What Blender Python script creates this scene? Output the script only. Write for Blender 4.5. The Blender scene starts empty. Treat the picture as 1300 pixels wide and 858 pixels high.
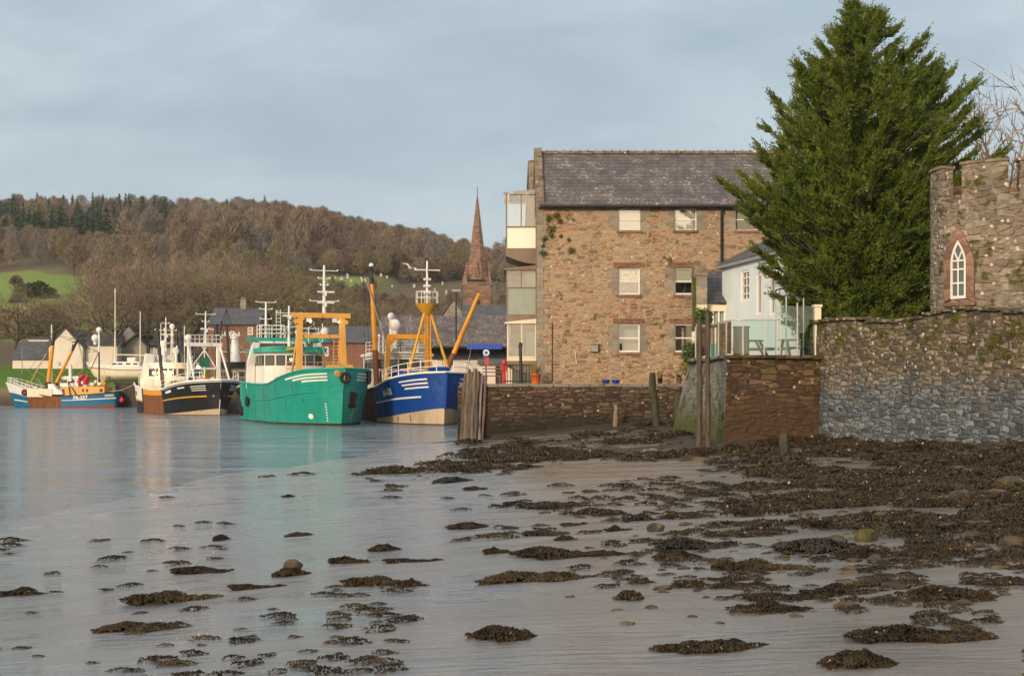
import bpy, math, random
import numpy as np
from mathutils import Vector, Matrix
R=math.radians; PI=math.pi
rnd=random.Random(7)
sc=bpy.context.scene
COL=sc.collection
F=1700.0; CX=650.0; HY=485.0; EYE=3.1
def at(px,py,Y): return Vector(((px-CX)/F*Y, Y, EYE-(py-HY)/F*Y))
def X(px,Y): return (px-CX)/F*Y
def Z(py,Y): return EYE-(py-HY)/F*Y

# ------------------------------------------------------------------ objects
def tag(o,label=None,cat=None,group=None,kind=None):
    if label: o['label']=label
    if cat: o['category']=cat
    if group: o['group']=group
    if kind: o['kind']=kind
    return o
def thing(name,label,cat,loc=(0,0,0),rz=0.0,group=None):
    o=bpy.data.objects.new(name,None); COL.objects.link(o)
    o.location=loc; o.rotation_euler=(0,0,rz); o.empty_display_size=0.3
    return tag(o,label,cat,group)
def copy_tree(o,parent=None):
    c=o.copy(); COL.objects.link(c); c.parent=parent
    for ch in o.children: copy_tree(ch,c)
    return c
class MB:
    """collects shapes, builds ONE mesh object"""
    def __init__(s): s.v=[]; s.f=[]; s.m=[]; s.mi=0; s.sm=[]; s.smooth=False
    def add(s,vs,fs,mi=None,smooth=None):
        b=len(s.v); s.v.extend([tuple(q) for q in vs])
        for f in fs:
            s.f.append([b+i for i in f]); s.m.append(s.mi if mi is None else mi); s.sm.append(s.smooth if smooth is None else smooth)
        return s
    def box(s,c,d,rz=0,ry=0,rx=0,mi=None):
        M=Matrix.Translation(c)@Matrix.Rotation(rz,4,'Z')@Matrix.Rotation(ry,4,'Y')@Matrix.Rotation(rx,4,'X')
        vs=[M@Vector((x*d[0]/2,y*d[1]/2,z*d[2]/2)) for x in(-1,1) for y in(-1,1) for z in(-1,1)]
        return s.add(vs,[(0,1,3,2),(4,6,7,5),(0,4,5,1),(2,3,7,6),(0,2,6,4),(1,5,7,3)],mi)
    def mm(s,a,b,mi=None):
        return s.box([(a[i]+b[i])/2 for i in range(3)],[abs(b[i]-a[i]) for i in range(3)],mi=mi)
    def tube(s,pts,r,n=6,mi=None,cap=True,smooth=True):
        pts=[Vector(p) for p in pts]; k=len(pts)
        rs=r if isinstance(r,(list,tuple)) else [r]*k
        vs=[];prev=None
        for i,p in enumerate(pts):
            d=(pts[min(i+1,k-1)]-pts[max(i-1,0)])
            if d.length<1e-9: d=Vector((0,0,1))
            d.normalize()
            if prev is None:
                a=Vector((0,0,1)) if abs(d.z)<.9 else Vector((1,0,0))
                u=d.cross(a).normalized()
            else:
                u=(prev-d*prev.dot(d))
                u=u.normalized() if u.length>1e-6 else d.orthogonal().normalized()
            prev=u; w=d.cross(u)
            for j in range(n):
                t=2*PI*(j+.5)/n; vs.append(p+(u*math.cos(t)+w*math.sin(t))*rs[i])
        fs=[]
        for i in range(k-1):
            for j in range(n):
                j2=(j+1)%n; fs.append((i*n+j,i*n+j2,(i+1)*n+j2,(i+1)*n+j))
        b=len(s.f)
        s.add(vs,fs,mi,smooth and n>4)
        if cap: s.add([vs[j] for j in range(n)],[tuple(range(n))[::-1]],mi,False); s.add([vs[(k-1)*n+j] for j in range(n)],[tuple(range(n))],mi,False)
        return s
    def cyl(s,a,b,r,r2=None,n=10,mi=None): return s.tube([a,b],[r,r if r2 is None else r2],n,mi)
    def bar(s,a,b,w,mi=None): return s.tube([a,b],w*.7071,4,mi)
    def ball(s,c,r,mi=None,n=10,m=6,sc3=(1,1,1)):
        vs=[];fs=[]
        for i in range(m+1):
            a=PI*i/m
            for j in range(n):
                t=2*PI*j/n; vs.append((c[0]+r*sc3[0]*math.sin(a)*math.cos(t),c[1]+r*sc3[1]*math.sin(a)*math.sin(t),c[2]+r*sc3[2]*math.cos(a)))
        for i in range(m):
            for j in range(n):
                j2=(j+1)%n; fs.append((i*n+j,(i+1)*n+j,(i+1)*n+j2,i*n+j2))
        return s.add(vs,fs,mi,True)
    def torus(s,c,R_,r,axis='Y',n=14,m=6,mi=None,rz=0):
        vs=[];fs=[]
        for i in range(n):
            a=2*PI*i/n
            for j in range(m):
                t=2*PI*j/m; q=R_+r*math.cos(t); p=Vector((q*math.cos(a),r*math.sin(t),q*math.sin(a)))
                if axis=='Z': p=Vector((p.x,p.z,p.y))
                if axis=='X': p=Vector((p.y,p.x,p.z))
                if rz: p=Matrix.Rotation(rz,3,'Z')@p
                vs.append(p+Vector(c))
        for i in range(n):
            for j in range(m): fs.append((i*m+j,i*m+(j+1)%m,((i+1)%n)*m+(j+1)%m,((i+1)%n)*m+j))
        return s.add(vs,fs,mi,True)
    def prism(s,poly,lo,hi,mi=None):
        """poly in xy, extruded z lo..hi"""
        n=len(poly)
        ar=sum(poly[i][0]*poly[(i+1)%n][1]-poly[(i+1)%n][0]*poly[i][1] for i in range(n))
        if ar<0: poly=poly[::-1]
        vs=[(p[0],p[1],lo) for p in poly]+[(p[0],p[1],hi) for p in poly]
        fs=[tuple(range(n))[::-1],tuple(range(n,2*n))]+[(i,(i+1)%n,n+(i+1)%n,n+i) for i in range(n)]
        return s.add(vs,fs,mi,False)
    def ext(s,poly,vec,mi=None):
        """planar 3-D polygon extruded along vec"""
        n=len(poly); v=Vector(vec); vs=[Vector(p) for p in poly]+[Vector(p)+v for p in poly]
        nr=Vector((0,0,0))
        for i in range(n): nr+=vs[i].cross(vs[(i+1)%n])
        fs=[tuple(range(n))[::-1],tuple(range(n,2*n))]+[(i,(i+1)%n,n+(i+1)%n,n+i) for i in range(n)]
        if nr.dot(v)<0: fs=[f[::-1] for f in fs]
        return s.add(vs,fs,mi,False)
    def quad(s,a,b,c,d,mi=None): return s.add([a,b,c,d],[(0,1,2,3)],mi)
    def build(s,name,mats,parent=None,world=False,bevel=0):
        me=bpy.data.meshes.new(name)
        vs=s.v
        off=Vector((0,0,0))
        if world and parent is not None: off=Vector(parent.location)
        if off.length: vs=[(v[0]-off.x,v[1]-off.y,v[2]-off.z) for v in vs]
        me.from_pydata(vs,[],s.f); 
        if not isinstance(mats,(list,tuple)): mats=[mats]
        for m in mats: me.materials.append(m)
        me.polygons.foreach_set('material_index',[min(i,len(mats)-1) for i in s.m])
        me.polygons.foreach_set('use_smooth',s.sm)
        me.update()
        o=bpy.data.objects.new(name,me); COL.objects.link(o)
        if parent is not None: o.parent=parent
        if bevel:
            b=o.modifiers.new('bevel','BEVEL'); b.width=bevel; b.segments=1; b.limit_method='ANGLE'; b.angle_limit=R(40)
        return o
def npmesh(name,V,Fc,mats,parent=None,mi=None,smooth=False,loc=None):
    """numpy triangles/quads -> object"""
    me=bpy.data.meshes.new(name); V=np.asarray(V,dtype=np.float32); Fc=np.asarray(Fc,dtype=np.int32)
    k=Fc.shape[1]
    me.vertices.add(len(V)); me.vertices.foreach_set('co',V.ravel())
    me.loops.add(Fc.size); me.loops.foreach_set('vertex_index',Fc.ravel())
    me.polygons.add(len(Fc)); me.polygons.foreach_set('loop_start',np.arange(0,Fc.size,k,dtype=np.int32))
    try: me.polygons.foreach_set('loop_total',np.full(len(Fc),k,dtype=np.int32))
    except Exception: pass
    if mi is not None: me.polygons.foreach_set('material_index',np.asarray(mi,dtype=np.int32))
    me.polygons.foreach_set('use_smooth',np.full(len(Fc),smooth,dtype=bool))
    for m in (mats if isinstance(mats,(list,tuple)) else [mats]): me.materials.append(m)
    me.update(calc_edges=True); me.validate()
    o=bpy.data.objects.new(name,me); COL.objects.link(o)
    if parent is not None: o.parent=parent
    if loc is not None: o.location=loc
    return o
def text_mesh(txt,size,bold=0.0):
    cu=bpy.data.curves.new('t','FONT'); cu.body=txt; cu.size=size; cu.resolution_u=2; cu.offset=bold; cu.align_x='CENTER'
    ob=bpy.data.objects.new('t',cu); COL.objects.link(ob)
    dg=bpy.context.evaluated_depsgraph_get(); me=bpy.data.meshes.new_from_object(ob.evaluated_get(dg))
    vs=[v.co.copy() for v in me.vertices]; fs=[tuple(p.vertices) for p in me.polygons]
    bpy.data.objects.remove(ob); bpy.data.curves.remove(cu); bpy.data.meshes.remove(me)
    return vs,fs

# ------------------------------------------------------------------ materials
def nd(nt,typ,ins=None,**pr):
    n=nt.nodes.new(typ)
    for k,v in pr.items(): setattr(n,k,v)
    for k,v in (ins or {}).items():
        s=n.inputs[k]
        if isinstance(v,bpy.types.NodeSocket): nt.links.new(v,s)
        else: s.default_value=v
    return n
def c4(c): return (c[0],c[1],c[2],1.0)
def newmat(name):
    m=bpy.data.materials.new(name); m.use_nodes=True; nt=m.node_tree; nt.nodes.clear()
    out=nt.nodes.new('ShaderNodeOutputMaterial'); b=nt.nodes.new('ShaderNodeBsdfPrincipled')
    nt.links.new(b.outputs[0],out.inputs[0])
    return m,nt,b,out
def mix(nt,f,a,b,mode='MIX'):
    n=nt.nodes.new('ShaderNodeMix'); n.data_type='RGBA'; n.blend_type=mode
    for s,v in((n.inputs[0],f),(n.inputs[6],a),(n.inputs[7],b)):
        if isinstance(v,bpy.types.NodeSocket): nt.links.new(v,s)
        else: s.default_value=v if not isinstance(v,tuple) else c4(v)
    return n.outputs[2]
def mth(nt,op,a,b=0.0,c=None):
    n=nt.nodes.new('ShaderNodeMath'); n.operation=op
    for i,v in enumerate((a,b,c)):
        if v is None: continue
        if isinstance(v,bpy.types.NodeSocket): nt.links.new(v,n.inputs[i])
        else: n.inputs[i].default_value=v
    return n.outputs[0]
def ramp(nt,f,stops,interp='LINEAR'):
    n=nt.nodes.new('ShaderNodeValToRGB'); n.color_ramp.interpolation=interp
    e=n.color_ramp.elements
    while len(e)>1: e.remove(e[-1])
    e[0].position=stops[0][0]; e[0].color=c4(stops[0][1])
    for p,c in stops[1:]:
        q=e.new(p); q.color=c4(c)
    nt.links.new(f,n.inputs[0]); return n.outputs[0]
def sstep(nt,v,a,b,lo=0.0,hi=1.0):
    n=nt.nodes.new('ShaderNodeMapRange'); n.interpolation_type='SMOOTHSTEP'
    nt.links.new(v,n.inputs[0]); n.inputs[1].default_value=a; n.inputs[2].default_value=b; n.inputs[3].default_value=lo; n.inputs[4].default_value=hi
    return n.outputs[0]
def coords(nt,scale=(1,1,1),geo=False,src=None):
    if geo: o=nt.nodes.new('ShaderNodeNewGeometry').outputs['Position']
    else: o=nt.nodes.new('ShaderNodeTexCoord').outputs['Object']
    if scale!=(1,1,1):
        m=nt.nodes.new('ShaderNodeVectorMath'); m.operation='MULTIPLY'; nt.links.new(o,m.inputs[0]); m.inputs[1].default_value=scale; o=m.outputs[0]
    return o
def noise(nt,vec,scale,detail=4,rough=.55,dist=0.0,out=0):
    n=nd(nt,'ShaderNodeTexNoise',{'Vector':vec,'Scale':scale,'Detail':detail,'Roughness':rough,'Distortion':dist}); return n.outputs[out]
def bump(nt,b,h,strength=.3,dist=.02,prev=None):
    n=nd(nt,'ShaderNodeBump',{'Height':h,'Strength':strength,'Distance':dist})
    if prev is not None: nt.links.new(prev,n.inputs['Normal'])
    nt.links.new(n.outputs[0],b.inputs['Normal']); return n.outputs[0]
def setb(nt,b,**k):
    for n,v in k.items():
        s=b.inputs[n.replace('_',' ')]
        if isinstance(v,bpy.types.NodeSocket): nt.links.new(v,s)
        else: s.default_value=v if not (isinstance(v,tuple) and len(v)==3 and s.type=='RGBA') else c4(v)
def paint(name,col,rough=.5,grime=.35,rust=0.0,gs=2.0,metal=0.0,rustcol=(.16,.06,.02),spec=.4,plates=False):
    m,nt,b,_=newmat(name); v=coords(nt,(1,1,.45)); v2=coords(nt)
    n1=noise(nt,v,gs,6,.65); n2=noise(nt,v2,gs*7,4,.6)
    dark=tuple(c*.42 for c in col)
    c=mix(nt,mth(nt,'MULTIPLY',sstep(nt,n1,.42,.75),grime),col,dark)
    c=mix(nt,mth(nt,'MULTIPLY',sstep(nt,n2,.5,.8),grime*.6),c,tuple(min(1,q*.7+.05) for q in col))
    if rust>0:
        vr=coords(nt,(2.2,2.2,.35)); nr=noise(nt,vr,gs*1.6,6,.7)
        c=mix(nt,sstep(nt,nr,.72-.3*rust,.8-.22*rust),c,rustcol)
    setb(nt,b,Base_Color=c,Roughness=mth(nt,'MULTIPLY_ADD',n1,.35,rough-.15),Metallic=metal); b.inputs['Specular IOR Level'].default_value=spec
    if plates:
        o_=nd(nt,'ShaderNodeSeparateXYZ',{0:v2}); pv_=nd(nt,'ShaderNodeCombineXYZ',{0:o_.outputs[0],1:o_.outputs[2],2:0.0}).outputs[0]
        br=nd(nt,'ShaderNodeTexBrick',{'Vector':pv_,'Scale':1.0,'Mortar Size':.018,'Mortar Smooth':.3,'Brick Width':2.3,'Row Height':.95,'Color1':(1,1,1,1),'Color2':(.88,.88,.88,1),'Mortar':(.45,.42,.40,1)})
        c=mix(nt,.55,c,br.outputs[0],'MULTIPLY'); dn=noise(nt,v2,1.1,2,.5)
        setb(nt,b,Base_Color=c); bump(nt,b,mth(nt,'MULTIPLY_ADD',n2,.06,mth(nt,'MULTIPLY_ADD',br.outputs[1],-.12,dn)),.55,.09)
    else: bump(nt,b,n2,.15,.01)
    return m
def stone(name,cols,scale=(1.8,1.8,5.0),mortar=(.22,.18,.14),mw=.05,bs=.6,lichen=0.0,moss=0.0,mossz=None,low=None,lowz=(0,1),weed=None,weedz=(0,1),soft=.35,patchy=.5,randm=.9,cheb=False,rot=0.0):
    m,nt,b,_=newmat(name)
    g=nt.nodes.new('ShaderNodeNewGeometry').outputs['Position']
    w=nd(nt,'ShaderNodeTexNoise',{'Vector':g,'Scale':1.3,'Detail':3}).outputs['Color']
    off=nd(nt,'ShaderNodeVectorMath',{0:w,1:(.5,.5,.5)},operation='SUBTRACT').outputs[0]
    off=nd(nt,'ShaderNodeVectorMath',{0:off,1:(.5,.5,.16)},operation='MULTIPLY').outputs[0]
    p=nd(nt,'ShaderNodeVectorMath',{0:g,1:off},operation='ADD').outputs[0]
    if rot: p=nd(nt,'ShaderNodeVectorRotate',{'Vector':p,'Angle':rot},rotation_type='Z_AXIS').outputs[0]
    p=nd(nt,'ShaderNodeVectorMath',{0:p,1:scale},operation='MULTIPLY').outputs[0]
    vo=nd(nt,'ShaderNodeTexVoronoi',{'Vector':p,'Scale':1.0,'Randomness':randm},feature='F1')
    if cheb:
        vo.distance='CHEBYCHEV'; v2=nd(nt,'ShaderNodeTexVoronoi',{'Vector':p,'Scale':1.0,'Randomness':randm},feature='F2',distance='CHEBYCHEV')
        ved=mth(nt,'SUBTRACT',v2.outputs['Distance'],vo.outputs['Distance'])
    else:
        ved=nd(nt,'ShaderNodeTexVoronoi',{'Vector':p,'Scale':1.0,'Randomness':randm},feature='DISTANCE_TO_EDGE').outputs['Distance']
    sep=nd(nt,'ShaderNodeSeparateColor',{0:vo.outputs['Color']})
    k=len(cols); c=ramp(nt,sep.outputs[0],[(i/k,cols[i]) for i in range(k)],'CONSTANT')
    z=nd(nt,'ShaderNodeSeparateXYZ',{0:g}).outputs[2]
    nb=noise(nt,g,.55,5,.6); nf=noise(nt,g,9,5,.7); nm=noise(nt,g,2.6,5,.65)
    if low:
        cl=ramp(nt,sep.outputs[1],[(i/len(low),low[i]) for i in range(len(low))],'CONSTANT')
        zz=mth(nt,'MULTIPLY_ADD',nm,(lowz[1]-lowz[0])*1.6,z); 
        zz=mth(nt,'MULTIPLY_ADD',nb,(lowz[1]-lowz[0])*1.2,zz); q=(lowz[1]-lowz[0])*1.4
        c=mix(nt,sstep(nt,zz,lowz[0]+q,lowz[1]+q,1,0),c,cl)
    c=mix(nt,1.0,c,ramp(nt,nf,[(.25,(.6,.6,.6)),(.75,(1.25,1.22,1.18))]),'MULTIPLY')
    c=mix(nt,patchy,c,ramp(nt,nb,[(.3,(.55,.52,.5)),(.7,(1.3,1.25,1.2))]),'MULTIPLY')
    e=sstep(nt,ved,mw*.15,mw)
    c=mix(nt,e,mortar,c)
    if moss>0:
        mm_=sstep(nt,noise(nt,g,1.7,6,.65),.62-.25*moss,.7-.2*moss)
        if mossz: mm_=mth(nt,'MULTIPLY',mm_,sstep(nt,z,mossz[0],mossz[1]))
        c=mix(nt,mm_,c,mix(nt,nf,(.03,.04,.008),(.12,.10,.025)))
    if lichen>0:
        vl=nd(nt,'ShaderNodeTexVoronoi',{'Vector':g,'Scale':3.2},feature='F1').outputs['Distance']
        ll=mth(nt,'MULTIPLY_ADD',nf,.35,vl)
        ll=mth(nt,'MULTIPLY',sstep(nt,ll,.26,.40,1,0),sstep(nt,nm,.5-.12*lichen,.64-.12*lichen))
        if low: ll=mth(nt,'MULTIPLY',ll,sstep(nt,z,lowz[0]-.2,lowz[1]+.3))
        c=mix(nt,ll,c,(.56,.54,.47))
    if weed:
        zz=mth(nt,'MULTIPLY_ADD',nb,-(weedz[1]-weedz[0])*1.3,z)
        c=mix(nt,sstep(nt,zz,weedz[0]-.3,weedz[1]-.3,1,0),c,mix(nt,nf,weed,tuple(q*2.4 for q in weed)))
    setb(nt,b,Base_Color=c,Roughness=.85); b.inputs['Specular IOR Level'].default_value=.25
    h=mth(nt,'MULTIPLY_ADD',nf,.25,sstep(nt,ved,0,soft))
    h=mth(nt,'MULTIPLY_ADD',sep.outputs[2],.35,h)
    bump(nt,b,h,bs,.05); return m
def slate(name,c1,c2,lich=.3,su=4.5,sv=6.5,tilt=1.0):
    m,nt,b,_=newmat(name); g=coords(nt,geo=True)
    s=nd(nt,'ShaderNodeSeparateXYZ',{0:g}); u=mth(nt,'ADD',s.outputs[0],mth(nt,'MULTIPLY',s.outputs[1],.37)); 
    vv=nd(nt,'ShaderNodeCombineXYZ',{0:u,1:mth(nt,'MULTIPLY',s.outputs[2],tilt),2:0.0}).outputs[0]
    br=nd(nt,'ShaderNodeTexBrick',{'Vector':vv,'Color1':c4(c1),'Color2':c4(c2),'Mortar':c4(tuple(q*.25 for q in c1)),'Scale':1.0,'Mortar Size':.012,'Brick Width':.34,'Row Height':.22,'Bias':0.0})
    n1=noise(nt,g,1.1,6,.65); n2=noise(nt,g,7,4,.7)
    c=mix(nt,.8,br.outputs[0],ramp(nt,n1,[(.3,(.55,.55,.6)),(.7,(1.35,1.25,1.2))]),'MULTIPLY')
    if lich>0:
        zl=sstep(nt,n2,.70-.2*lich,.78-.2*lich); c=mix(nt,mth(nt,'MULTIPLY',zl,sstep(nt,n1,.4,.62)),c,(.5,.49,.44))
    setb(nt,b,Base_Color=c,Roughness=.65); bump(nt,b,br.outputs['Fac'],-.5,.02); return m
def wood(name,c1,c2,grain=(14,14,1.2),rough=.8):
    m,nt,b,_=newmat(name); v=coords(nt,grain); n=noise(nt,v,1.0,5,.65); n2=noise(nt,coords(nt),1.5,4,.6)
    c=mix(nt,sstep(nt,n,.35,.65),c1,c2); c=mix(nt,sstep(nt,n2,.5,.75),c,tuple(q*.5 for q in c1))
    setb(nt,b,Base_Color=c,Roughness=rough); bump(nt,b,n,.4,.02); return m
def leafmat(name,c1,c2,scale=.8,trans=.25,rough=.6):
    m,nt,b,out=newmat(name); g=coords(nt); n=noise(nt,g,scale,4,.6); n2=noise(nt,g,scale*9,2,.5)
    c=mix(nt,sstep(nt,mth(nt,'MULTIPLY_ADD',n2,.35,mth(nt,'MULTIPLY',n,.65)),.35,.65),c1,c2)
    setb(nt,b,Base_Color=c,Roughness=rough); b.inputs['Specular IOR Level'].default_value=.2
    if trans>0:
        t=nd(nt,'ShaderNodeBsdfTranslucent',{'Color':c}); mx=nd(nt,'ShaderNodeMixShader',{0:trans,1:b.outputs[0],2:t.outputs[0]}); nt.links.new(mx.outputs[0],out.inputs[0])
    return m
def glassmat(name,tint=(.85,.92,.9),refl=.12):
    m,nt,b,out=newmat(name); nt.nodes.remove(b)
    t=nd(nt,'ShaderNodeBsdfTransparent',{'Color':c4(tint)}); gl=nd(nt,'ShaderNodeBsdfGlossy',{'Color':(1,1,1,1),'Roughness':.02})
    fr=nd(nt,'ShaderNodeFresnel',{'IOR':1.5}); f=mth(nt,'ADD',fr.outputs[0],refl-.04)
    mx=nd(nt,'ShaderNodeMixShader',{0:f,1:t.outputs[0],2:gl.outputs[0]}); nt.links.new(mx.outputs[0],out.inputs[0]); return m
def lampmat(name,col,s):
    m,nt,b,_=newmat(name); setb(nt,b,Base_Color=col,Emission_Color=col,Emission_Strength=s); return m
M={}
# ------------------------------------------------------------------ world, sun, camera
SUN_EL,SUN_AZ=R(16),R(208)     # azimuth clockwise from +Y: low behind the camera, on its left
w=bpy.data.worlds.new('World'); sc.world=w; w.use_nodes=True; nt=w.node_tree; nt.nodes.clear()
wo=nt.nodes.new('ShaderNodeOutputWorld'); bg=nt.nodes.new('ShaderNodeBackground'); bg.inputs[1].default_value=.1; nt.links.new(bg.outputs[0],wo.inputs[0])
sky=nt.nodes.new('ShaderNodeTexSky'); sky.sky_type='NISHITA'; sky.sun_disc=False; sky.sun_elevation=SUN_EL; sky.sun_rotation=SUN_AZ; sky.air_density=1.2; sky.dust_density=1.5; sky.ozone_density=1.5
tc=nt.nodes.new('ShaderNodeTexCoord').outputs['Generated']
sp=nd(nt,'ShaderNodeSeparateXYZ',{0:tc})
el=mth(nt,'MAXIMUM',sp.outputs[2],.0)
# cloud sheet seen in perspective: project the direction on a plane overhead
den=mth(nt,'ADD',el,.27)
cx=mth(nt,'DIVIDE',sp.outputs[0],den); cy=mth(nt,'DIVIDE',sp.outputs[1],den)
cv=nd(nt,'ShaderNodeCombineXYZ',{0:cx,1:mth(nt,'MULTIPLY',cy,1.25),2:.7}).outputs[0]
n1=noise(nt,cv,2.3,7,.55,.3); n2=noise(nt,cv,.45,3,.5)
nn=mth(nt,'MULTIPLY_ADD',n2,.5,mth(nt,'MULTIPLY',n1,.5))
cl=ramp(nt,nn,[(.36,(2.75,3.5,4.2)),(.48,(3.4,4.2,4.9)),(.56,(4.0,4.85,5.45)),(.66,(5.1,5.85,6.3))])
# pale band near the horizon
cl=mix(nt,sstep(nt,el,.0,.17,.6,0),cl,(4.9,5.9,6.6))
cl=mix(nt,sstep(nt,el,.30,.8,0,1),cl,(7.0,7.6,8.0))
# brighter, warmer cloud round the low sun behind the camera
sd=Vector((math.sin(SUN_AZ)*math.cos(SUN_EL),math.cos(SUN_AZ)*math.cos(SUN_EL),math.sin(SUN_EL)))
dt=nd(nt,'ShaderNodeVectorMath',{0:tc,1:tuple(sd)},operation='DOT_PRODUCT').outputs['Value']
cl=mix(nt,sstep(nt,dt,.35,.98),cl,(13.5,10.2,6.6))
fin=mix(nt,.88,sky.outputs[0],cl)
nt.links.new(fin,bg.inputs[0])
sl=bpy.data.lights.new('sun','SUN'); sl.energy=2.6; sl.angle=R(10); sl.color=(1.0,.80,.58)
so=bpy.data.objects.new('sun',sl); COL.objects.link(so); so.rotation_euler=(-sd).to_track_quat('-Z','Y').to_euler(); so.location=(-30,-60,50)
cam=bpy.data.cameras.new('camera'); co=bpy.data.objects.new('camera',cam); COL.objects.link(co); sc.camera=co
co.location=(0,0,EYE); co.rotation_euler=(R(90),0,0); cam.sensor_width=36; cam.lens=36*F/1300; cam.shift_y=(HY-429)/1300; cam.clip_start=.1; cam.clip_end=6000
vs_=sc.view_settings; sc.display_settings.display_device='sRGB'; vs_.view_transform='Standard'; vs_.look='None'; vs_.exposure=0.33; vs_.gamma=1; vs_.use_curve_mapping=False
sc.render.engine='CYCLES'; sc.cycles.use_denoising=True; sc.cycles.max_bounces=6; sc.cycles.transparent_max_bounces=12; sc.cycles.caustics_reflective=False; sc.cycles.caustics_refractive=False; sc.cycles.use_adaptive_sampling=True; sc.cycles.adaptive_threshold=.02
# ------------------------------------------------------------------ ground functions
def vnoise(x,y,seed=0):
    x=np.asarray(x,dtype=np.float64); y=np.asarray(y,dtype=np.float64)
    xi=np.floor(x); yi=np.floor(y); fx=x-xi; fy=y-yi; fx=fx*fx*(3-2*fx); fy=fy*fy*(3-2*fy)
    def h(a,b):
        q=np.sin(a*127.1+b*311.7+seed*74.7)*43758.5453; return q-np.floor(q)
    return (h(xi,yi)*(1-fx)+h(xi+1,yi)*fx)*(1-fy)+(h(xi,yi+1)*(1-fx)+h(xi+1,yi+1)*fx)*fy
def fbm(x,y,o=4,seed=0):
    s=0;a=.5
    for i in range(o): s=s+a*vnoise(x*2**i,y*2**i,seed+i*13); a*=.5
    return s
WALLPTS=[(-2.6,66.5),(8.5,66.5),(6.9,58.5),(7.9,50),(11.5,50.3),(15.3,40),(17.9,31)]
def walldist(x,y):
    x=np.asarray(x,float); y=np.asarray(y,float); best=np.full(x.shape,1e9)
    for (ax,ay),(bx,by) in zip(WALLPTS[:-1],WALLPTS[1:]):
        dx,dy=bx-ax,by-ay; t=np.clip(((x-ax)*dx+(y-ay)*dy)/(dx*dx+dy*dy),0,1)
        best=np.minimum(best,np.hypot(x-ax-t*dx,y-ay-t*dy))
    return best
def mudz(x,y,fine=True):
    x=np.asarray(x,float); y=np.asarray(y,float)
    xs=-11.5+(y-30)*.195+1.6*(vnoise(y*.11,y*0+3,5)-.5)
    s=np.interp(y,[-20,0,10,20,30,50,60,68,80],[.1,.1,.092,.06,.043,.037,.06,.088,.09])
    d=x-xs; z=np.where(d>0,d*s,d*.07)
    z=np.where(z>1,1+.7*(1-np.exp(-(np.maximum(z,1)-1)/.7)),z)
    z=z+.22*np.exp(-(walldist(x,y)/1.6)**2)*(x>-1)
    z=z+.16*(fbm(x*.22,y*.16,3,2)-.44)
    if fine: z=z+.030*(fbm(x*1.3+y*.3,y*.9,3,8)-.44)
    return np.maximum(z,-1.6)
def ground(px,py):
    lo=4.0
    for Y in np.concatenate([np.arange(5,80,.05)]):
        z=float(mudz(X(px,Y),Y))
        if Z(py,Y)<=z: return Vector((X(px,Y),Y,z))
    return Vector((X(px,70),70,0))
def belt(x,y):
    wd=walldist(x,y); xs=-11.5+(y-30)*.195; d=x-xs
    b=np.clip(1.25-wd/np.interp(y,[30,45,58,66],[5.5,6.0,6.5,3.0]),0,1)*(d>3.0)
    b2=np.clip((d-15)/8,0,1)*np.clip((y-8)/10,0,1)*.70
    b3=np.clip(1-np.abs((x-(1+.3*(y-52)))/3.8),0,1)*np.clip((y-38)/8,0,1)*np.clip((64-y)/5,0,1)*.95
    return np.clip(np.maximum(np.maximum(b,b2),b3),0,1)
# ------------------------------------------------------------------ mud sheet
ys=[-8.0]
while ys[-1]<78: ys.append(ys[-1]+max(.05,.0062*max(ys[-1],3) if ys[-1]>5.5 else .6))
ys=np.array(ys); tt=np.linspace(-1,1,420); xsn=np.sinh(tt*3.0)/np.sinh(3.0)*55
XX,YY=np.meshgrid(xsn,ys); ZZ=mudz(XX,YY)
BB=belt(XX,YY)*np.clip(fbm(XX*.5,YY*.35,4,31)*3.6-.7,0,1)*np.clip(fbm(XX*1.5,YY*.9,3,57)*4.6-1.4,.08,1)
BB=np.clip(np.maximum(BB,np.clip(1.1-walldist(XX,YY)/2.2,0,1)),0,1)
ZZ=ZZ+BB*(.10*fbm(XX*2.2,YY*2.2,3,77)-.02)
nx=len(xsn); ny=len(ys); I=np.arange(nx*ny).reshape(ny,nx)
Q=np.stack([I[:-1,:-1].ravel(),I[:-1,1:].ravel(),I[1:,1:].ravel(),I[1:,:-1].ravel()],1)
m,nt,b,_=newmat('wet_mud'); g=coords(nt,geo=True)
at_=nt.nodes.new('ShaderNodeAttribute'); at_.attribute_name='weed'; wv=at_.outputs['Fac']
nA=noise(nt,nd(nt,'ShaderNodeVectorMath',{0:g,1:(.35,1.3,1)},operation='MULTIPLY').outputs[0],1.0,6,.62)
nB=noise(nt,g,14,5,.65); nC=noise(nt,g,3.2,5,.6); nD=noise(nt,nd(nt,'ShaderNodeVectorMath',{0:g,1:(1.0,4.5,1)},operation='MULTIPLY').outputs[0],2.2,5,.6,.4)
at2=nt.nodes.new('ShaderNodeAttribute'); at2.attribute_name='dry'; dv=at2.outputs['Fac']
base=mix(nt,sstep(nt,nA,.35,.68),(.13,.131,.132),(.24,.238,.236)); base=mix(nt,mth(nt,'MULTIPLY',dv,.8),base,mix(nt,nC,(.10,.08,.06),(.23,.185,.14)))
wm=sstep(nt,mth(nt,'MULTIPLY_ADD',nC,.55,wv),.42,.78)
weedc=ramp(nt,nB,[(.3,(.015,.012,.008)),(.5,(.042,.033,.022)),(.68,(.10,.082,.06))])
base=mix(nt,wm,base,weedc)
base=mix(nt,mth(nt,'MULTIPLY',sstep(nt,noise(nt,g,26,3,.6),.60,.68),.75),base,(.03,.025,.018))
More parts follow.
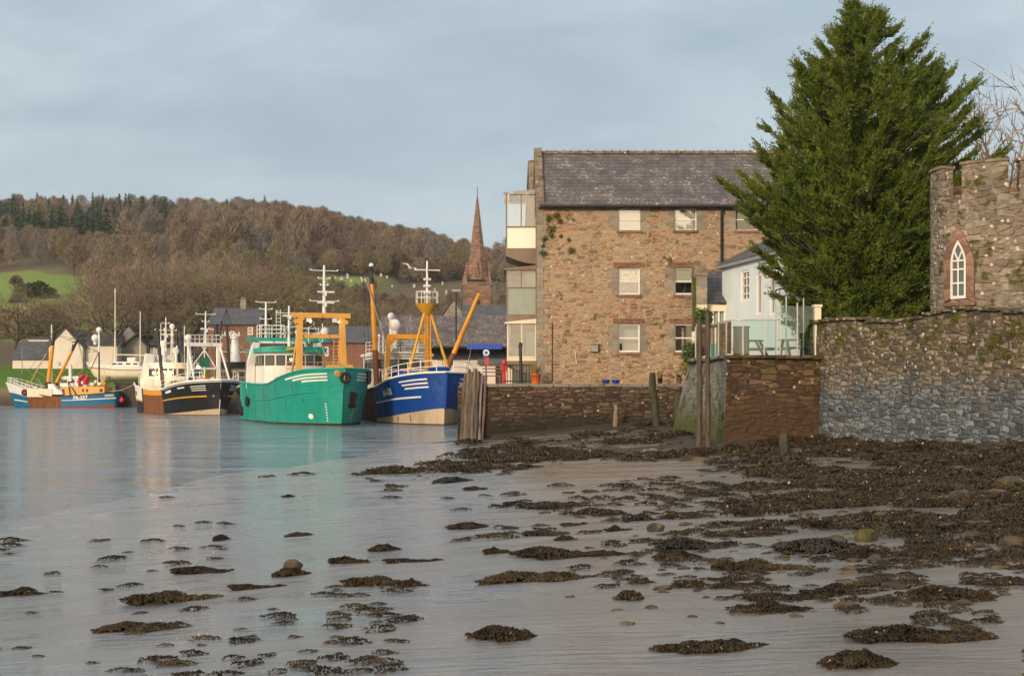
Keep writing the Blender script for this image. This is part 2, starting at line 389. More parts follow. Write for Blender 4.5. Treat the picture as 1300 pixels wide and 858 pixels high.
film=mth(nt,'MULTIPLY',mth(nt,'MULTIPLY',sstep(nt,nA,.42,.62,1,.15),mth(nt,'SUBTRACT',1.0,wm)),mth(nt,'MULTIPLY_ADD',dv,-.6,1.0))
setb(nt,b,Base_Color=base,Roughness=mth(nt,'MULTIPLY_ADD',wm,.30,mth(nt,'MULTIPLY_ADD',film,-.22,.42)),Coat_Weight=film,Coat_Roughness=.04,Coat_IOR=2.3)
nt.links.new(mth(nt,'MULTIPLY_ADD',film,.55,.35),b.inputs['Specular IOR Level'])
h=mth(nt,'MULTIPLY_ADD',mth(nt,'MULTIPLY',nB,wm),2.2,mth(nt,'MULTIPLY_ADD',nD,1.0,mth(nt,'MULTIPLY',nB,.10)))
nb_=nd(nt,'ShaderNodeBump',{'Height':h,'Strength':.55,'Distance':.022}); nt.links.new(nb_.outputs[0],b.inputs['Normal'])
cb=nd(nt,'ShaderNodeBump',{'Height':mth(nt,'MULTIPLY_ADD',nA,1.6,nD),'Strength':.50,'Distance':.045}); nt.links.new(cb.outputs[0],b.inputs['Coat Normal'])
M['mud']=m
mud=npmesh('mud',np.stack([XX.ravel(),YY.ravel(),ZZ.ravel()],1),Q,m,smooth=True); tag(mud,kind='structure')
DR=np.clip((XX-(-11.5+(YY-30)*.195)-6)/14,0,1)*np.clip(fbm(XX*.35,YY*.5,4,91)*3-.7,0,1); a=mud.data.attributes.new('dry','FLOAT','POINT'); a.data.foreach_set('value',DR.ravel().astype(np.float32))
a=mud.data.attributes.new('weed','FLOAT','POINT'); a.data.foreach_set('value',BB.ravel().astype(np.float32))

# ------------------------------------------------------------------ terrain (river bed, town ground, hill) : one sheet to the horizon
def hillz(x,y):
    x=np.asarray(x,float); y=np.asarray(y,float)
    near=np.where(x<-30,np.clip((y-171)/24,0,1)**.9*7.2-2.1,np.clip((y-126)/10,0,1)*4.9-2.1)
    t=np.clip((x+30)/60,0,1)
    z=near+np.clip(y-205,0,150)*(.185*(1-t)+.16*t)
    u=x/np.maximum(y,1)
    sl=np.interp(u,[-.6,-.38,-.2,-.12,-.02,.2,.6],[.150,.148,.145,.125,.088,.06,.05])
    z=z+np.clip(y-355,0,420)*sl-np.clip(y-775,0,900)*.05
    z=z+np.clip((y-215)/60,0,1)*(fbm(x*.02,y*.02,3,4)-.45)*9
    return z
yt=np.concatenate([np.linspace(-300,120,8),np.linspace(124,215,46),np.linspace(222,800,90),np.linspace(830,3500,14)])
xt=np.concatenate([np.linspace(-2600,-420,10),np.linspace(-400,300,150),np.linspace(320,2600,10)])
XT,YT=np.meshgrid(xt,yt); ZT=hillz(XT,YT); nx=len(xt); ny=len(yt); I=np.arange(nx*ny).reshape(ny,nx)
Q=np.stack([I[:-1,:-1].ravel(),I[:-1,1:].ravel(),I[1:,1:].ravel(),I[1:,:-1].ravel()],1)
m,nt,b,_=newmat('hill_ground'); g=coords(nt,geo=True); s=nd(nt,'ShaderNodeSeparateXYZ',{0:g})
n1=noise(nt,g,.05,5,.6); n2=noise(nt,g,.6,5,.65); n3=noise(nt,g,2.5,4,.6)
grass=mix(nt,n1,(.14,.21,.05),(.20,.27,.07)); grass=mix(nt,sstep(nt,n2,.5,.75),grass,(.17,.19,.07))
scrub=mix(nt,n2,(.09,.072,.05),(.16,.13,.085))
# pasture shows between y 235 and 350; woodland floor elsewhere
py_=mth(nt,'MULTIPLY_ADD',n1,40.0,s.outputs[1])
fm=mth(nt,'MULTIPLY',mth(nt,'MULTIPLY',sstep(nt,py_,255,262),sstep(nt,py_,372,380,1,0)),sstep(nt,s.outputs[0],-66,-58,1,0))
st=mth(nt,'MULTIPLY',mth(nt,'MULTIPLY',sstep(nt,s.outputs[1],318,322),sstep(nt,s.outputs[1],346,350,1,0)),mth(nt,'MULTIPLY',sstep(nt,s.outputs[0],-58,-54),sstep(nt,s.outputs[0],-42,-26,1,0)))
fm=mth(nt,'MAXIMUM',fm,st)
c=mix(nt,fm,scrub,grass)
bank=mth(nt,'MULTIPLY',sstep(nt,s.outputs[1],205,212,1,0),1.0)
bc=ramp(nt,mth(nt,'MULTIPLY_ADD',n2,.12,mth(nt,'MULTIPLY',s.outputs[2],.17)),[(.0,(.05,.04,.03)),(.22,(.10,.075,.05)),(.38,(.19,.15,.10)),(.5,(.09,.15,.03)),(.7,(.07,.14,.02))])
c=mix(nt,bank,c,bc)
setb(nt,b,Base_Color=c,Roughness=.95); b.inputs['Specular IOR Level'].default_value=.1; bump(nt,b,n3,.5,.3)
tag(npmesh('terrain',np.stack([XT.ravel(),YT.ravel(),ZT.ravel()],1),Q,m,smooth=True),kind='structure')
# ------------------------------------------------------------------ water
m,nt,b,_=newmat('river_water'); g=coords(nt,geo=True)
big=noise(nt,nd(nt,'ShaderNodeVectorMath',{0:g,1:(.05,.30,1)},operation='MULTIPLY').outputs[0],1.0,5,.6,.8)
w1=noise(nt,nd(nt,'ShaderNodeVectorMath',{0:g,1:(1.1,2.6,1)},operation='MULTIPLY').outputs[0],1.0,4,.55,.5)
w2=noise(nt,nd(nt,'ShaderNodeVectorMath',{0:g,1:(.28,.9,1)},operation='MULTIPLY').outputs[0],1.0,3,.5)
w2=noise(nt,nd(nt,'ShaderNodeVectorMath',{0:g,1:(.30,.42,1)},operation='MULTIPLY').outputs[0],1.0,3,.5)
w3=noise(nt,nd(nt,'ShaderNodeVectorMath',{0:g,1:(.06,.10,1)},operation='MULTIPLY').outputs[0],1.0,3,.5)
h=mth(nt,'MULTIPLY_ADD',w3,5.0,mth(nt,'MULTIPLY_ADD',w2,2.2,mth(nt,'MULTIPLY',w1,.8)))
setb(nt,b,Base_Color=(.12,.17,.215),Roughness=.09,IOR=1.85); b.inputs['Specular IOR Level'].default_value=.5
bn=nd(nt,'ShaderNodeBump',{'Height':h,'Strength':sstep(nt,big,.40,.58,.30,1.0),'Distance':.40}); nt.links.new(bn.outputs[0],b.inputs['Normal'])
wb=MB(); wb.quad((-900,-120,0),(20,-120,0),(20,190,0),(-900,190,0)); tag(wb.build('water',m),kind='structure')

# ------------------------------------------------------------------ shared materials
M['sand']=stone('sandstone_rubble',[(.25,.165,.115),(.33,.225,.155),(.30,.225,.17),(.38,.26,.165),(.23,.16,.11),(.345,.24,.15),(.32,.27,.205),(.32,.18,.11)],scale=(2.3,.04,6.4),mortar=(.345,.265,.18),mw=.16,bs=.5,lichen=.6,moss=.12,patchy=.5,cheb=True,soft=.5)
M['gable']=stone('gable_stone',[(.20,.16,.12),(.27,.22,.17),(.17,.14,.11),(.24,.18,.12)],scale=(1.8,1.8,4.2),mortar=(.2,.17,.13),lichen=.6,moss=.3)
M['quay']=stone('quay_stone',[(.085,.055,.038),(.12,.08,.055),(.07,.05,.04),(.15,.10,.065),(.10,.075,.06)],scale=(1.7,.04,5.2),mortar=(.03,.022,.016),mw=.2,bs=1.0,cheb=True,soft=.5,lichen=.2,moss=.25,mossz=(2.3,3.2),weed=(.012,.010,.006),weedz=(.2,1.5))
M['bast']=stone('bastion_stone',[(.095,.056,.030),(.13,.08,.043),(.07,.045,.028),(.15,.098,.058)],scale=(1.7,.06,5.0),mortar=(.03,.022,.016),mw=.18,bs=1.0,cheb=True,soft=.5,lichen=.45,moss=.35,mossz=(2.6,4.0),weed=(.036,.022,.012),weedz=(.6,2.4))
M['render']=stone('rough_render',[(.27,.29,.29),(.32,.34,.335),(.23,.245,.245)],scale=(5,5,7),mortar=(.16,.165,.15),mw=.2,bs=.8,lichen=.4,moss=.45,mossz=(.4,.6),patchy=.7,weed=(.045,.05,.015),weedz=(.5,2.0))
M['bound']=stone('boundary_stone',[(.17,.14,.10),(.24,.20,.15),(.12,.10,.075),(.29,.25,.19),(.19,.145,.105),(.10,.09,.075)],scale=(2.5,.25,6.0),mortar=(.055,.05,.042),mw=.11,bs=1.0,lichen=1.7,cheb=True,rot=R(68.9),soft=.5,moss=.5,mossz=(2.8,4.6),low=[(.105,.14,.175),(.15,.19,.23),(.075,.10,.13),(.21,.245,.275),(.14,.15,.17),(.16,.205,.25)],lowz=(2.3,3.9),randm=.9)
M['tower']=stone('tower_stone',[(.22,.185,.155),(.28,.24,.20),(.175,.15,.125),(.32,.28,.23),(.24,.19,.155)],scale=(2.2,2.2,4.6),mortar=(.19,.17,.14),mw=.1,cheb=True,bs=.9,lichen=1.7,moss=.4)
M['brick']=stone('red_brick',[(.21,.085,.05),(.26,.115,.07),(.17,.07,.045)],scale=(4.2,4.2,12.5),mortar=(.19,.15,.12),mw=.10,bs=.4,patchy=.5)
M['redstone']=stone('red_sandstone',[(.24,.15,.115),(.28,.18,.14),(.19,.12,.095)],scale=(1,1,2.6),mortar=(.15,.09,.07),patchy=.5,moss=.1)
M['dress']=stone('dressed_grey_stone',[(.27,.245,.205),(.31,.28,.23),(.23,.21,.18)],scale=(1.2,1.2,2.6),mortar=(.2,.18,.15),mw=.04,bs=.3,patchy=.4)
M['slate']=slate('purple_slate',(.085,.07,.075),(.125,.107,.10),.7)
M['slateg']=slate('grey_slate',(.06,.065,.075),(.09,.095,.105),.15)
M['white']=paint('white_paint',(.78,.76,.72),.45,.25); M['cream']=paint('cream_paint',(.72,.64,.50),.5,.25)
M['blind']=paint('cream_blind',(.84,.80,.70),.7,.1); M['blue_white']=paint('blue_white_render',(.66,.74,.79),.8,.2,gs=.8)
M['housewhite']=paint('house_white',(.66,.60,.53),.85,.35,gs=.5); M['housegrey']=paint('house_grey',(.30,.285,.27),.9,.4,gs=.5)
M['black']=paint('black_iron',(.02,.02,.022),.5,.3); M['grey']=paint('grey_metal',(.28,.29,.30),.45,.4)
M['galv']=paint('pale_steel',(.55,.56,.56),.35,.3,metal=.4); M['dark']=paint('dark_interior',(.025,.028,.03),.8,.2)
M['curtain']=paint('grey_green_curtain',(.30,.34,.30),.8,.3); M['brown']=paint('brown_timber_paint',(.20,.15,.11),.6,.4)
M['wood']=wood('weathered_timber',(.13,.10,.075),(.24,.19,.14)); M['wetwood']=wood('wet_dark_timber',(.030,.022,.016),(.085,.062,.045))
M['slimewood']=wood('weedy_timber',(.022,.024,.012),(.06,.055,.03)); M['fence']=wood('red_brown_timber',(.13,.07,.05),(.22,.13,.10)); M['postwood']=wood('grey_brown_post',(.042,.030,.023),(.10,.072,.055))
M['glass']=glassmat('window_glass',(.90,.93,.91),.26); M['glassb']=glassmat('bright_window_glass',(.97,.97,.95),.40); M['rail_glass']=glassmat('terrace_glass',(.83,.93,.90),.07)
M['gutter']=M['black']; M['terracotta']=paint('orange_terracotta',(.55,.13,.035),.6,.2); M['bluep']=paint('blue_plastic',(.015,.07,.42),.4,.15)
M['moss']=leafmat('moss_green',(.035,.05,.01),(.11,.12,.025),2.5,0,.9); M['plant']=leafmat('garden_leaf',(.035,.07,.015),(.10,.15,.03),3)
M['straw']=leafmat('dry_grass_leaf',(.22,.16,.05),(.32,.26,.09),5); M['concrete']=stone('concrete',[(.20,.19,.17),(.23,.22,.19)],scale=(.8,.8,1),mortar=(.2,.19,.17),patchy=.6,moss=.2)
M['paving']=stone('quay_paving',[(.13,.12,.11),(.16,.15,.135)],scale=(1,1,1),mortar=(.1,.09,.08),patchy=.5)
M['turq']=paint('turquoise_panel',(.20,.55,.50),.5,.2); M['redp']=paint('red_paint',(.52,.04,.03),.45,.25)

# ------------------------------------------------------------------ facade with openings
def facade(mb,o,u,L,z0,z1,ops,n,dep=.2,mi=0,rmi=0):
    """o origin (x,y), u unit dir along wall, n inward normal; ops (a,b,za,zb)"""
    us=sorted({0,L,*[q for p in ops for q in p[:2]]}); zs=sorted({z0,z1,*[q for p in ops for q in p[2:4]]})
    P=lambda a,z,d=0: (o[0]+u[0]*a+n[0]*d,o[1]+u[1]*a+n[1]*d,z)
    for i in range(len(us)-1):
        for j in range(len(zs)-1):
            ca=(us[i]+us[i+1])/2; cz=(zs[j]+zs[j+1])/2
            if any(p[0]<ca<p[1] and p[2]<cz<p[3] for p in ops): continue
            mb.quad(P(us[i],zs[j]),P(us[i+1],zs[j]),P(us[i+1],zs[j+1]),P(us[i],zs[j+1]),mi)
    for a,b_,za,zb in ops:
        for q in((P(a,za),P(a,za,dep),P(a,zb,dep),P(a,zb)),(P(b_,za),P(b_,zb),P(b_,zb,dep),P(b_,za,dep)),(P(a,za),P(b_,za),P(b_,za,dep),P(a,za,dep)),(P(a,zb),P(a,zb,dep),P(b_,zb,dep),P(b_,zb))): mb.quad(*q,rmi)
def window(parent,o,u,n,op,dep=.2,kind='sash',framem=None,blind=0,sill=None,fw=.08,back='dark',name='window',cols=1,rows=2,bright=False):
    a,b_,za,zb=op; fm=framem or M['white']
    P=lambda q,z,d: Vector((o[0]+u[0]*q+n[0]*d,o[1]+u[1]*q+n[1]*d,z))
    f=MB()
    def barr(a0,a1,z0,z1,d0,d1):
        vs=[P(q,z,d) for d in(d0,d1) for z in(z0,z1) for q in(a0,a1)]
        f.add(vs,[(0,2,3,1),(4,5,7,6),(0,1,5,4),(2,6,7,3),(0,4,6,2),(1,3,7,5)])
    d0,d1=dep-.12,dep-.02
    barr(a,a+fw,za,zb,d0,d1); barr(b_-fw,b_,za,zb,d0,d1); barr(a+fw,b_-fw,za,za+fw*1.2,d0,d1); barr(a+fw,b_-fw,zb-fw,zb,d0,d1)
    for r in range(1,rows): zm=za+(zb-za)*r/rows; barr(a+fw,b_-fw,zm-.03,zm+.03,d0+.01,d1)
    for k in range(1,cols): am=a+(b_-a)*k/cols; barr(am-.022,am+.022,za+fw,zb-fw,d0+.02,d1-.01)
    w_=f.build(name,fm,parent,True)
    g_=MB(); g_.quad(P(a+.03,za+.03,d1-.035),P(b_-.03,za+.03,d1-.035),P(b_-.03,zb-.03,d1-.035),P(a+.03,zb-.03,d1-.035)); 
    go=g_.build('pane',M['glassb'] if blind==1 or bright else M['glass'],w_); go.location=(0,0,0)
    go.data.transform(Matrix.Translation(-Vector(parent.location)))
    def sub(nm,mb,mt): 
        q=mb.build(nm,mt,w_); q.data.transform(Matrix.Translation(-Vector(parent.location))); return q
    r_=MB(); dd=dep+.5; r_.quad(P(a-.2,za-.2,dd),P(b_+.2,za-.2,dd),P(b_+.2,zb+.2,dd),P(a-.2,zb+.2,dd))
    for q in((a-.0,a-.0),(b_,b_)): r_.quad(P(q[0],za,dep),P(q[0],za,dd),P(q[0],zb,dd),P(q[0],zb,dep))
    r_.quad(P(a,za,dep),P(b_,za,dep),P(b_,za,dd),P(a,za,dd)); r_.quad(P(a,zb,dep),P(b_,zb,dep),P(b_,zb,dd),P(a,zb,dd))
    sub('room_back',r_,M[back])
    if blind:
        q=MB(); zz=zb-(zb-za)*blind; q.quad(P(a+.02,zz,dep-.045),P(b_-.02,zz,dep-.045),P(b_-.02,zb-.02,dep-.045),P(a+.02,zb-.02,dep-.045)); sub('blind',q,M['blind'])
    if sill:
        q=MB(); vs=[P(t,z,d) for d in(-.07,dep-.1) for z in(za-.13,za) for t in(a-.08,b_+.08)]; q.add(vs,[(0,2,3,1),(4,5,7,6),(0,1,5,4),(2,6,7,3),(0,4,6,2),(1,3,7,5)]); sub('sill',q,sill)
    return w_
def slabroof(mb,a,b,c,d,t=.12,mi=0):
    """thick roof slope from four corners a,b (eave) c,d (ridge)"""
    a,b,c,d=[Vector(q) for q in(a,b,c,d)]; n=(b-a).cross(d-a).normalized()
    if n.z<0: n=-n
    return mb.ext([a,b,c,d],n*t,mi)
# ------------------------------------------------------------------ quay
qg=MB(); qg.prism([(-2.5,67.1),(7.4,67.1),(12,64.5),(60,64.5),(60,185),(-47.6,185),(-49.6,168),(-1.2,122)],-2.4,2.97); tag(qg.build('quay_ground',M['paving']),kind='structure')
hw=thing('harbour_wall','low brown rubble stone harbour wall under the stone warehouse','wall',(3,66.5,0))
q=MB(); 
def rubble_wall(q,a,b,th,z0,z1,seg=.4,jit=.05,n_in=None,mi=0,batter=0.0):
    a=Vector((a[0],a[1],0)); b=Vector((b[0],b[1],0)); L=(b-a).length; u=(b-a)/L; n=Vector((-u.y,u.x,0))
    if n_in is not None and n.dot(Vector((n_in[0],n_in[1],0)))<0: n=-n
    k=int(L/seg); r=random.Random(int(L*100)); zs=np.linspace(z0,1,9)
    rows=9; g0=[]
    for i in range(k+1):
        p=a+u*(L*i/k); top=(z1(i/k) if callable(z1) else z1)+r.uniform(-jit,jit)
        g0.append([(p-n*(batter*(1-j/(rows-1)))+n*r.uniform(-jit,jit)*.6*(0 if i in(0,k) else 1)).to_tuple()[:2]+(z0+(top-z0)*j/(rows-1),) for j in range(rows)]+[(p.x+n.x*th,p.y+n.y*th,top)])
    base=[]; vs=[v for col in g0 for v in col]; R1=rows+1
    fs=[(i*R1+j,(i+1)*R1+j,(i+1)*R1+j+1,i*R1+j+1) for i in range(k) for j in range(rows)]
    q.add(vs,fs,mi,False)
    e=g0[0]; q.add([*e,(e[-1][0],e[-1][1],z0)],[tuple(range(R1+1))],mi); e=g0[-1]; q.add([*e,(e[-1][0],e[-1][1],z0)],[tuple(range(R1+1))[::-1]],mi)
rubble_wall(q,(-2.55,66.5),(9.5,66.3),.6,-1.2,2.86,n_in=(0,1),batter=.25); q.build('wall',M['quay'],hw,True)
q=MB(); rubble_wall(q,(-2.56,67.1),(-2.7,66.5),.3,-1.2,2.86,n_in=(1,0)); q.build('end_wall',M['quay'],hw,True)
q=MB(); r=random.Random(3); x=-2.6
while x<9.4:
    w_=r.uniform(.7,1.3); q.box((x+w_/2,66.75,2.93+r.uniform(-.015,.015)),(w_-.02,.75,.17),rz=r.uniform(-.01,.01)); x+=w_
q.build('coping',M['concrete'],hw,True,.02)
bw=thing('timber_quay','dark timber faced quay behind the moored trawlers','quay',(-25,145,0))
q=MB()
A=Vector((-1.2,121.8,0)); B=Vector((-49.7,167.8,0)); u=(B-A).normalized()
k=150
for i in range(k): p=A+(B-A)*(i+.5)/k; q.box((p.x-u.y*-.15,p.y+u.x*.15,.5),(.4,.22,5.0+.2*math.sin(i*3.1)),rz=math.atan2(u.y,u.x))
q.build('timber_facing',M['wetwood'],bw,True)
q=MB(); q.box(((A+B)/2).to_tuple()[:2]+(3.02,),((B-A).length,.5,.3),rz=math.atan2(u.y,u.x)); q.build('capping_beam',M['wetwood'],bw,True)
# ------------------------------------------------------------------ warehouse
W0=Vector((1.28,68.0,3.0))
wh=thing('stone_warehouse','three storey brown stone warehouse with a purple slate roof and cream blinds','building',W0)
XR=15.0; ZE=12.0; ZR=15.35
def zz(py): return Z(py,68.0)
def xx(px): return X(px,68.0)-1.28
cols=[799,870.5,948]; ops=[]; meta=[]
for ci,c in enumerate(cols):
    ops.append((xx(c-14),xx(c+14),zz(292.5),zz(265))); meta.append(('top',ci))
for ci,c in enumerate(cols[:2]):
    ops.append((xx(c-14.3),xx(c+13.5),zz(374),zz(340))); meta.append(('mid',ci))
for ci,c in enumerate(cols[:2]):
    ops.append((xx(c-14.3),xx(c+13.3),zz(447),zz(411))); meta.append(('low',ci))
q=MB(); facade(q,(1.28,68.0),(1,0),XR-1.28,2.9,ZE,ops,(0,1),.25)
LW=[(1.28,68.0),(1.22,77.0),(.85,87.0)]
def gable(q,a,b,zr,mi):
    q.add([(a[0],a[1],2.9),(b[0],b[1],2.9),(b[0],b[1],ZE),((a[0]+b[0])/2,(a[1]+b[1])/2,zr),(a[0],a[1],ZE)],[(0,4,3,2,1)],mi)
gable(q,LW[0],LW[1],ZR,1); gable(q,LW[1],LW[2],ZR+.9,1)
gable(q,(XR,77),(XR,68),ZR,1); gable(q,(XR,87),(XR,77),ZR+.9,1); q.quad((.85,87,2.9),(XR,87,2.9),(XR,87,ZE),(.85,87,ZE),1)
q.build('wall',[M['sand'],M['gable']],wh,True)
rf=MB(); slabroof(rf,(1.45,67.75,ZE-.03),(XR,67.75,ZE-.03),(XR,72.5,ZR),(1.42,72.5,ZR)); slabroof(rf,(XR,77,ZE),(1.4,77,ZE),(1.42,72.5,ZR),(XR,72.5,ZR))
slabroof(rf,(1.2,77.0,ZE),(XR,77.0,ZE),(XR,82,ZR+.9),(1.1,82,ZR+.9)); slabroof(rf,(XR,87.2,ZE),(1.0,87.2,ZE),(1.1,82,ZR+.9),(XR,82,ZR+.9))
ro=rf.build('roof',M['slate'],wh,True)
rg=MB(); x=1.5
while x<XR-.4: rg.box((x+.2,72.5,ZR+.17),(.42,.26,.14)); rg.box((x+.4,72.5,ZR+.26),(.07,.1,.1)); x+=.44
o=rg.build('ridge_tiles',M['gable'],ro); o.data.transform(Matrix.Translation(-W0))
cp=MB()
for (a,b_,zr) in((LW[0],LW[1],ZR),(LW[1],LW[2],ZR+.9)):
    mx=((a[0]+b_[0])/2,(a[1]+b_[1])/2)
    for e in(a,b_):
        ext_=(e[0],e[1]-.25*(1 if e is a else -1))
        cp.ext([(e[0]-.06,ext_[1],ZE-.1),(e[0]+.36,ext_[1],ZE-.1),(mx[0]+.36,mx[1],zr+.02),(mx[0]-.06,mx[1],zr+.02)],(0,0,.42))
cp.build('gable_coping',M['gable'],wh,True,.03)
for op,(row,ci) in zip(ops,meta):
    bl={'top':1.0,'mid':.55 if ci==1 else .0,'low':0}[row]
    w_=window(wh,(1.28,68.0),(1,0),(0,1),op,.25,blind=bl,bright=(row=='mid' and ci==0),sill=M['redstone'],fw=.07 if row!='top' else .035,back='curtain' if (row=='low' and ci==0) else 'dark')
    if row=='mid' and ci==0:
        q=MB(); q.quad((1.28+op[0]+.03,68.32,op[2]+.75),(1.28+op[1]-.03,68.32,op[2]+.75),(1.28+op[1]-.03,68.32,op[3]-.03),(1.28+op[0]+.03,68.32,op[3]-.03)); o=q.build('blind',M['blind'],w_); o.data.transform(Matrix.Translation(-W0))
        rr=random.Random(4); q=MB()
        for k in range(90):
            px=1.28+rr.uniform(op[0]+.12,op[1]-.12); pz=op[2]+.15+abs(rr.gauss(0,.38)); q.box((px,68.27+rr.uniform(-.03,.03),min(pz,op[3]-.2)),(.09,.012,.05),ry=rr.uniform(-1.4,1.4))
        o=q.build('pot_plant',M['straw'],w_); o.data.transform(Matrix.Translation(-W0))
    # dressed jambs and lintel
    for sgn,e in((-1,op[0]),(1,op[1])):
        q=MB(); z=op[2]; k=0; rr=random.Random(ci*7+len(row))
        while z<op[3]-.05:
            h_=min(rr.uniform(.28,.4),op[3]-z); wd=.52 if (k+(sgn>0))%2 else .30
            q.box((1.28+e+sgn*wd/2,68.03,z+h_/2),(wd-.008,.07,h_-.004)); z+=h_;k+=1
        o=q.build('jamb_stones',M['dress'],w_); o.data.transform(Matrix.Translation(-W0))
    if row!='top':
        q=MB(); q.box((1.28+(op[0]+op[1])/2,68.025,op[3]+.14),(op[1]-op[0]+.5,.06,.25)); o=q.build('lintel',M['brick'],w_); o.data.transform(Matrix.Translation(-W0))
q=MB(); z=2.95; k=0; rr=random.Random(9)
while z<ZE-.1:
    h_=min(rr.uniform(.3,.42),ZE-.05-z); wd=.55 if k%2 else .33; q.box((1.28+wd/2-.02,68.02,z+h_/2),(wd,.09,h_-.02)); z+=h_;k+=1
q.build('corner_stones',M['dress'],wh,True)
q=MB(); q.tube([(1.4,67.62,ZE-.02),(XR,67.62,ZE-.02)],.075,8); q.build('gutter',M['gutter'],wh,True)
q=MB(); xp=X(916,67.9); q.tube([(xp,67.65,ZE-.1),(xp,67.86,ZE-.45),(xp,67.86,3.2)],.065,8)
for z in(4.2,6,8,10): q.box((xp,67.9,z),(.2,.14,.05))
q.build('drainpipe',M['gutter'],wh,True)
q=MB(); q.tube([(1.22+.06,77,ZE-.1),(1.05,76.8,ZE-.5),(1.05,76.8,9.9)],.08,8); q.mm((1.0,76.6,ZE-.35),(1.3,77.0,ZE)); q.build('drainpipe',M['gutter'],wh,True)
q=MB(); q.tube([(X(701,68),67.97,3.1),(X(701,68),67.97,6.1)],.022,5); q.build('cable',M['gutter'],wh,True)
q=MB(); q.box((X(755,67.8),67.86,Z(441,67.8)),(.32,.26,.42)); q.box((X(755,67.8),67.8,Z(436,67.8)),(.4,.36,.06)); q.build('wall_lantern',M['grey'],wh,True)
# balconies on the gable
def balc(nm,x0,x1,y0,y1,zf,zp,zt,glassy,roofm):
    b_=MB(); n=8; ps=[]
    # floor slab with an arched soffit
    poly=[(x0,y0,zf),(x1,y0,zf)]+[(x1-(x1-x0)*i/n,y0,zf-.28-.42*math.sin(PI*.5*(1-i/n))*1.0) for i in range(n+1)]
    b_.ext(poly,(0,y1-y0,0)); bo=b_.build(nm,M['brown'],wh,True)
    def sub(n_,mb,mt): q=mb.build(n_,mt,bo); q.data.transform(Matrix.Translation(-W0)); return q
    fr=MB()
    for x in(x0,x1-.06): fr.mm((x,y0,zf),(x+.06,y0+.07,zt))
    fr.mm((x0,y1-.07,zf),(x0+.07,y1,zt)); fr.mm((x0,y0-.003,zp),(x1,y0+.06,zp+.07)); fr.mm((x0-.003,y0,zp),(x0+.06,y1,zp+.07)); fr.mm((x0,y0-.002,zf),(x1,y0+.05,zf+.12))
    fr.mm(((x0+x1)/2-.03,y0,zp),((x0+x1)/2+.03,y0+.06,zt))
    sub('frame',fr,M['cream'] if nm=='bay_window' else M['brown'])
    gp=MB(); gp.quad((x0+.05,y0+.03,zf+.1),(x1-.05,y0+.03,zf+.1),(x1-.05,y0+.03,zp),(x0+.05,y0+.03,zp)); sub('front_panel',gp,M['blind'] if glassy=='open' else M['curtain'] if nm=='balcony' else M['cream'])
    sp=MB(); sp.quad((x0+.02,y0+.05,zf+.1),(x0+.02,y1,zf+.1),(x0+.02,y1,zp),(x0+.02,y0+.05,zp)); sub('side_panel',sp,M['brown'])
    gl=MB(); gl.quad((x0+.05,y0+.035,zp+.05),(x1-.05,y0+.035,zp+.05),(x1-.05,y0+.035,zt-.03),(x0+.05,y0+.035,zt-.03)); gl.quad((x0+.03,y0+.05,zp+.05),(x0+.03,y1,zp+.05),(x0+.03,y1,zt-.03),(x0+.03,y0+.05,zt-.03)); sub('glazing',gl,M['glass'])
    if glassy=='glass':
        cu=MB(); n=14
        for i in range(n): x=x1-.1-(x1-x0-.2)*.45*i/n; cu.box((x,y0+.35+.05*(i%2),(zp+zt)/2),(.07,.03,zt-zp))
        sub('curtain',cu,M['curtain'])
    rr_=MB(); rr_.ext([(x0-.12,y0-.12,zt),(x1,y0-.12,zt),(x1,y0-.12,zt+.26),(x0-.12,y0-.12,zt+.08)],(0,y1-y0+.24,0)); sub('canopy',rr_,roofm)
    return bo
balc('balcony',-.32,1.28,69.6,73.2,Z(318,69.6),Z(289,69.6),Z(247,69.6),'open',M['glass'])
balc('balcony',-.30,1.28,69.6,73.2,Z(402,69.6),Z(366,69.6),Z(343,69.6),'glass',M['brown'])
balc('bay_window',-.26,1.26,69.5,73.2,Z(458,69.5),Z(454,69.5),Z(411,69.5),'glass',M['cream'])
# a lower range keeps the rear balconies' wall continuous
# moss tufts on wall
def tuft(n,r,seed,mt,sq=.7,name='foliage',leaf=.07,parent=None):
    rr=random.Random(seed); q=MB()
    for i in range(n):
        d=Vector((rr.gauss(0,1),rr.gauss(0,1),rr.gauss(0,1))).normalized(); p=d*r*rr.uniform(.3,1); p.z*=sq
        s=leaf*rr.uniform(.6,1.4); t=d.orthogonal().normalized(); b_=d.cross(t); a_=rr.uniform(0,6); t2=t*math.cos(a_)+b_*math.sin(a_)
        tip=p+(d*.6+t2).normalized()*s*2; sd=d.cross(t2).normalized()*s*.5
        q.add([p-sd,p+sd,tip],[(0,1,2)])
    return q.build(name,mt,parent)
pl0=None
for i,(px,py,s) in enumerate([(697,277,.9),(707,274,.9),(711,281,.7),(699,291,1.2),(700,299,.7),(692,303,.8),(690,322,.9),(712,300,.5),(725,318,.9),(722,304,.5),(690,312,.6)]):
    if pl0 is None: o=tuft(110,.22,5,M['moss'],1.1,'wall_plant',.06); pl0=o
    else: o=pl0.copy(); COL.objects.link(o)
    o.location=(X(px,67.93),67.93,Z(py,67.93)); o.scale=(s,.6*s,s); o.rotation_euler=(0,i*1.3,0)
    tag(o,'dark moss tuft growing on the upper left corner of the warehouse','wall plant','moss tufts on the warehouse wall')
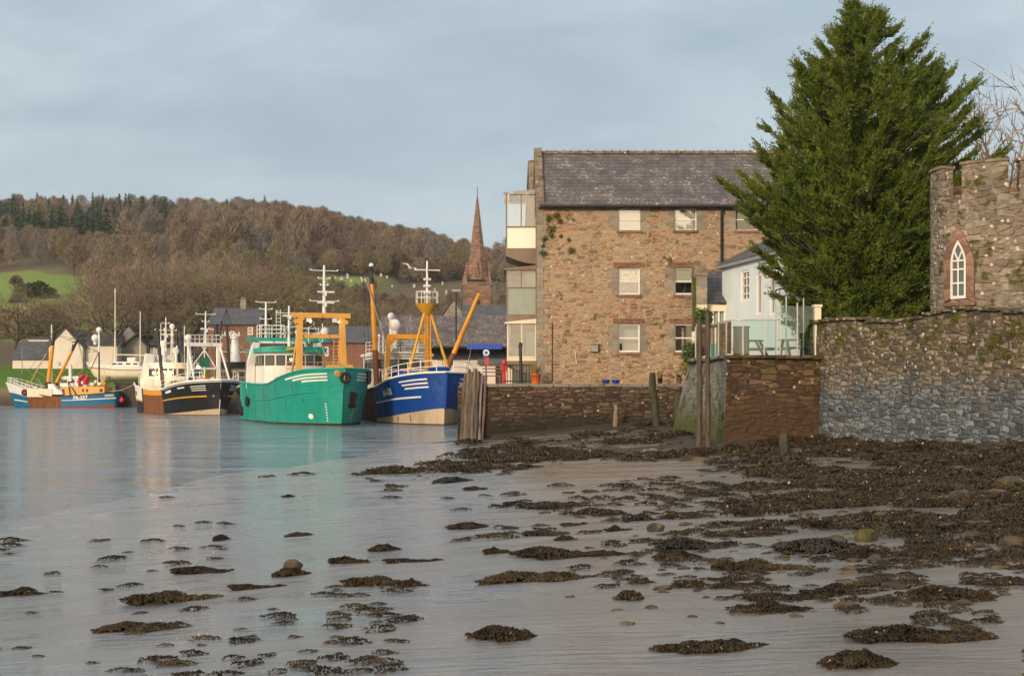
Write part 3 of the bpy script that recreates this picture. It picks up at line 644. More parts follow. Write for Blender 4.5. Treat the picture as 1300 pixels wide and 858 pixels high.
# things on the quay edge
def pot(px,py,r,h,mt,cat,label,plant=None,Y=66.8,name='flower_pot'):
    b0=at(px,py,Y); b0.z=3.02; t=thing(name,label,cat,b0); q=MB(); q.tube([(0,0,0),(0,0,h*.85),(0,0,h*.86),(0,0,h)],[r*.75,r,r*1.12,r*1.1],14); q.build('pot',mt,t)
    if plant:
        q=MB(); rr=random.Random(int(px))
        for i in range(60):
            a_=rr.uniform(0,6.3); l=rr.uniform(.25,.7)*plant[1]; d=Vector((math.cos(a_)*rr.uniform(.1,.6),math.sin(a_)*rr.uniform(.1,.6),1)).normalized()
            p=Vector((math.cos(a_)*r*.5,math.sin(a_)*r*.5,h-.02)); s=Vector((-d.y,d.x,0)).normalized()*.02
            q.add([p-s,p+s,p+d*l*.6+s*.7,p+d*l*.6-s*.7,p+d*l+Vector((d.x,d.y,-.1))*l*.3],[(0,1,2,3),(3,2,4)])
        q.build('leaves',plant[0],t)
    return t
pot(680,485,.26,.5,M['terracotta'],'plant pot','orange terracotta pot of tall yellow grass at the warehouse corner',(M['straw'],1.1))
for px,lab in((769,'left one of the two small blue tubs on the quay coping'),(781.5,'right one of the two small blue tubs on the quay coping')): pot(px,485,.2,.2,M['bluep'],'tub',lab,name='plastic_tub')
pot(838,485,.13,.28,M['black'],'plant pot','small black pot of yellow flowers beside the mossy quay post',(M['straw'],.75))
pot(862,485,.15,.3,M['fence'],'plant pot','small brown pot under the right ground floor window of the warehouse',(M['plant'],.5))
q=MB(); q.tube([at(752,490,66.55),at(764,470,66.3)],.02,5); tag(q.build('bamboo_cane',M['straw']),'thin yellow cane leaning on the harbour wall coping','cane')
q=MB(); q.tube([at(732,462,67.95),at(730,445,67.95)],.02,5); tag(q.build('white_stick',M['white']),'thin white stick leaning against the warehouse wall','stick')
# railing by the bay window
rl=thing('railing','dark iron railing under the bay window','railing',(X(650,67.3),67.3,3.0)); q=MB()
for px in np.linspace(640,676,10): q.bar((X(px,67.3),67.3,3.0),(X(px,67.3),67.3,4.0),.035)
q.build('balusters',M['black'],rl,True); q=MB()
for z in(3.15,3.95): q.tube([(X(638,67.3),67.3,z),(X(678,67.3),67.3,z)],.03,6)
q.build('rail',M['black'],rl,True)
q=MB(); q.cyl((X(661,67.1),67.1,2.98),(X(661,67.1),67.1,Z(437,67.1)),.09,.075,8); q.ball((X(661,67.1),67.1,Z(437,67.1)),.1); tag(q.build('iron_post',M['black']),'dark post standing in front of the bay window','post')
# barbecue / lifebuoy cabinet and other quay clutter
kb=thing('lifebuoy_stand','blue and red lifebuoy stand with a white ring behind the timber piles','lifebuoy stand',(X(618,72),72,3.0))
q=MB(); q.mm((X(617,72)-.04,72,3),(X(617,72)+.04,72.08,4.6)); q.build('post',M['bluep'],kb,True)
q=MB(); q.box((X(618,72),71.95,Z(459,72)),(.24,.06,.4)); q.build('red_panel',M['redp'],kb,True)
q=MB(); q.box((X(617,72),71.97,Z(449,72)),(.32,.06,.42)); q.build('blue_board',M['bluep'],kb,True)
q=MB(); q.torus((X(617.5,72),71.9,Z(448,72)),.13,.05); q.build('ring',M['white'],kb,True)
q=MB(); b0=Vector((X(640,69),69,3)); q.box((b0.x,69,3.35),(.22,.2,.7)); q.box((b0.x-.02,68.95,3.85),(.3,.26,.34),rz=.2); q.ball((b0.x,68.9,4.1),.14); tag(q.build('petrol_pump',M['redp']),'small red pump beside the railing of the bay window','pump')
bn_=thing('bench','brown slatted bench on the quay behind the timber piles','bench',(X(624,70),70,3)); q=MB()
for z in(3.42,3.62,3.8): q.box((X(624,70),70+(z>3.5)*.22,z),(1.0,.1 if z>3.5 else .4,.06))
q.build('seat',M['fence'],bn_,True)
for sx in(-.42,.42): q=MB(); q.mm((X(624,70)+sx-.04,69.8,3),(X(624,70)+sx+.04,70.25,3.4)); q.build('leg',M['fence'],bn_,True)
sd_=thing('white_shed','white lean-to shed with a dark doorway behind the quay bench','shed',(X(632,84),84,3)); q=MB()
q.mm((X(608,84),84,2.95),(X(650,84),86.5,4.2)); q.build('wall',M['housewhite'],sd_,True)
q=MB(); q.mm((X(629,84),83.96,3),(X(638,84),84.02,4.1)); q.build('door',M['dark'],sd_,True)
q=MB(); q.ext([(X(606,84),83.7,4.2),(X(652,84),83.7,4.2),(X(652,84),86.8,4.5),(X(606,84),86.8,4.5)],(0,0,.1)); q.build('roof',M['slateg'],sd_,True)

# ------------------------------------------------------------------ timber piles and posts
def pile(a,b,r,mt,label,cat='post',group=None,name='timber_pile',seed=0):
    rr=random.Random(seed); a=Vector(a); b=Vector(b); q=MB(); n=7; pts=[];rs=[]
    for i in range(n): pts.append((b-a)*(i/(n-1))+Vector((rr.uniform(-.035,.035),rr.uniform(-.03,.03),0))); rs.append(r*(1.08-.2*i/(n-1))*rr.uniform(.86,1.12))
    q.tube(pts,rs,9); o=q.build(name,mt); o.location=a
    return tag(o,label,cat,group)
GP='timber fender piles at the quay corner'
M['galvwood']=wood('bleached_timber',(.20,.20,.19),(.34,.33,.31)); M['palewood']=wood('pale_topped_timber',(.085,.068,.052),(.18,.145,.115)); M['darkwood']=wood('dark_brown_timber',(.05,.038,.03),(.14,.105,.08))
for i,(pb,pt,yt,Y,r,mt,lab) in enumerate([(585.5,591,475,66.0,.12,'darkwood','leftmost dark timber pile at the quay corner beside the blue trawler'),
  (589.5,595,469,65.8,.115,'palewood','second timber pile from the left at the quay corner, pale topped'),
  (594,599,472,65.75,.12,'darkwood','third timber pile from the left at the quay corner, dark'),
  (598,603.5,468,65.7,.11,'palewood','fourth timber pile from the left at the quay corner, tallest'),
  (602.5,607,471,65.75,.115,'darkwood','fifth timber pile from the left at the quay corner, dark'),
  (606.5,611,474,65.9,.10,'galvwood','pale grey bleached timber pile at the quay corner'),
  (611,616,476,66.1,.10,'fence','rightmost reddish timber pile at the quay corner')]):
    a_=at(pb,556,Y); a_.z=-.3; pile(a_,(X(pt,Y+.3),Y+.3,Z(yt,Y)),r,M[mt],lab,'pile',GP,seed=i)
a_=at(834,548,62); pile((a_.x,62,float(mudz(a_.x,62))-.2),(X(828,62),62,Z(473,62)),.17,M['slimewood'],'mossy dark timber post leaning in front of the harbour wall','post',name='mooring_post',seed=11)
a_=at(782,533,65); pile((a_.x,65.2,float(mudz(a_.x,65.2))-.1),(X(782,65.2),65.2,Z(514,65.2)),.12,M['wood'],'short stump of timber post at the foot of the harbour wall','post',name='timber_stump',seed=12)
a_=at(862,520,63.5); pile((a_.x,63.5,1.0),(X(861,63.5),63.5,Z(498,63.5)),.28,M['slimewood'],'dark broken stump beside the grey rendered bastion','post',name='timber_stump',seed=13)
for px,yt,lab,mt in((888,405,'left one of the two tall timber posts before the bastion','postwood'),(899.5,397,'right one of the two tall timber posts before the bastion','postwood')):
    a_=at(px,565,48.6); pile((a_.x,48.7,.3),(X(px,48.7),48.7,Z(yt,48.7)),.105,M[mt],lab,'post','tall posts before the bastion',name='mooring_post',seed=int(px))
a_=ground(995,580); pile((a_.x,a_.y,a_.z-.1),(a_.x+.02,a_.y,a_.z+.75),.16,M['slimewood'],'short weed covered stump below the terrace bastion','post',name='timber_stump',seed=14)
# ------------------------------------------------------------------ terrace bastion
bs=thing('terrace_bastion','brown stone bastion with a grey rendered side carrying the glass railed terrace','bastion',(9.6,50,0)); q=MB()
FLb=(7.82,49.6,-.2); FLt=(8.02,50,4.0); FRb=(11.9,49.9,-.2); FRt=(11.75,50.3,4.0); BLb=(6.75,58.8,-.2); BLt=(7.75,58.6,4.0); BRt=(16,58.6,4.0)
def grid(q,a,b,c,d,nu,nv,mi,jit,seed):
    rr=np.random.RandomState(seed); a,b,c,d=[np.array(t) for t in(a,b,c,d)]; vs=[]
    for i in range(nu+1):
        for j in range(nv+1):
            u_,v_=i/nu,j/nv; p=(a*(1-u_)+b*u_)*(1-v_)+(d*(1-u_)+c*u_)*v_
            if 0<i<nu and 0<j<nv: p=p+rr.uniform(-jit,jit,3)
            vs.append(tuple(p))
    q.add(vs,[(i*(nv+1)+j,(i+1)*(nv+1)+j,(i+1)*(nv+1)+j+1,i*(nv+1)+j+1) for i in range(nu) for j in range(nv)],mi)
grid(q,FLb,FRb,FRt,FLt,16,16,0,.018,1); grid(q,BLb,FLb,FLt,BLt,20,14,1,.04,2); q.quad(FLt,FRt,BRt,BLt,2); 
q.build('masonry',[M['bast'],M['render'],M['paving']],bs,True)
q=MB(); rr=random.Random(5); x=8.0
while x<11.6: w_=rr.uniform(.5,.9); q.box((x+w_/2,50.12+.08*(x-8)/3.6,4.03+rr.uniform(-.02,.02)),(w_,.42,.14),rz=.06); x+=w_
q.build('coping',M['bast'],bs,True,.03)
q=MB(); rr=random.Random(6); 
for i in range(11): t=i/11; q.box((8.05-.3*(t+.04),50.3+8.3*(t+.04),4.03+rr.uniform(-.02,.02)),(.5,.78,.14),rz=.03)
q.build('side_coping',M['render'],bs,True,.03)
q=MB(); q.quad((8.1,50.2,4.005),(11.75,50.4,4.005),(16,58.5,4.005),(7.9,58.5,4.005)); q.build('terrace_floor',M['paving'],bs,True)
# glass railing
gr=thing('glass_railing','glass balustrade with slim pale posts round the terrace','railing',(9.5,50.6,4.1))
lowp=[(X(883,57),57.0),(X(897,55),55.0),(X(912,53),53.0),(X(922,51.3),51.3),(X(929,50.45),50.45),(X(943,50.45),50.45),(X(970,50.5),50.5),(X(986,50.55),50.55)]
hl=1.32
for (a_,b_) in zip(lowp[:-1],lowp[1:]):
    q=MB(); q.ext([(a_[0],a_[1],4.18),(b_[0],b_[1],4.18),(b_[0],b_[1],4.1+hl-.03),(a_[0],a_[1],4.1+hl-.03)],(.004,.012,0)); q.build('glass_panel',M['rail_glass'],gr,True)
for p in lowp: q=MB(); q.bar((p[0],p[1]-.02,4.05),(p[0],p[1]-.02,4.1+hl),.05); q.build('post',M['galv'],gr,True)
q=MB(); q.tube([(p[0],p[1]-.02,4.12+hl) for p in lowp],.03,6); q.build('handrail',M['galv'],gr,True)
hp=[(X(986,50.6),50.6),(X(990,50.6),50.6),(X(1012,50.65),50.65),(X(1033,50.7),50.7)]
for (a_,b_) in zip(hp[:-1],hp[1:]):
    q=MB(); q.ext([(a_[0],a_[1],4.15),(b_[0],b_[1],4.15),(b_[0],b_[1],5.98),(a_[0],a_[1],5.98)],(.004,.012,0)); q.build('glass_panel',M['rail_glass'],gr,True)
for p in hp[1:3]: q=MB(); q.bar((p[0],p[1]-.02,4.05),(p[0],p[1]-.02,6.1),.045); q.build('post',M['galv'],gr,True)
# curved black balcony rail
br=thing('curved_railing','black curved iron railing above the tall glass screen','railing',(X(1003,53),53,6.3)); q=MB()
arc=[(X(985,52.8)+ .0,52.8),(X(990,52.1),52.1),(X(998,51.7),51.7),(X(1008,51.6),51.6),(X(1020,51.8),51.8)]
for z in(6.42,6.72): q.tube([(p[0],p[1],z) for p in arc],.028,6)
q.build('rail',M['black'],br,True); q=MB()
for p in arc: q.bar((p[0],p[1],6.42),(p[0],p[1],6.72),.03)
q.build('baluster',M['black'],br,True)
for p in(arc[0],arc[2],arc[-1]): q=MB(); q.bar((p[0],p[1],4.0),(p[0],p[1],6.42),.045); q.build('post',M['galv'],br,True)
# picnic tables
def picnic(x,y,rz,label,w_=1.5):
    t=thing('picnic_table',label,'picnic table',(x,y,4.01),rz,'picnic tables on the terrace'); q=MB()
    for i in range(5): q.box((0,-.32+.16*i,.76),(w_,.145,.045))
    q.build('tabletop',M['wood'],t)
    for s in(-1,1):
        q=MB(); q.box((0,s*.72,.45),(w_,.26,.045)); q.build('bench_seat',M['wood'],t)
        q=MB(); q.bar((s*w_*.36,-.62,0),(s*w_*.36,-.22,.74),.09); q.bar((s*w_*.36,.62,0),(s*w_*.36,.22,.74),.09); q.bar((s*w_*.36,-.8,.41),(s*w_*.36,.8,.41),.09); q.build('leg',M['wood'],t)
picnic(X(1013,53.2),53.2,.15,'long weathered picnic table behind the tall glass screen',1.5)
picnic(X(955,54),54,1.2,'dark picnic table behind the low glass railing',1.2)
q=MB(); q.box((X(941,51.2),51.2,4.6),(.55,.3,1.15)); q.box((X(941,51.2),51.2,5.2),(.6,.36,.06)); tag(q.build('storage_box',M['wood']),'brown timber box standing behind the low glass railing','box')
for px,Y,lab,mt in((884.5,57.5,'pale panel with turquoise base at the left end of the terrace','turq'),(905,54.3,'white and turquoise beach panel between the terrace railing posts','turq'),(914,53.4,'turquoise panel standing right of the beach panel','turq')):
    q=MB(); q.box((X(px,Y),Y,4.35),(.42,.05,.6)); q.mi=1; q.box((X(px,Y),Y+.01,4.95),(.42,.05,.65)); q.torus((X(px,Y),Y-.03,5.05),.1,.03,mi=0); tag(q.build('windbreak_panel',[M['turq'],M['cream']]),lab,'panel','panels behind the terrace railing')
pot(1027,452,.2,.42,M['dark'],'plant pot','dark planter on the picnic table end of the terrace',(M['plant'],.9),Y=51.4).location.z=4.02
# ------------------------------------------------------------------ white house behind the terrace
w1=thing('white_house','blue white rendered house beside the glass railed terrace','house',(11.3,57,4)); q=MB()
O=(10.05,64.0); C_=(11.35,56.6); uL=Vector((C_[0]-O[0],C_[1]-O[1])); LL=uL.length; uL/=LL; nL=(-uL.y,uL.x)
def s_at(px):  # parameter along the left wall for a photo column
    best=min(np.linspace(0,LL,800),key=lambda s:abs(CX+F*(O[0]+uL.x*s)/(O[1]+uL.y*s)-px)); return float(best)
opA=(s_at(940.5),s_at(951),Z(384,61.5),Z(344,61.5)); opB=(s_at(960),s_at(966),Z(400,59.5),Z(348,59.5)); opC=(s_at(977),s_at(983),Z(400,57.5),Z(345,57.5))
facade(q,O,(uL.x,uL.y),LL,3.9,8.55,[opA,opB,opC],nL,.16)
facade(q,C_,(1,.05),5.2,3.9,8.55,[(.75,1.75,4.05,6.4)],(0,1),.16)
q.quad((16.55,56.86,3.9),(16.5,64,3.9),(16.5,64,8.55),(16.55,56.86,8.55)); q.build('wall',M['blue_white'],w1,True)
window(w1,O,(uL.x,uL.y),nL,opA,.16,cols=2,rows=4,fw=.12); window(w1,O,(uL.x,uL.y),nL,opB,.16,rows=1,back='blind',fw=.1); window(w1,O,(uL.x,uL.y),nL,opC,.16,rows=1,back='blind',fw=.1)
window(w1,C_,(1,.05),(0,1),(.75,1.75,4.05,6.4),.16,rows=1,cols=2,name='glass_door',back='curtain')
q=MB(); q.ext([(9.75,64.2,8.5),(11.2,56.2,8.5),(16.8,56.4,8.5),(16.8,64.2,8.5)],(0,0,.16)); q.build('eaves',M['grey'],w1,True)
q=MB(); q.add([(9.7,64.3,8.66),(11.15,56.1,8.66),(16.9,56.3,8.66),(16.9,64.3,8.66),(13.2,61,10.4),(16.2,60.5,10.4)],[(0,1,4),(1,2,5,4),(2,3,5),(3,0,4,5),(0,3,2,1)]); q.build('roof',M['slateg'],w1,True)
# annexe with slate roof, conservatory front
an=thing('slate_annexe','low annexe with a dark slate roof and glazed front between warehouse and white house','annexe',(9.6,64,4)); q=MB()
xa,xb=X(898,63.5),X(934,63.5); q.mm((xa,64.2,3.0),(xb+.4,67.4,Z(395,63.5))); q.build('wall',M['cream'],an,True)
q=MB(); slabroof(q,(xa-.1,63.4,Z(386,63.4)),(xb+.6,63.4,Z(386,63.4)),(xb+.6,66.2,Z(346,66.2)),(xa-.1,66.2,Z(346,66.2)),.1); q.build('roof',M['slateg'],an,True)
q=MB(); q.mm((xa,63.5,Z(395,63.5)),(xb+.4,63.62,Z(387,63.5))); q.build('fascia',M['cream'],an,True)
q=MB(); q.mm((xa-.1,66.1,Z(346,66.1)),(xb+.6,66.5,Z(342.5,66.1))); q.build('ridge_flashing',M['gable'],an,True)
q=MB(); 
for k in range(6): x=xa+.25+(xb-xa)*k/5; q.mm((x,63.55,4.0),(x+.07,63.62,Z(395,63.5)))
q.build('glazing_bars',M['white'],an,True)
q=MB(); q.quad((xa+.25,63.7,4.0),(xb+.3,63.7,4.0),(xb+.3,63.7,Z(395,63.5)),(xa+.25,63.7,Z(395,63.5))); q.build('curtain',M['curtain'],an,True)
ch=thing('stone_pier','mossy grey stone pier with a sloping slate cap beside the slate annexe','pier',(X(886,63),63,3)); q=MB()
x0,x1=X(882.5,63),X(897.5,63); q.mm((x0,63,2.9),(x1,64,Z(386,63))); q.build('lower_pier',M['cream'],ch,True)
q=MB(); q.mm((x0-.05,62.95,Z(386,63)),(x1,63.9,Z(350,63))); q.build('upper_pier',M['dress'],ch,True)
q=MB(); q.ext([(x0-.08,62.9,Z(350,63)),(x1+.04,62.9,Z(350,63)),(x1-.1,62.9,Z(333,63)),(x0+.02,62.9,Z(331,63))],(0,.95,0)); q.build('cap',M['gable'],ch,True)
q=MB(); q.mm((X(880,63),62.9,2.9),(X(883,63),63.3,Z(352,63))); q.build('ivy_strip',M['moss'],ch,True)
# shrubs on the terrace edge
def shrub(px,py,Y,r,label,seed,mt='plant',sq=1.0,n=700,zb=None):
    c=at(px,py,Y); t=thing('shrub',label,'shrub',(c.x,Y,c.z-r*.9)); o=tuft(n,r,seed,M[mt],sq,'foliage',.075,t); o.location=(0,0,r*.9)
    q=MB(); 
    for k in range(4): q.tube([(0,0,0),(.25*r*math.cos(k*1.7),.25*r*math.sin(k*1.7),r*1.2)],[.025,.01],5)
    q.build('stem',M['wood'],t); return t
shrub(879,448,57.5,.5,'round green shrub beside the left timber post of the terrace',21)
shrub(893,402,58.5,.42,'dark green bush behind the two tall timber posts',22)
shrub(873,466,60.5,.35,'low yellow green bush at the foot of the warehouse wall',23,'straw')
# ------------------------------------------------------------------ boundary wall
bwl=thing('boundary_wall','tall rubble garden wall, blue grey below and lichen covered above','wall',(14,45,0)); q=MB()
BP=[(11.45,51.3),(11.75,49.8),(12.9,46.6),(14.3,43.0),(15.6,39.3),(17.2,34.5)]
def wtop(d): return 5.28+.12*math.sin(d*.9)
acc=0
for i,(a_,b_) in enumerate(zip(BP[:-1],BP[1:])):
    L_=math.dist(a_,b_); rubble_wall(q,a_,b_,.7,-.3,lambda t,acc=acc,L_=L_: wtop(acc+t*L_),.3,.045,n_in=(1,.35),batter=.3); acc+=L_
q.build('masonry',M['bound'],bwl,True)
q=MB(); rr=random.Random(8); acc=0
for i,(a_,b_) in enumerate(zip(BP[:-1],BP[1:])):
    a_=Vector((*a_,0)); b_=Vector((*b_,0)); L_=(b_-a_).length; u=(b_-a_)/L_; n=Vector((-u.y,u.x,0)); n=n if n.x>0 else -n; s=0
    while s<L_-.05:
        w_=min(rr.uniform(.35,.8),L_-s); p=a_+u*(s+w_/2)+n*.3; q.box((p.x,p.y,wtop(acc+s)+.03+rr.uniform(-.02,.03)),(w_-.015,.86,rr.uniform(.09,.16)),rz=math.atan2(u.y,u.x),rx=rr.uniform(-.05,.05)); s+=w_
    acc+=L_
q.build('coping',M['bound'],bwl,True,.025)
q=MB(); q.prism([(12.2,51.3),(12.4,49.9),(13.6,46.9),(15,43.4),(16.3,39.7),(18,34.5),(60,34.5),(60,64.4),(16,64.4),(16,58.4),(11.9,51.4)],-1,3.98); tag(q.build('garden_ground',M['paving']),kind='structure')
ep=thing('end_post','white painted post where the terrace meets the garden wall','post',(X(1037,50.9),50.9,4.0)); q=MB(); x=X(1037,50.9); q.mm((x-.12,50.7,4.0),(x+.12,51.0,Z(388,50.9))); q.mm((x-.16,50.66,Z(390,50.9)),(x+.16,51.04,Z(387,50.9))); q.build('shaft',M['cream'],ep,True)
for i,(px,py,s) in enumerate([(1250,455,.9),(1262,440,.8),(1281,450,1.0),(1273,428,.7),(1290,424,.9),(1215,440,.8),(1180,432,.7),(1120,425,.7),(1158,412,.8),(1238,418,.7)]):
    Y=50-(px-1060)*.0375
    o=pl0.copy(); COL.objects.link(o); xw=X(px,Y); 
    # slide onto the wall face
    best=min(((bx*(1-t)+cx_*t,by*(1-t)+cy_*t) for (bx,by),(cx_,cy_) in zip(BP[:-1],BP[1:]) for t in np.linspace(0,1,60)),key=lambda p:abs(p[0]/p[1]-(px-CX)/F))
    o.location=(best[0]-.1,best[1]-.04,Z(py,best[1])); o.scale=(s*.9,.5*s,s*.8); o.rotation_euler=(0,i*2.1,0)
    tag(o,'yellow green moss cushion on the upper face of the garden wall','wall plant','moss cushions on the garden wall')
# ------------------------------------------------------------------ tower
TC=Vector((16.95,46.2,0)); TR=2.4
tw=thing('battlemented_tower','round battlemented stone tower with a white lancet window','tower',(TC.x,TC.y,3.9))
def tp(az,r,z): # az measured from the direction to the camera, + to the right
    base=math.atan2(-TC.y,-TC.x)+az; return (TC.x+r*math.cos(base),TC.y+r*math.sin(base),z)
zt,zm=10.35,9.3
q=MB(); n=72; rr=random.Random(2); rows=np.linspace(3.0,zm,24)
vs=[];fs=[]
for z in rows:
    for k in range(n): vs.append(tp(2*PI*k/n,TR+rr.uniform(-.025,.025),z))
for j in range(len(rows)-1):
    for k in range(n): k2=(k+1)%n; fs.append((j*n+k,j*n+k2,(j+1)*n+k2,(j+1)*n+k))
q.add(vs,fs,0); q.add([tp(2*PI*k/n,TR-.02,zm-.3) for k in range(n)],[tuple(range(n))],0)
q.build('shaft',M['tower'],tw,True)
def sector(q,a0,a1,r0,r1,z0,z1,mi=0):
    k=max(2,int((a1-a0)/.09)); A_=[a0+(a1-a0)*i/k for i in range(k+1)]; b0=len(q.v); vs=[];fs=[]
    for a_ in A_: vs+=[tp(a_,r0,z0),tp(a_,r1,z0),tp(a_,r1,z1),tp(a_,r0,z1)]
    for i in range(k):
        for j in range(4): fs.append((i*4+j,i*4+(j+1)%4,(i+1)*4+(j+1)%4,(i+1)*4+j))
    fs+=[(0,3,2,1),(k*4,k*4+1,k*4+2,k*4+3)]; q.add(vs,fs,mi)
def azpx(px): return math.asin(max(-1,min(1,(px-(CX+F*TC.x/TC.y))/(F*TR/TC.y*1.0))))
e1,e2,e3,e4=azpx(1202),azpx(1226),azpx(1279),azpx(1292)
merl=[(azpx(1184)-.5,e1),(e2,e3),(e4,e4+.75),(e4+1.05,e4+1.8),(e4+2.1,e4+2.75)]
q2=MB()
q=MB()
for a0,a1 in merl:
    sector(q,a0,a1,TR-.42,TR+.012,zm-.35,zt)
    sector(q2,a0-.02,a1+.02,TR-.47,TR+.07,zt,zt+.10)
q.build('merlon',M['tower'],tw,True); q2.build('merlon_cap',M['gable'],tw,True)
# the far parapet seen through the embrasures
q=MB(); sector(q,PI-1.7,PI+1.7,TR-.42,TR-.04,zm-.3,zt-.25); q.build('rear_parapet',M['brick'],tw,True)
q=MB(); 
for a0,a1 in((e1,e2),(e3,e4)):
    sector(q,a0+.01,a1-.01,TR-.46,TR+.04,zm-.05,zm+.06)
q.build('embrasure_sill',M['gable'],tw,True)
# lancet window
AW=azpx(1222.5); zs0,zs1=Z(377,43.9),Z(300,43.9); zsp=zs1-.72; hw=.31
def lanc(w_,z0,zsp,apex,n=8):
    pts=[(-w_,z0)]; 
    for i in range(n+1): t=i/n; pts.append((-w_*(1-t)*(1+.75*t) if t<1 else 0,zsp+(apex-zsp)*t))
    pts+= [(-p[0],p[1]) for p in pts[::-1][1:]]
    return pts
def lp(u,z,d): return tp(AW+u/TR,TR+d,z)
inn=lanc(hw,zs0,zsp,zs1); out_=lanc(hw+.27,zs0-.12,zsp-.05,zs1+.36)
q=MB(); k=len(inn); vs=[lp(*p,.10) for p in inn]+[lp(*p,.10) for p in out_]+[lp(*p,-.02) for p in inn]+[lp(*p,-.02) for p in out_]; fs=[]
for i in range(k-1): fs+=[(i,i+1,k+i+1,k+i),(i,2*k+i,2*k+i+1,i+1),(k+i,k+i+1,3*k+i+1,3*k+i)]
fs+=[(0,k,3*k,2*k),(k-1,2*k-1+0,4*k-1,3*k-1)]
q.add(vs,fs); wo_=q.build('window_surround',M['redstone'],tw,True)
TL=Vector(tw.location)
def tsub(nm,mb,mt): o=mb.build(nm,mt,wo_); o.data.transform(Matrix.Translation(-TL)); return o
i2=lanc(hw-.085,zs0+.1,zsp,zs1-.16); q=MB(); vs=[lp(*p,.06) for p in inn]+[lp(*p,.06) for p in i2]+[lp(*p,.0) for p in i2]; fs=[]
for i in range(k-1): fs+=[(i,i+1,k+i+1,k+i),(k+i,k+i+1,2*k+i+1,2*k+i)]
fs.append((0,k,2*k-1,k-1)); q.add(vs,fs)
def lbar(u0,z0,u1,z1,w_):
    q.bar(lp(u0,z0,.055),lp(u1,z1,.055),w_)
for z in(zs0+.52,zs0+.98,zsp): lbar(-hw+.05,z,hw-.05,z,.05)
lbar(0,zs0+.05,0,zsp,.04); lbar(0,zsp,-.15,zsp+.33,.04); lbar(0,zsp,.15,zsp+.33,.04)
tsub('frame',q,M['white']); 
q=MB(); vs=[lp(*p,.045) for p in inn]; q.add(vs,[tuple(range(len(vs)))]); m,nt,b,_=newmat('dull_grey_pane'); setb(nt,b,Base_Color=(.10,.125,.13),Roughness=.25); tsub('pane',q,m)
q=MB(); sector(q,AW-.26,AW+.26,TR-.1,TR+.16,zs0-.24,zs0-.12); tsub('sill',q,M['redstone'])
# ------------------------------------------------------------------ boats
M['green']=paint('sea_green_hull',plates=True,col=(.012,.31,.25),rough=.38,grime=.45,rust=.30,gs=1.1,rustcol=(.10,.07,.035)); M['green2']=paint('green_trim',(.02,.33,.27),.4,.25)
M['blue']=paint('royal_blue_hull',plates=True,col=(.005,.060,.31),rough=.35,grime=.45,rust=.28,gs=1.1); M['blue2']=paint('sky_blue_hull',(.008,.13,.27),.4,.3,.1,gs=.9)
M['navy']=paint('black_hull',plates=True,col=(.010,.011,.016),rough=.35,grime=.3,rust=.22,gs=1.1); M['rusty']=paint('rusty_steel',(.17,.065,.022),.8,.6,.6,gs=1.6,rustcol=(.30,.13,.04))
M['rustdark']=paint('dark_rusty_steel',(.055,.028,.018),.8,.6,.35,gs=1.4,rustcol=(.13,.06,.03))
M['boot']=paint('cream_boot_top',(.50,.40,.28),.7,.6,.35,gs=1.2,rustcol=(.22,.11,.05)); M['redboot']=paint('red_antifouling',(.25,.06,.035),.7,.5,.3)
M['yel']=paint('chrome_yellow',(.66,.33,.022),.45,.35,.12); M['orange']=paint('orange_yellow',(.70,.30,.015),.5,.45,.35,gs=1.4,rustcol=(.25,.07,.02))
M['gold']=paint('amber_gantry',(.70,.37,.09),.45,.3,.05); M['boatwhite']=paint('boat_white',(.76,.75,.72),.4,.3,.08,gs=1.3,rustcol=(.40,.25,.13))
M['deck']=paint('deck_grey',(.20,.18,.15),.8,.5,.2); M['rubber']=paint('tyre_rubber',(.015,.015,.016),.8,.2); M['bglass']=None
m,nt,b,_=newmat('wheelhouse_glass'); setb(nt,b,Base_Color=(.045,.06,.06),Roughness=.08); b.inputs['Specular IOR Level'].default_value=.8; M['bglass']=m
M['rope']=paint('dark_rigging_rope',(.07,.06,.055),.9,.1); M['palerope']=paint('pale_rope',(.42,.40,.36),.9,.1); M['orpaint']=paint('orange_red_paint',(.60,.12,.02),.5,.3)
M['bulb']=lampmat('lit_deck_lamp',(1.0,.62,.26),240.0); M['bulbw']=lampmat('lit_white_lamp',(1.0,.86,.62),28.0)
M['letter']=paint('white_lettering',(.80,.78,.72),.5,.15); M['float']=paint('float_red',(.55,.03,.05),.5,.2); M['netgreen']=paint('fishing_net_green',(.03,.16,.10),.95,.4)
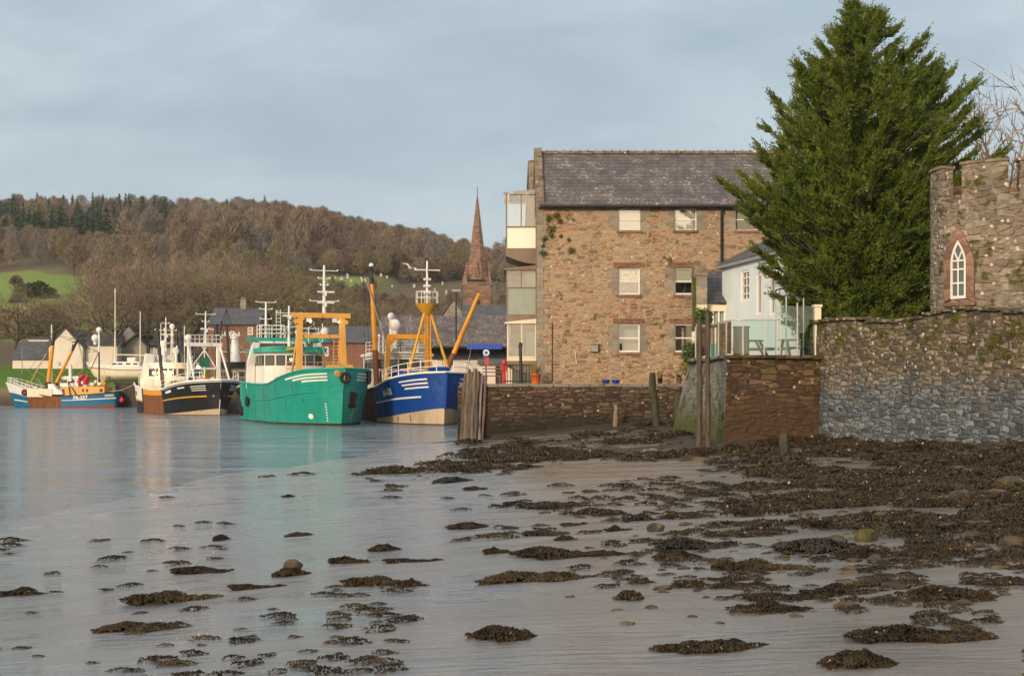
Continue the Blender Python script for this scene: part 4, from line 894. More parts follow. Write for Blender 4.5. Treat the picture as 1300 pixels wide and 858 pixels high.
class Hull:
    def __init__(s,L,us,bw,bd,zd,rake=.6,p=1.3,keel=.7):
        s.L=L; s.us=us; s.bw=bw; s.bd=bd; s.zd=zd; s.rake=rake; s.p=p; s.keel=keel
    def _i(s,a,u):
        us=s.us; u=min(1,max(0,u))
        for i in range(len(us)-1):
            if u<=us[i+1]+1e-9: break
        t=(u-us[i])/(us[i+1]-us[i]); m0=(a[i+1]-a[max(i-1,0)])/(us[i+1]-us[max(i-1,0)])*(us[i+1]-us[i]); m1=(a[min(i+2,len(a)-1)]-a[i])/(us[min(i+2,len(a)-1)]-us[i])*(us[i+1]-us[i])
        return (2*t**3-3*t**2+1)*a[i]+(t**3-2*t**2+t)*m0+(-2*t**3+3*t**2)*a[i+1]+(t**3-t**2)*m1
    def pt(s,u,v,side,off=0):
        zd=s._i(s.zd,u); bw=max(.02,s._i(s.bw,u)); bd=max(.02,s._i(s.bd,u)); f=max(0,u-.55)/.45
        if v>=0: h=bw+(bd-bw)*v**s.p; z=v*zd
        else: h=bw*max(.12,1+.75*v); z=v*s.keel
        x=-s.L/2+s.L*u+s.rake*max(v,-.5)*f*f
        P=Vector((x,side*h,z))
        if off:
            e=.004; a=s.pt(min(u+e,1),v,side)-s.pt(max(u-e,0),v,side); c=s.pt(u,min(v+e,1),side)-s.pt(u,max(v-e,-.9),side); n=a.cross(c).normalized()
            if n.y*side<0 : n=-n
            if u>.985 and n.x<0: n=-n
            P=P+n*off
        return P
    def build(s,root,mats,rowv,fn,nu=44,deckdrop=.8,deckm=None):
        q=MB(); uu=[1-(1-i/nu)**1.25 for i in range(nu+1)]; rf=rowv if callable(rowv) else (lambda u:rowv); k=len(rf(0)); rowv=rf(0)
        for side in(-1,1):
            vs=[s.pt(u,v,side) for u in uu for v in rf(u)]; 
            for i in range(nu):
                for j in range(k-1):
                    f=[(i*k+j),((i+1)*k+j),((i+1)*k+j+1),(i*k+j+1)]
                    if side>0: f=f[::-1]
                    q.add([vs[t] for t in f],[(0,1,2,3)],fn((uu[i]+uu[i+1])/2,(rf((uu[i]+uu[i+1])/2)[j]+rf((uu[i]+uu[i+1])/2)[j+1])/2,side),False)
        tr=[s.pt(0,v,-1) for v in rowv]+[s.pt(0,v,1) for v in rowv[::-1]]
        q.add(tr,[tuple(range(len(tr)))],fn(0,.5,0))
        o=q.build('hull',mats,root)
        import bmesh
        bm=bmesh.new(); bm.from_mesh(o.data); bmesh.ops.remove_doubles(bm,verts=bm.verts,dist=.001); 
        for f in bm.faces: f.smooth=True
        bmesh.ops.recalc_face_normals(bm,faces=bm.faces); bm.to_mesh(o.data); bm.free()
        q=MB(); vs=[]
        for u in uu:
            zd=s._i(s.zd,u); v=max(.1,(zd-deckdrop)/zd); a=s.pt(u,v,-1); c=s.pt(u,v,1); vs+=[(a.x,a.y*.985,a.z),(c.x,c.y*.985,c.z)]
        q.add(vs,[(2*i,2*i+2,2*i+3,2*i+1) for i in range(nu)]); q.build('deck',deckm or M['deck'],root)
        return o
    def cap(s,root,mt,r=.07,u0=0,u1=1,v=1.0,name='bulwark_cap'):
        q=MB(); n=36
        for side in(-1,1): q.tube([s.pt(u0+(u1-u0)*i/n,v,side) for i in range(n+1)],r,6)
        return q.build(name,mt,root)
    def strip(s,root,mt,u0,u1,v0,v1,side,name='painted_stripe',off=.012,n=14,taper=None,q=None):
        own=q is None; q=q or MB(); vs=[]
        for i in range(n+1):
            t=i/n; u=u0+(u1-u0)*t; a=v0(t) if callable(v0) else v0; c=v1(t) if callable(v1) else v1
            vs+=[s.pt(u,a,side,off),s.pt(u,c,side,off)]
        fs=[(2*i,2*i+2,2*i+3,2*i+1) for i in range(n)]
        if side>0: fs=[f[::-1] for f in fs]
        q.add(vs,fs,None,True)
        if own: return q.build(name,mt,root)
    def text(s,root,txt,u0,v0,size,side,mt,off=.02,bold=.02):
        vs,fs=text_mesh(txt,size,bold); zd=s._i(s.zd,u0); d=-side
        P=[s.pt(u0+d*v.x/s.L,v0+v.y/zd,side,off) for v in vs]
        q=MB(); q.add(P,fs); return q.build('registration_lettering',mt,root)
def part(root,name,mt,fn,bevel=0):
    q=MB(); fn(q); return q.build(name,mt,root,bevel=bevel)
def tyre(root,p,R_=.34,ax='Y',rz=0):
    q=MB(); q.torus((0,0,0),R_,.12,ax,n=16,m=8,rz=rz); o=q.build('tyre_fender',M['rubber'],root); o.location=p; return o
def rails(q,pts,z0,h,r=.025,rows=2,step=1):
    pts=[Vector(p) for p in pts]
    for k in range(1,rows+1): q.tube([p+Vector((0,0,z0+h*k/rows)) for p in pts],r,5)
    for p in pts: q.tube([p+Vector((0,0,z0)),p+Vector((0,0,z0+h))],r,5)
def wheelhouse(root,x0,x1,hb,z0,z1,w0,w1,nf,ns,wallm,roofm,winm=None,lit=(),roof_t=.22,over=.18,slant=.25,yo=0,lowm=None,curve=.5):
    """front faces +x; front is bowed"""
    n=8; fr=[(x1+curve*(1-(2*i/n-1)**2)-curve*0,yo-hb+2*hb*i/n) for i in range(n+1)]
    q=MB(); poly=[(x0,yo-hb)]+fr+[(x0,yo+hb)]
    poly=[p for i,p in enumerate(poly) if i==0 or math.dist(p,poly[i-1])>1e-4]
    q.prism(poly,z0,z1); wo_=q.build('wheelhouse',wallm,root)
    q=MB(); pr=[(x0-over,yo-hb-over)]+[(x+over,y*1.0+(y-yo)*over/hb) for x,y in fr]+[(x0-over,yo+hb+over)]; q.prism(pr,z1,z1+roof_t); q.prism([(x*.92+.02,yo+(y-yo)*.86) for x,y in pr],z1+roof_t,z1+roof_t+.12); q.build('roof',roofm,wo_)
    # windows, each a part
    def win(P,Q,nrm,k):
        P=Vector((P[0],P[1],0)); Q=Vector((Q[0],Q[1],0)); d=Q-P; a=P+d*.08; c=P+d*.92; N_=Vector((*nrm,0))
        fq=MB(); fq.ext([(a+N_*.0).to_tuple()[:2]+(w0,),(c.x,c.y,w0),(c.x,c.y,w1),(a.x,a.y,w1)],N_*.03); o=fq.build('window',winm or M['black'],wo_)
        a=P+d*.14; c=P+d*.86; g_=MB(); e=N_*.045; g_.quad((a.x+e.x,a.y+e.y,w0+.06),(c.x+e.x,c.y+e.y,w0+.06),(c.x+e.x,c.y+e.y,w1-.06),(a.x+e.x,a.y+e.y,w1-.06)); g_.build('pane',M['bulbw'] if k in lit and False else M['bglass'],o)
    import bisect
    def frp(t): f=t*n; i=min(int(f),n-1); f-=i; return (fr[i][0]+(fr[i+1][0]-fr[i][0])*f,fr[i][1]+(fr[i+1][1]-fr[i][1])*f)
    for k in range(nf):
        a,c=frp(k/nf),frp((k+1)/nf); d=(Vector(c)-Vector(a)).normalized(); win(a,c,(d.y,-d.x),k)
    for k in range(ns):
        xa=x1-(x1-x0)*.85*k/ns; xb=x1-(x1-x0)*.85*(k+1)/ns
        win((xb,yo-hb),(xa,yo-hb),(0,-1),99); win((xa,yo+hb),(xb,yo+hb),(0,1),99)
    for k in lit:
        a,c=frp(k/nf),frp((k+1)/nf); q=MB(); q.ball(((a[0]+c[0])/2+.06,(a[1]+c[1])/2,(w0+w1)/2+.05),.075,n=8,m=5); q.build('lit_lamp',M['bulbw'],wo_)
    return wo_
def mast(root,p,z0,z1,mt,r=.09,arms=(),radar=None,name='mast',lad=False):
    q=MB(); q.cyl((p[0],p[1],z0),(p[0],p[1],z1),r,r*.55,8)
    for z,w_ in arms: q.tube([(p[0],p[1]-w_/2,z),(p[0],p[1]+w_/2,z)],.035,6); q.ball((p[0],p[1]-w_/2,z+.06),.07,n=6,m=4); q.ball((p[0],p[1]+w_/2,z+.06),.07,n=6,m=4)
    o=q.build(name,mt,root)
    for z in (radar or ()):
        s=MB(); s.box((p[0]+.3,p[1],z),(.5,.12,.06)); s.cyl((p[0]+.45,p[1],z),(p[0]+.45,p[1],z+.22),.1,n=8); s.box((p[0]+.45,p[1],z+.27),(.12,1.3,.12)); s.build('radar',mt,o)
    return o
def ladder(q,a,b,w_=.4,n=10,r=.022):
    a=Vector(a); b=Vector(b)
    for s in(-1,1): q.tube([a+Vector((0,s*w_/2,0)),b+Vector((0,s*w_/2,0))],r,5)
    for i in range(n): p=a+(b-a)*((i+.5)/n); q.tube([p-Vector((0,w_/2,0)),p+Vector((0,w_/2,0))],r*.8,4)
def dome(root,p,r,mt,h=.6,name='satellite_dome'):
    q=MB(); q.cyl((p[0],p[1],p[2]-h),(p[0],p[1],p[2]-r*.5),r*.45,r*.5,8); q.ball(p,r,n=12,m=8,sc3=(1,1,1.05)); return q.build(name,mt,root)
def lampb(root,p,r=.07,mt='bulb',name='lit_deck_lamp'):
    q=MB(); q.ball(p,r,n=8,m=6); return q.build(name,M[mt],root)
def boatroot(name,label,cx_,cy_,th,cat='fishing boat'):
    return thing(name,label,cat,(cx_,cy_,0),-(PI/2-R(th)),'fishing boats moored along the harbour')
# ================= green trawler
B=boatroot('trawler','large sea green trawler with an amber gantry, bow towards the viewer',-16.07,104.7,24)
H=Hull(19,[0,.15,.4,.6,.78,.9,.965,1],[3.0,3.3,3.4,3.3,2.7,1.65,.8,.02],[3.1,3.4,3.5,3.5,3.35,2.6,1.55,.02],[3.15,3.05,2.95,3.0,3.55,3.95,4.05,4.08],rake=.75,p=1.15)
H.build(B,[M['green'],M['rustdark']],[-.9,-.4,0,.035,.12,.25,.4,.55,.7,.85,1],lambda u,v,s:1 if v<.03 else 0,deckdrop=.9)
H.cap(B,M['green2'],.075); H.cap(B,M['green'],.06,.0,.93,.60,'rubbing_strake')
for side in(-1,1):
    for i in range(11): part(B,'rubbing_bar',M['green'],lambda q:q.tube([H.pt(.03+.033*i,v,side,.03) for v in(.02,.3,.6,.97)],.055,5))
def f(q):
    for side in SD:
        for k in range(3): H.strip(B,None,.80+.045*k*(1 if side<0 else .6),.975,(lambda t,k=k:.90-.055*k-.01*(1-t)),(lambda t,k=k:.925-.055*k-.0*(1-t)),side,q=q)
for SD in((-1,),(1,)): part(B,'bow_stripes',M['letter'],f)
def f(q):
    for side in(-1,1):
        for k in range(7): v=.07+.05*k; H.strip(B,None,.962,.966,v,v+.022,side,q=q,n=1)
part(B,'rust_runs',M['rusty'],lambda q:[H.strip(B,None,u,u+.0035,v0,v1,-1,q=q,n=1,off=.014) for u,v0,v1 in((.36,.62,.9),(.44,.3,.58),(.52,.64,.93),(.60,.2,.56),(.68,.62,.86),(.77,.35,.58),(.30,.1,.5),(.83,.62,.80))])
part(B,'draught_marks',M['letter'],f)
part(B,'hull_disc',M['letter'],lambda q:q.add([H.pt(.90+.012*math.cos(a),.16+.05*math.sin(a),-1,.015) for a in np.linspace(0,2*PI,13)[:-1]],[tuple(range(12))]))
part(B,'anchor_recess',M['rustdark'],lambda q:H.strip(B,None,.955,.985,lambda t:.30-.0*t,lambda t:.55+.06*t,1,q=q,n=3,off=.02))
part(B,'anchor',M['black'],lambda q:(q.bar(H.pt(.97,.58,1,.12),H.pt(.968,.32,1,.12),.1),q.bar(H.pt(.955,.36,1,.14),H.pt(.985,.40,1,.14),.1)))
for p,rz in ((H.pt(.045,.37,-1,.18),0),(H.pt(.10,.24,-1,.18),0),(H.pt(.25,.52,-1,.18),0)): tyre(B,p,.30,'Y',0)
tyre(B,H.pt(1.0,.86,1)+Vector((.18,0,-.1)),.32,'X')
tyre(B,H.pt(.93,.86,1,.2),.36,'Y')
part(B,'forecastle_bulwark',M['gold'],lambda q:q.ext([(8.9,-1.1,3.75),(8.9,1.1,3.75),(8.9,1.0,4.35),(8.9,-1.0,4.35)],(.06,0,0)))
part(B,'foredeck_rail',M['gold'],lambda q:rails(q,[(3.2,y,3.3) for y in(-2.4,-1.2,0,1.2,2.4)],.3,1.0,.03))
WO=wheelhouse(B,-7.2,-2.2,2.35,2.2,5.45,4.42,5.22,6,4,M['boatwhite'],M['green2'],lit=(2,3),yo=-.45,roof_t=.35,over=.28,curve=.7)
part(B,'name_board',M['yel'],lambda q:q.box((-1.0,-.7,5.72),(.06,1.3,.2)))
for s in(-1,1): part(B,'gallows_post',M['boatwhite'],lambda q:q.tube([(-5.6,s*2.85-.3,2.6),(-5.4,s*2.85-.3,4.6),(-4.9,s*2.5-.3,6.35)],[.42,.40,.36],4))
part(B,'cross_beam',M['green2'],lambda q:q.box((-4.9,-.3,6.55),(.5,6.6,.28)))
part(B,'roof_rail',M['boatwhite'],lambda q:(rails(q,[(-5.5,-2.6,6.7),(-5.5,-1.6,6.7),(-5.5,-.6,6.7)],0,1.0,.04,3),rails(q,[(-4.6,-2.6,6.7),(-4.6,-1.6,6.7),(-4.6,-.6,6.7)],0,1.0,.04,3),rails(q,[(-5.0,-.4,6.7),(-5,1,6.7),(-5,2.4,6.7)],.0,.8,.04,2)))
mast(B,(-5.0,-2.0),6.6,9.6,M['boatwhite'],.13,((8.2,.9),(9.0,1.0),(9.55,1.6)))
mast(B,(-4.6,-.2),6.0,9.3,M['boatwhite'],.13,((7.6,1.2),(8.7,2.0)),(8.2,))
part(B,'lattice_mast',M['boatwhite'],lambda q:(ladder(q,(-4.9,-1.0,6.7),(-4.9,-1.0,9.0),.35,8,.03),q.bar((-4.9,-.9,6.7),(-4.9,.6,8.6),.05),q.bar((-4.9,.9,6.7),(-4.9,-.4,8.6),.05)))
G=None
def f(q):
    for s in(-1,1):
        q.tube([(4.3,s*1.75,2.9),(4.1,s*1.62,8.0)],[.30,.27],4); q.tube([(2.3,s*1.9,3.0),(4.0,s*1.62,7.6)],.10,6)
    q.box((4.1,0,8.12),(.45,4.5,.36)); q.box((4.1,0,6.55),(.3,3.3,.28)); q.box((4.1,-1.7,7.75),(.4,.8,.3),rx=.5); q.box((4.1,1.7,7.75),(.4,.8,.3),rx=-.5)
G=part(B,'gantry',M['gold'],f)
part(G,'ladder',M['gold'],lambda q:ladder(q,(4.0,1.15,3.4),(4.0,1.25,6.5),.4,12,.03))
part(G,'floodlight',M['boatwhite'],lambda q:(q.box((4.35,-1.0,7.75),(.2,.35,.3)),q.box((4.35,1.0,7.75),(.2,.35,.3))))
mast(G,(4.1,.25),8.2,11.9,M['boatwhite'],.15,((9.2,2.2),(10.4,.6),(10.9,.9),(11.5,2.1)),(8.8,9.6))
part(B,'searchlight',M['boatwhite'],lambda q:(q.ball((3.4,.5,6.95),.34,n=10,m=6,sc3=(.5,1,1)),q.bar((3.4,-.7,6.6),(3.4,.4,6.9),.1)))
part(B,'landing_boom',M['orpaint'],lambda q:(q.box((-1.2,-2.3,3.15),(3.6,.25,.16),ry=-.05),q.box((.3,-2.6,3.0),(2.4,.2,.14),ry=-.1)))
part(B,'fish_hopper',M['gold'],lambda q:q.mm((-2.0,-2.8,2.2),(2.2,-1.4,2.95)),.03)
part(B,'winch',M['grey'],lambda q:(q.tube([(1.2,-1.2,2.9),(1.2,1.2,2.9)],.5,12),q.box((1.2,0,2.4),(1.2,2.8,.6))))
part(B,'blue_drum',M['bluep'],lambda q:q.cyl((-6.3,-2.6,2.5),(-6.3,-2.6,3.9),.35,n=10))
part(B,'fairlead',M['gold'],lambda q:q.cyl(H.pt(.99,.92,-1,.05),H.pt(.99,.92,-1,.05)+Vector((.15,0,-.05)),.22,n=10))
part(B,'rigging',M['rope'],lambda q:[q.tube([a,c],.018,3) for a,c in(((4.1,0,8.3),(9.4,0,4.2)),((4.1,.25,11.5),(-5,-2,9)),((4.1,-1.6,8.1),(-5,-2.4,7.4)),((4.1,1.6,8.1),(-5,2.2,7.2)),((-5,-2,9.4),(-9,-2,3.2)))])
part(B,'aft_gantry',M['boatwhite'],lambda q:([q.tube([(-8.4,s*2.3,2.6),(-8.4,s*2.2,6.4)],.12,6) for s in(-1,1)],q.tube([(-8.4,-2.2,6.4),(-8.4,2.2,6.4)],.12,6)))
for p in((4.45,-.9,7.62),(4.45,1.3,7.62)): lampb(G,p,.05,'bulbw')
lampb(B,(-3.6,2.2,4.1),.06,'bulbw'); lampb(B,(-4.2,2.9,3.7),.06,'bulbw')
G0=B
# ================= blue trawler
B=boatroot('trawler','royal blue trawler with a yellow crow\'s nest mast beside the timber piles',-7.68,105.5,18)
H=Hull(18,[0,.15,.4,.58,.76,.9,.965,1],[2.6,3.0,3.1,3.0,2.3,1.25,.55,.02],[2.8,3.15,3.25,3.25,3.1,2.35,1.35,.02],[2.75,2.6,2.55,2.85,3.35,3.65,3.78,3.82],rake=.55,p=1.2)
bt=lambda u:.10+.22*max(0,(u-.45)/.55)**1.4
rowv=lambda u:[-.9,-.4,0,.018]+[bt(u)*k for k in(.5,1)]+[bt(u)+(1-bt(u))*k for k in(.12,.3,.5,.7,.85,1)]
H.build(B,[M['blue'],M['boot'],M['rustdark'],M['boatwhite']],rowv,lambda u,v,s:(2 if (v<.02 or u<.50) else (1 if v<bt(u) else 0)),deckdrop=.85)
H.cap(B,M['boatwhite'],.085,.5,1.0); H.cap(B,M['rustdark'],.08,0,.5)
for s in(-1,1): part(B,'hull_line',M['letter'],lambda q:H.strip(B,None,.52,.93,lambda t:.53+.0*t,lambda t:.565,s,q=q))
def f(q):
    for side in SD:
        for k in range(3): H.strip(B,None,.83+.012*k,.965,(lambda t,k=k:.865-.075*k),(lambda t,k=k:.895-.075*k),side,q=q)
for SD in((-1,),(1,)): part(B,'bow_stripes',M['letter'],f)
H.text(B,'BA-GB',.70,.66,.66,-1,M['letter'],.04,.03); H.text(B,'BA-GB',.70,.66,.66,1,M['letter'],.04,.03)
part(B,'rust_runs',M['rusty'],lambda q:[H.strip(B,None,u,u+.006,.05,t,-1,q=q,n=1,off=.014) for u,t in((.70,.2),(.75,.17),(.63,.22),(.84,.2))])
part(B,'bow_fender',M['blue'],lambda q:q.tube([H.pt(1,v,1)+Vector((.05,0,0)) for v in(.3,.5,.7,.9,1.0)],.12,6))
part(B,'side_plating',M['rusty'],lambda q:[q.box((-3.2+1.15*k,-3.17,1.35),(.12,.08,2.3)) for k in range(4)])
part(B,'foredeck_rail',M['boatwhite'],lambda q:[rails(q,[H.pt(u,1,s) for u in(.66,.72,.78,.84,.9,.95,.985)],0,.85,.035,2) for s in(-1,1)])
part(B,'winch',M['blue'],lambda q:(q.tube([(3.5,-2.2,3.3),(3.5,-1.0,3.3)],.55,12),q.box((3.5,-1.6,2.9),(.9,1.5,.6))))
part(B,'windlass',M['blue'],lambda q:(q.box((6.7,.2,3.9),(.9,.9,.6)),q.tube([(6.7,-.6,4.0),(6.7,1.0,4.0)],.24,10)))
def f(q):
    q.cyl((4.0,0,2.8),(4.0,0,8.4),.2,.16,8)
    for s in(-1,1): q.tube([(4.6,s*1.65,3.6),(4.1,s*.25,8.3)],.11,6)
    q.tube([(4,0,8.2),(4,0,8.75),(4,0,9.05)],[.25,.75,.95],8); 
Mt=part(B,'mast',M['yel'],f)
part(Mt,'crow_nest_rail',M['boatwhite'],lambda q:rails(q,[(4+.85*math.cos(a),.85*math.sin(a),9.05) for a in np.linspace(0,2*PI,9)],0,.9,.03,2))
part(Mt,'ladder',M['yel'],lambda q:ladder(q,(4.25,0,3.2),(4.2,0,8.4),.42,18,.035))
part(Mt,'topmast',M['boatwhite'],lambda q:(q.cyl((4,0,9.0),(4,0,12.3),.12,.07,8),q.tube([(4,-1.0,11.6),(4,1.0,11.6)],.05,6),[q.box((4,0,z),(.35,.5,.16)) for z in(9.9,10.4,10.9)]))
def f(q):
    for s in(-1,1): q.tube([(-2.2,s*1.95,2.4),(-2.0,s*1.6,6.7)],[.27,.25],4)
    q.tube([(-2,-1.75,6.75),(-2,1.75,6.75)],.25,4); q.bar((-2,-1.6,6.1),(-2,-.9,6.7),.25); q.bar((-2,1.6,6.1),(-2,.9,6.7),.25)
part(B,'gantry',M['orange'],f)
for s,a,c in((-1,(-2.6,-2.45,2.5),(-2.9,-2.85,12.1)),(1,(-2.2,2.75,3.0),(-2.0,5.9,10.3))):
    bo=part(B,'derrick_boom',M['orange'],lambda q:q.tube([a,Vector(a).lerp(Vector(c),.5),c],[.22,.20,.15],9))
    part(bo,'boom_foot',M['rusty'],lambda q:q.tube([a,Vector(a).lerp(Vector(c),.33)],.235,9))
    if s<0: part(bo,'boom_head',M['black'],lambda q:(q.tube([Vector(a).lerp(Vector(c),.88),c],.19,8),q.box(Vector(c)+Vector((0,0,.1)),(.5,.3,.3)))); part(bo,'head_lamp',M['boatwhite'],lambda q:q.ball(Vector(c)+Vector((0,0,.35)),.2,n=8,m=5))
wheelhouse(B,-8.0,-3.6,2.35,2.0,5.2,4.2,4.95,5,3,M['boatwhite'],M['boatwhite'],lit=(),curve=.5,yo=-.1)
part(B,'wheelhouse_lower',M['blue'],lambda q:q.mm((-3.3,-2.1,2.0),(-3.05,2.1,4.0)))
part(B,'roof_rail',M['boatwhite'],lambda q:(rails(q,[(-3.4,y,5.5) for y in(-2.2,-1.1,0,1.1,2.2)],0,.9,.03,2),rails(q,[(x,-2.3,5.5) for x in(-7.6,-6.2,-4.8,-3.4)],0,.9,.03,3)))
dome(B,(-4.3,-.6,7.75),.48,M['boatwhite'],1.9); dome(B,(-5.2,-.7,8.5),.3,M['boatwhite'],2.8); part(B,'radar',M['boatwhite'],lambda q:(q.cyl((-3.8,1.0,5.4),(-3.8,1.0,6.1),.09,n=8),q.box((-3.8,1.0,6.2),(.18,1.6,.16))))
part(B,'net_drum',M['yel'],lambda q:(q.tube([(.6,-1.6,3.0),(.6,-.4,3.0)],.55,12),q.box((.9,-2.4,3.1),(.6,.5,.9))))
part(B,'pipework',M['blue'],lambda q:(q.tube([(3.0,.4,3.3),(2.8,.35,5.0),(2.6,.3,6.0)],.16,7),q.tube([(-.5,-1.2,3.0),(-.4,-1.2,4.6)],.12,7)))
part(B,'rigging',M['rope'],lambda q:[q.tube([a,c],.02,3) for a,c in(((-2.9,-3.5,11.9),(-2,-1.7,6.7)),((-2.9,-3.55,12.0),(4,0,8.6)),((-2.9,-3.5,11.5),(-3.2,-3.3,2.8)),((-2.9,-3.5,11.6),(-4.6,-2.6,5.4)),((-2,5.8,10.2),(4,0,8.6)),((-2,5.8,10.1),(-2.6,3.4,3.4)),((-2,5.8,10.1),(.5,4.2,3.6)),((4,0,11.8),(8.9,0,3.9)))])
part(B,'pale_line',M['palerope'],lambda q:(q.tube([(-2,5.8,10.1),(-1.4,5.0,5.5),(-.8,4.2,3.3)],.03,4),q.tube([(-2.9,-3.4,11.7),(-1.9,-1.9,6.2),(2.2,-2.9,2.9)],.03,4)))
part(B,'nets',M['netgreen'],lambda q:[q.ball((x,y,2.4),.6,n=8,m=5,sc3=(1.2,1,.7)) for x,y in((-.5,.8),(.4,1.6),(1.6,.6))])
tyre(B,(-3.4,-3.4,2.5),.42,'Y')
def clutter(root,seed,x0,x1,hb,z,n=9,tall=2.6):
    rr=random.Random(seed)
    for k in range(n):
        x=rr.uniform(x0,x1); y=rr.uniform(-hb,hb); h=rr.uniform(.6,tall)
        def f(q):
            q.tube([(x,y,z),(x+rr.uniform(-.08,.08),y,z+h)],.042,5)
            if k%3==0: q.box((x,y,z+h*.7),(.12,.7,.08))
            if k%4==1: q.ball((x,y,z+h),.12,n=7,m=5)
        part(root,'antenna',M['boatwhite' if k%3 else 'black'],f)
    part(root,'deck_ropes',M['palerope'],lambda q:[q.tube([(rr.uniform(x0-1,x1+3),rr.uniform(-hb,hb),z-rr.uniform(1.2,2.6)),(rr.uniform(x0,x1+5),rr.uniform(-hb,hb),z+rr.uniform(.5,3.4))],.018,3) for k in range(8)])
def deckgear(root,seed,x0,x1,hb,z,n=10):
    rr=random.Random(seed); mats=['netgreen','rustdark','orange','black','bluep','brown','float','cream','rusty','grey']
    for k in range(n):
        x=rr.uniform(x0,x1); y=rr.uniform(-hb,hb); s=rr.uniform(.25,.6); t=rr.randint(0,2); m_=M[mats[k%len(mats)]]
        part(root,('fish_box','gas_bottle','net_heap')[t],m_,lambda q:(q.box((x,y,z+s*.5),(s*1.3,s*1.6,s),rz=rr.uniform(0,1)) if t==0 else q.tube([(x,y,z),(x,y,z+s*1.6),(x,y,z+s*1.9)],[s*.4,s*.4,s*.15],9) if t==1 else q.ball((x,y,z+s*.4),s,n=9,m=6,sc3=(1.3,1,.75))))
deckgear(B,13,-2.5,6.0,2.2,2.9,14); deckgear(G0,17,-1.5,6.5,2.2,3.1,14); deckgear(G0,19,-8.8,-7.3,2.2,2.4,5)
clutter(B,3,-7.6,-3.8,2.0,5.4,8,1.8)
# ================= black trawler
def blackboat(lab,cx_,cy_,th):
    B=boatroot('trawler',lab,cx_,cy_,th); return B
B=blackboat('black trawler with a yellow line and white gantry, rusty along its side',-32.0,132.0,34); B.scale=(.82,1,1)
H=Hull(20,[0,.12,.35,.58,.76,.9,.965,1],[2.3,2.9,3.1,3.0,2.3,1.3,.6,.02],[2.6,3.1,3.25,3.25,3.15,2.5,1.4,.02],[3.0,2.75,2.35,2.35,2.85,3.15,3.25,3.3],rake=.7,p=1.2)
bk=lambda u:.02+.17*max(0,(u-.62)/.38)**1.2
rowv=lambda u:[-.9,-.4,0,.018,bk(u)]+[bk(u)+(1-bk(u))*k for k in(.12,.25,.38,.5,.62,.72,.78,.86,.93,1)]
def fm(u,v,s):
    if .27<u<.60 and v>.0: return 2 if v<.78 else 4
    if v<.02+.0*u: return 2
    if u>.62 and v<bk(u): return 1
    if u<.24 and v>.5: return 3
    if u>.62 and v>.93: return 3
    return 0
H.build(B,[M['navy'],M['boot'],M['rusty'],M['boatwhite'],M['orange']],rowv,fm,deckdrop=.8)
H.cap(B,M['boatwhite'],.12,.58,1.0); H.cap(B,M['boatwhite'],.09,0,.2)
part(B,'yellow_line',M['yel'],lambda q:[(H.strip(B,None,.61,.985,lambda t:.53-.06*t*0,lambda t:.575,s,q=q),H.strip(B,None,.0,.26,.46,.50,s,q=q)) for s in(-1,1)])
def f(q):
    for s in SD:
        H.strip(B,None,.66,.73,.78,.86,s,q=q,n=4); H.strip(B,None,.80,.86,.83,.87,s,q=q,n=3)
        for k in range(3): H.strip(B,None,.90,.965,.84-.06*k,.86-.06*k,s,q=q,n=4)
for SD in((-1,),(1,)): part(B,'bow_stripes',M['letter'],f)
part(B,'bow_keel_line',M['letter'],lambda q:q.tube([H.pt(1,v,1)+Vector((.03,0,0)) for v in(-.1,.1,.25,.45)],.04,5))
part(B,'stern_ports',M['navy'],lambda q:[H.strip(B,None,.03+.045*k,.05+.045*k,.66,.80,-1,q=q,n=2) for k in range(3)])
part(B,'foredeck_rail',M['boatwhite'],lambda q:[rails(q,[H.pt(u,1,s) for u in(.60,.66,.72,.78,.84,.9,.96)],0,.8,.03,2) for s in(-1,1)])
part(B,'side_rail',M['boatwhite'],lambda q:rails(q,[H.pt(u,1,-1) for u in np.linspace(.2,.58,14)],0,1.1,.035,2))
def f(q):
    for s in(-1,1): q.tube([(5.4,s*1.5,2.4),(5.3,s*1.45,6.6)],[.24,.22],4); q.tube([(8.0,s*1.75,3.2),(5.5,s*1.6,6.5)],.10,6)
    q.box((5.3,0,6.7),(.5,3.6,.35)); q.box((5.3,0,4.4),(.2,3.0,.2)); q.bar((5.3,-1.3,4.4),(5.3,.4,6.6),.1); q.bar((5.3,1.3,4.4),(5.3,-.2,6.6),.1)
G=part(B,'gantry',M['boatwhite'],f)
part(G,'gantry_rail',M['boatwhite'],lambda q:rails(q,[(5.3,y,6.85) for y in np.linspace(-1.7,1.7,9)],0,.75,.03,2))
mast(G,(5.3,.2),6.8,9.9,M['boatwhite'],.12,((8.2,.6),(8.9,.7),(9.6,1.9)),(7.9,))
dome(B,(5.2,-1.5,7.3),.35,M['boatwhite'],.6)
part(B,'gear_net',M['netgreen'],lambda q:q.box((5.2,.1,5.0),(.3,1.0,.9)))
wheelhouse(B,-6.6,-2.4,2.2,1.9,4.7,3.7,4.45,5,3,M['boatwhite'],M['boatwhite'],curve=.4)
part(B,'funnel_casing',M['boatwhite'],lambda q:q.tube([(-7.4,-2.1,2.0),(-7.2,-2.0,4.2),(-6.8,-1.9,5.9)],[.75,.65,.55],4))
for s,a,c in((-1,(1.0,-2.7,2.2),(.2,-3.2,9.3)),(1,(1.0,2.6,2.4),(.4,3.4,9.2))): 
    bo=part(B,'derrick_boom',M['black'],lambda q:q.tube([a,c],[.2,.13],8))
mast(B,(-4.4,-.9),5.0,9.6,M['boatwhite'],.11,((7.0,1.6),(8.3,2.2),(9.0,.7)),(7.6,)); mast(B,(-5.0,.5),5.0,9.0,M['black'],.10,((7.5,1.5),(8.4,1.2)))
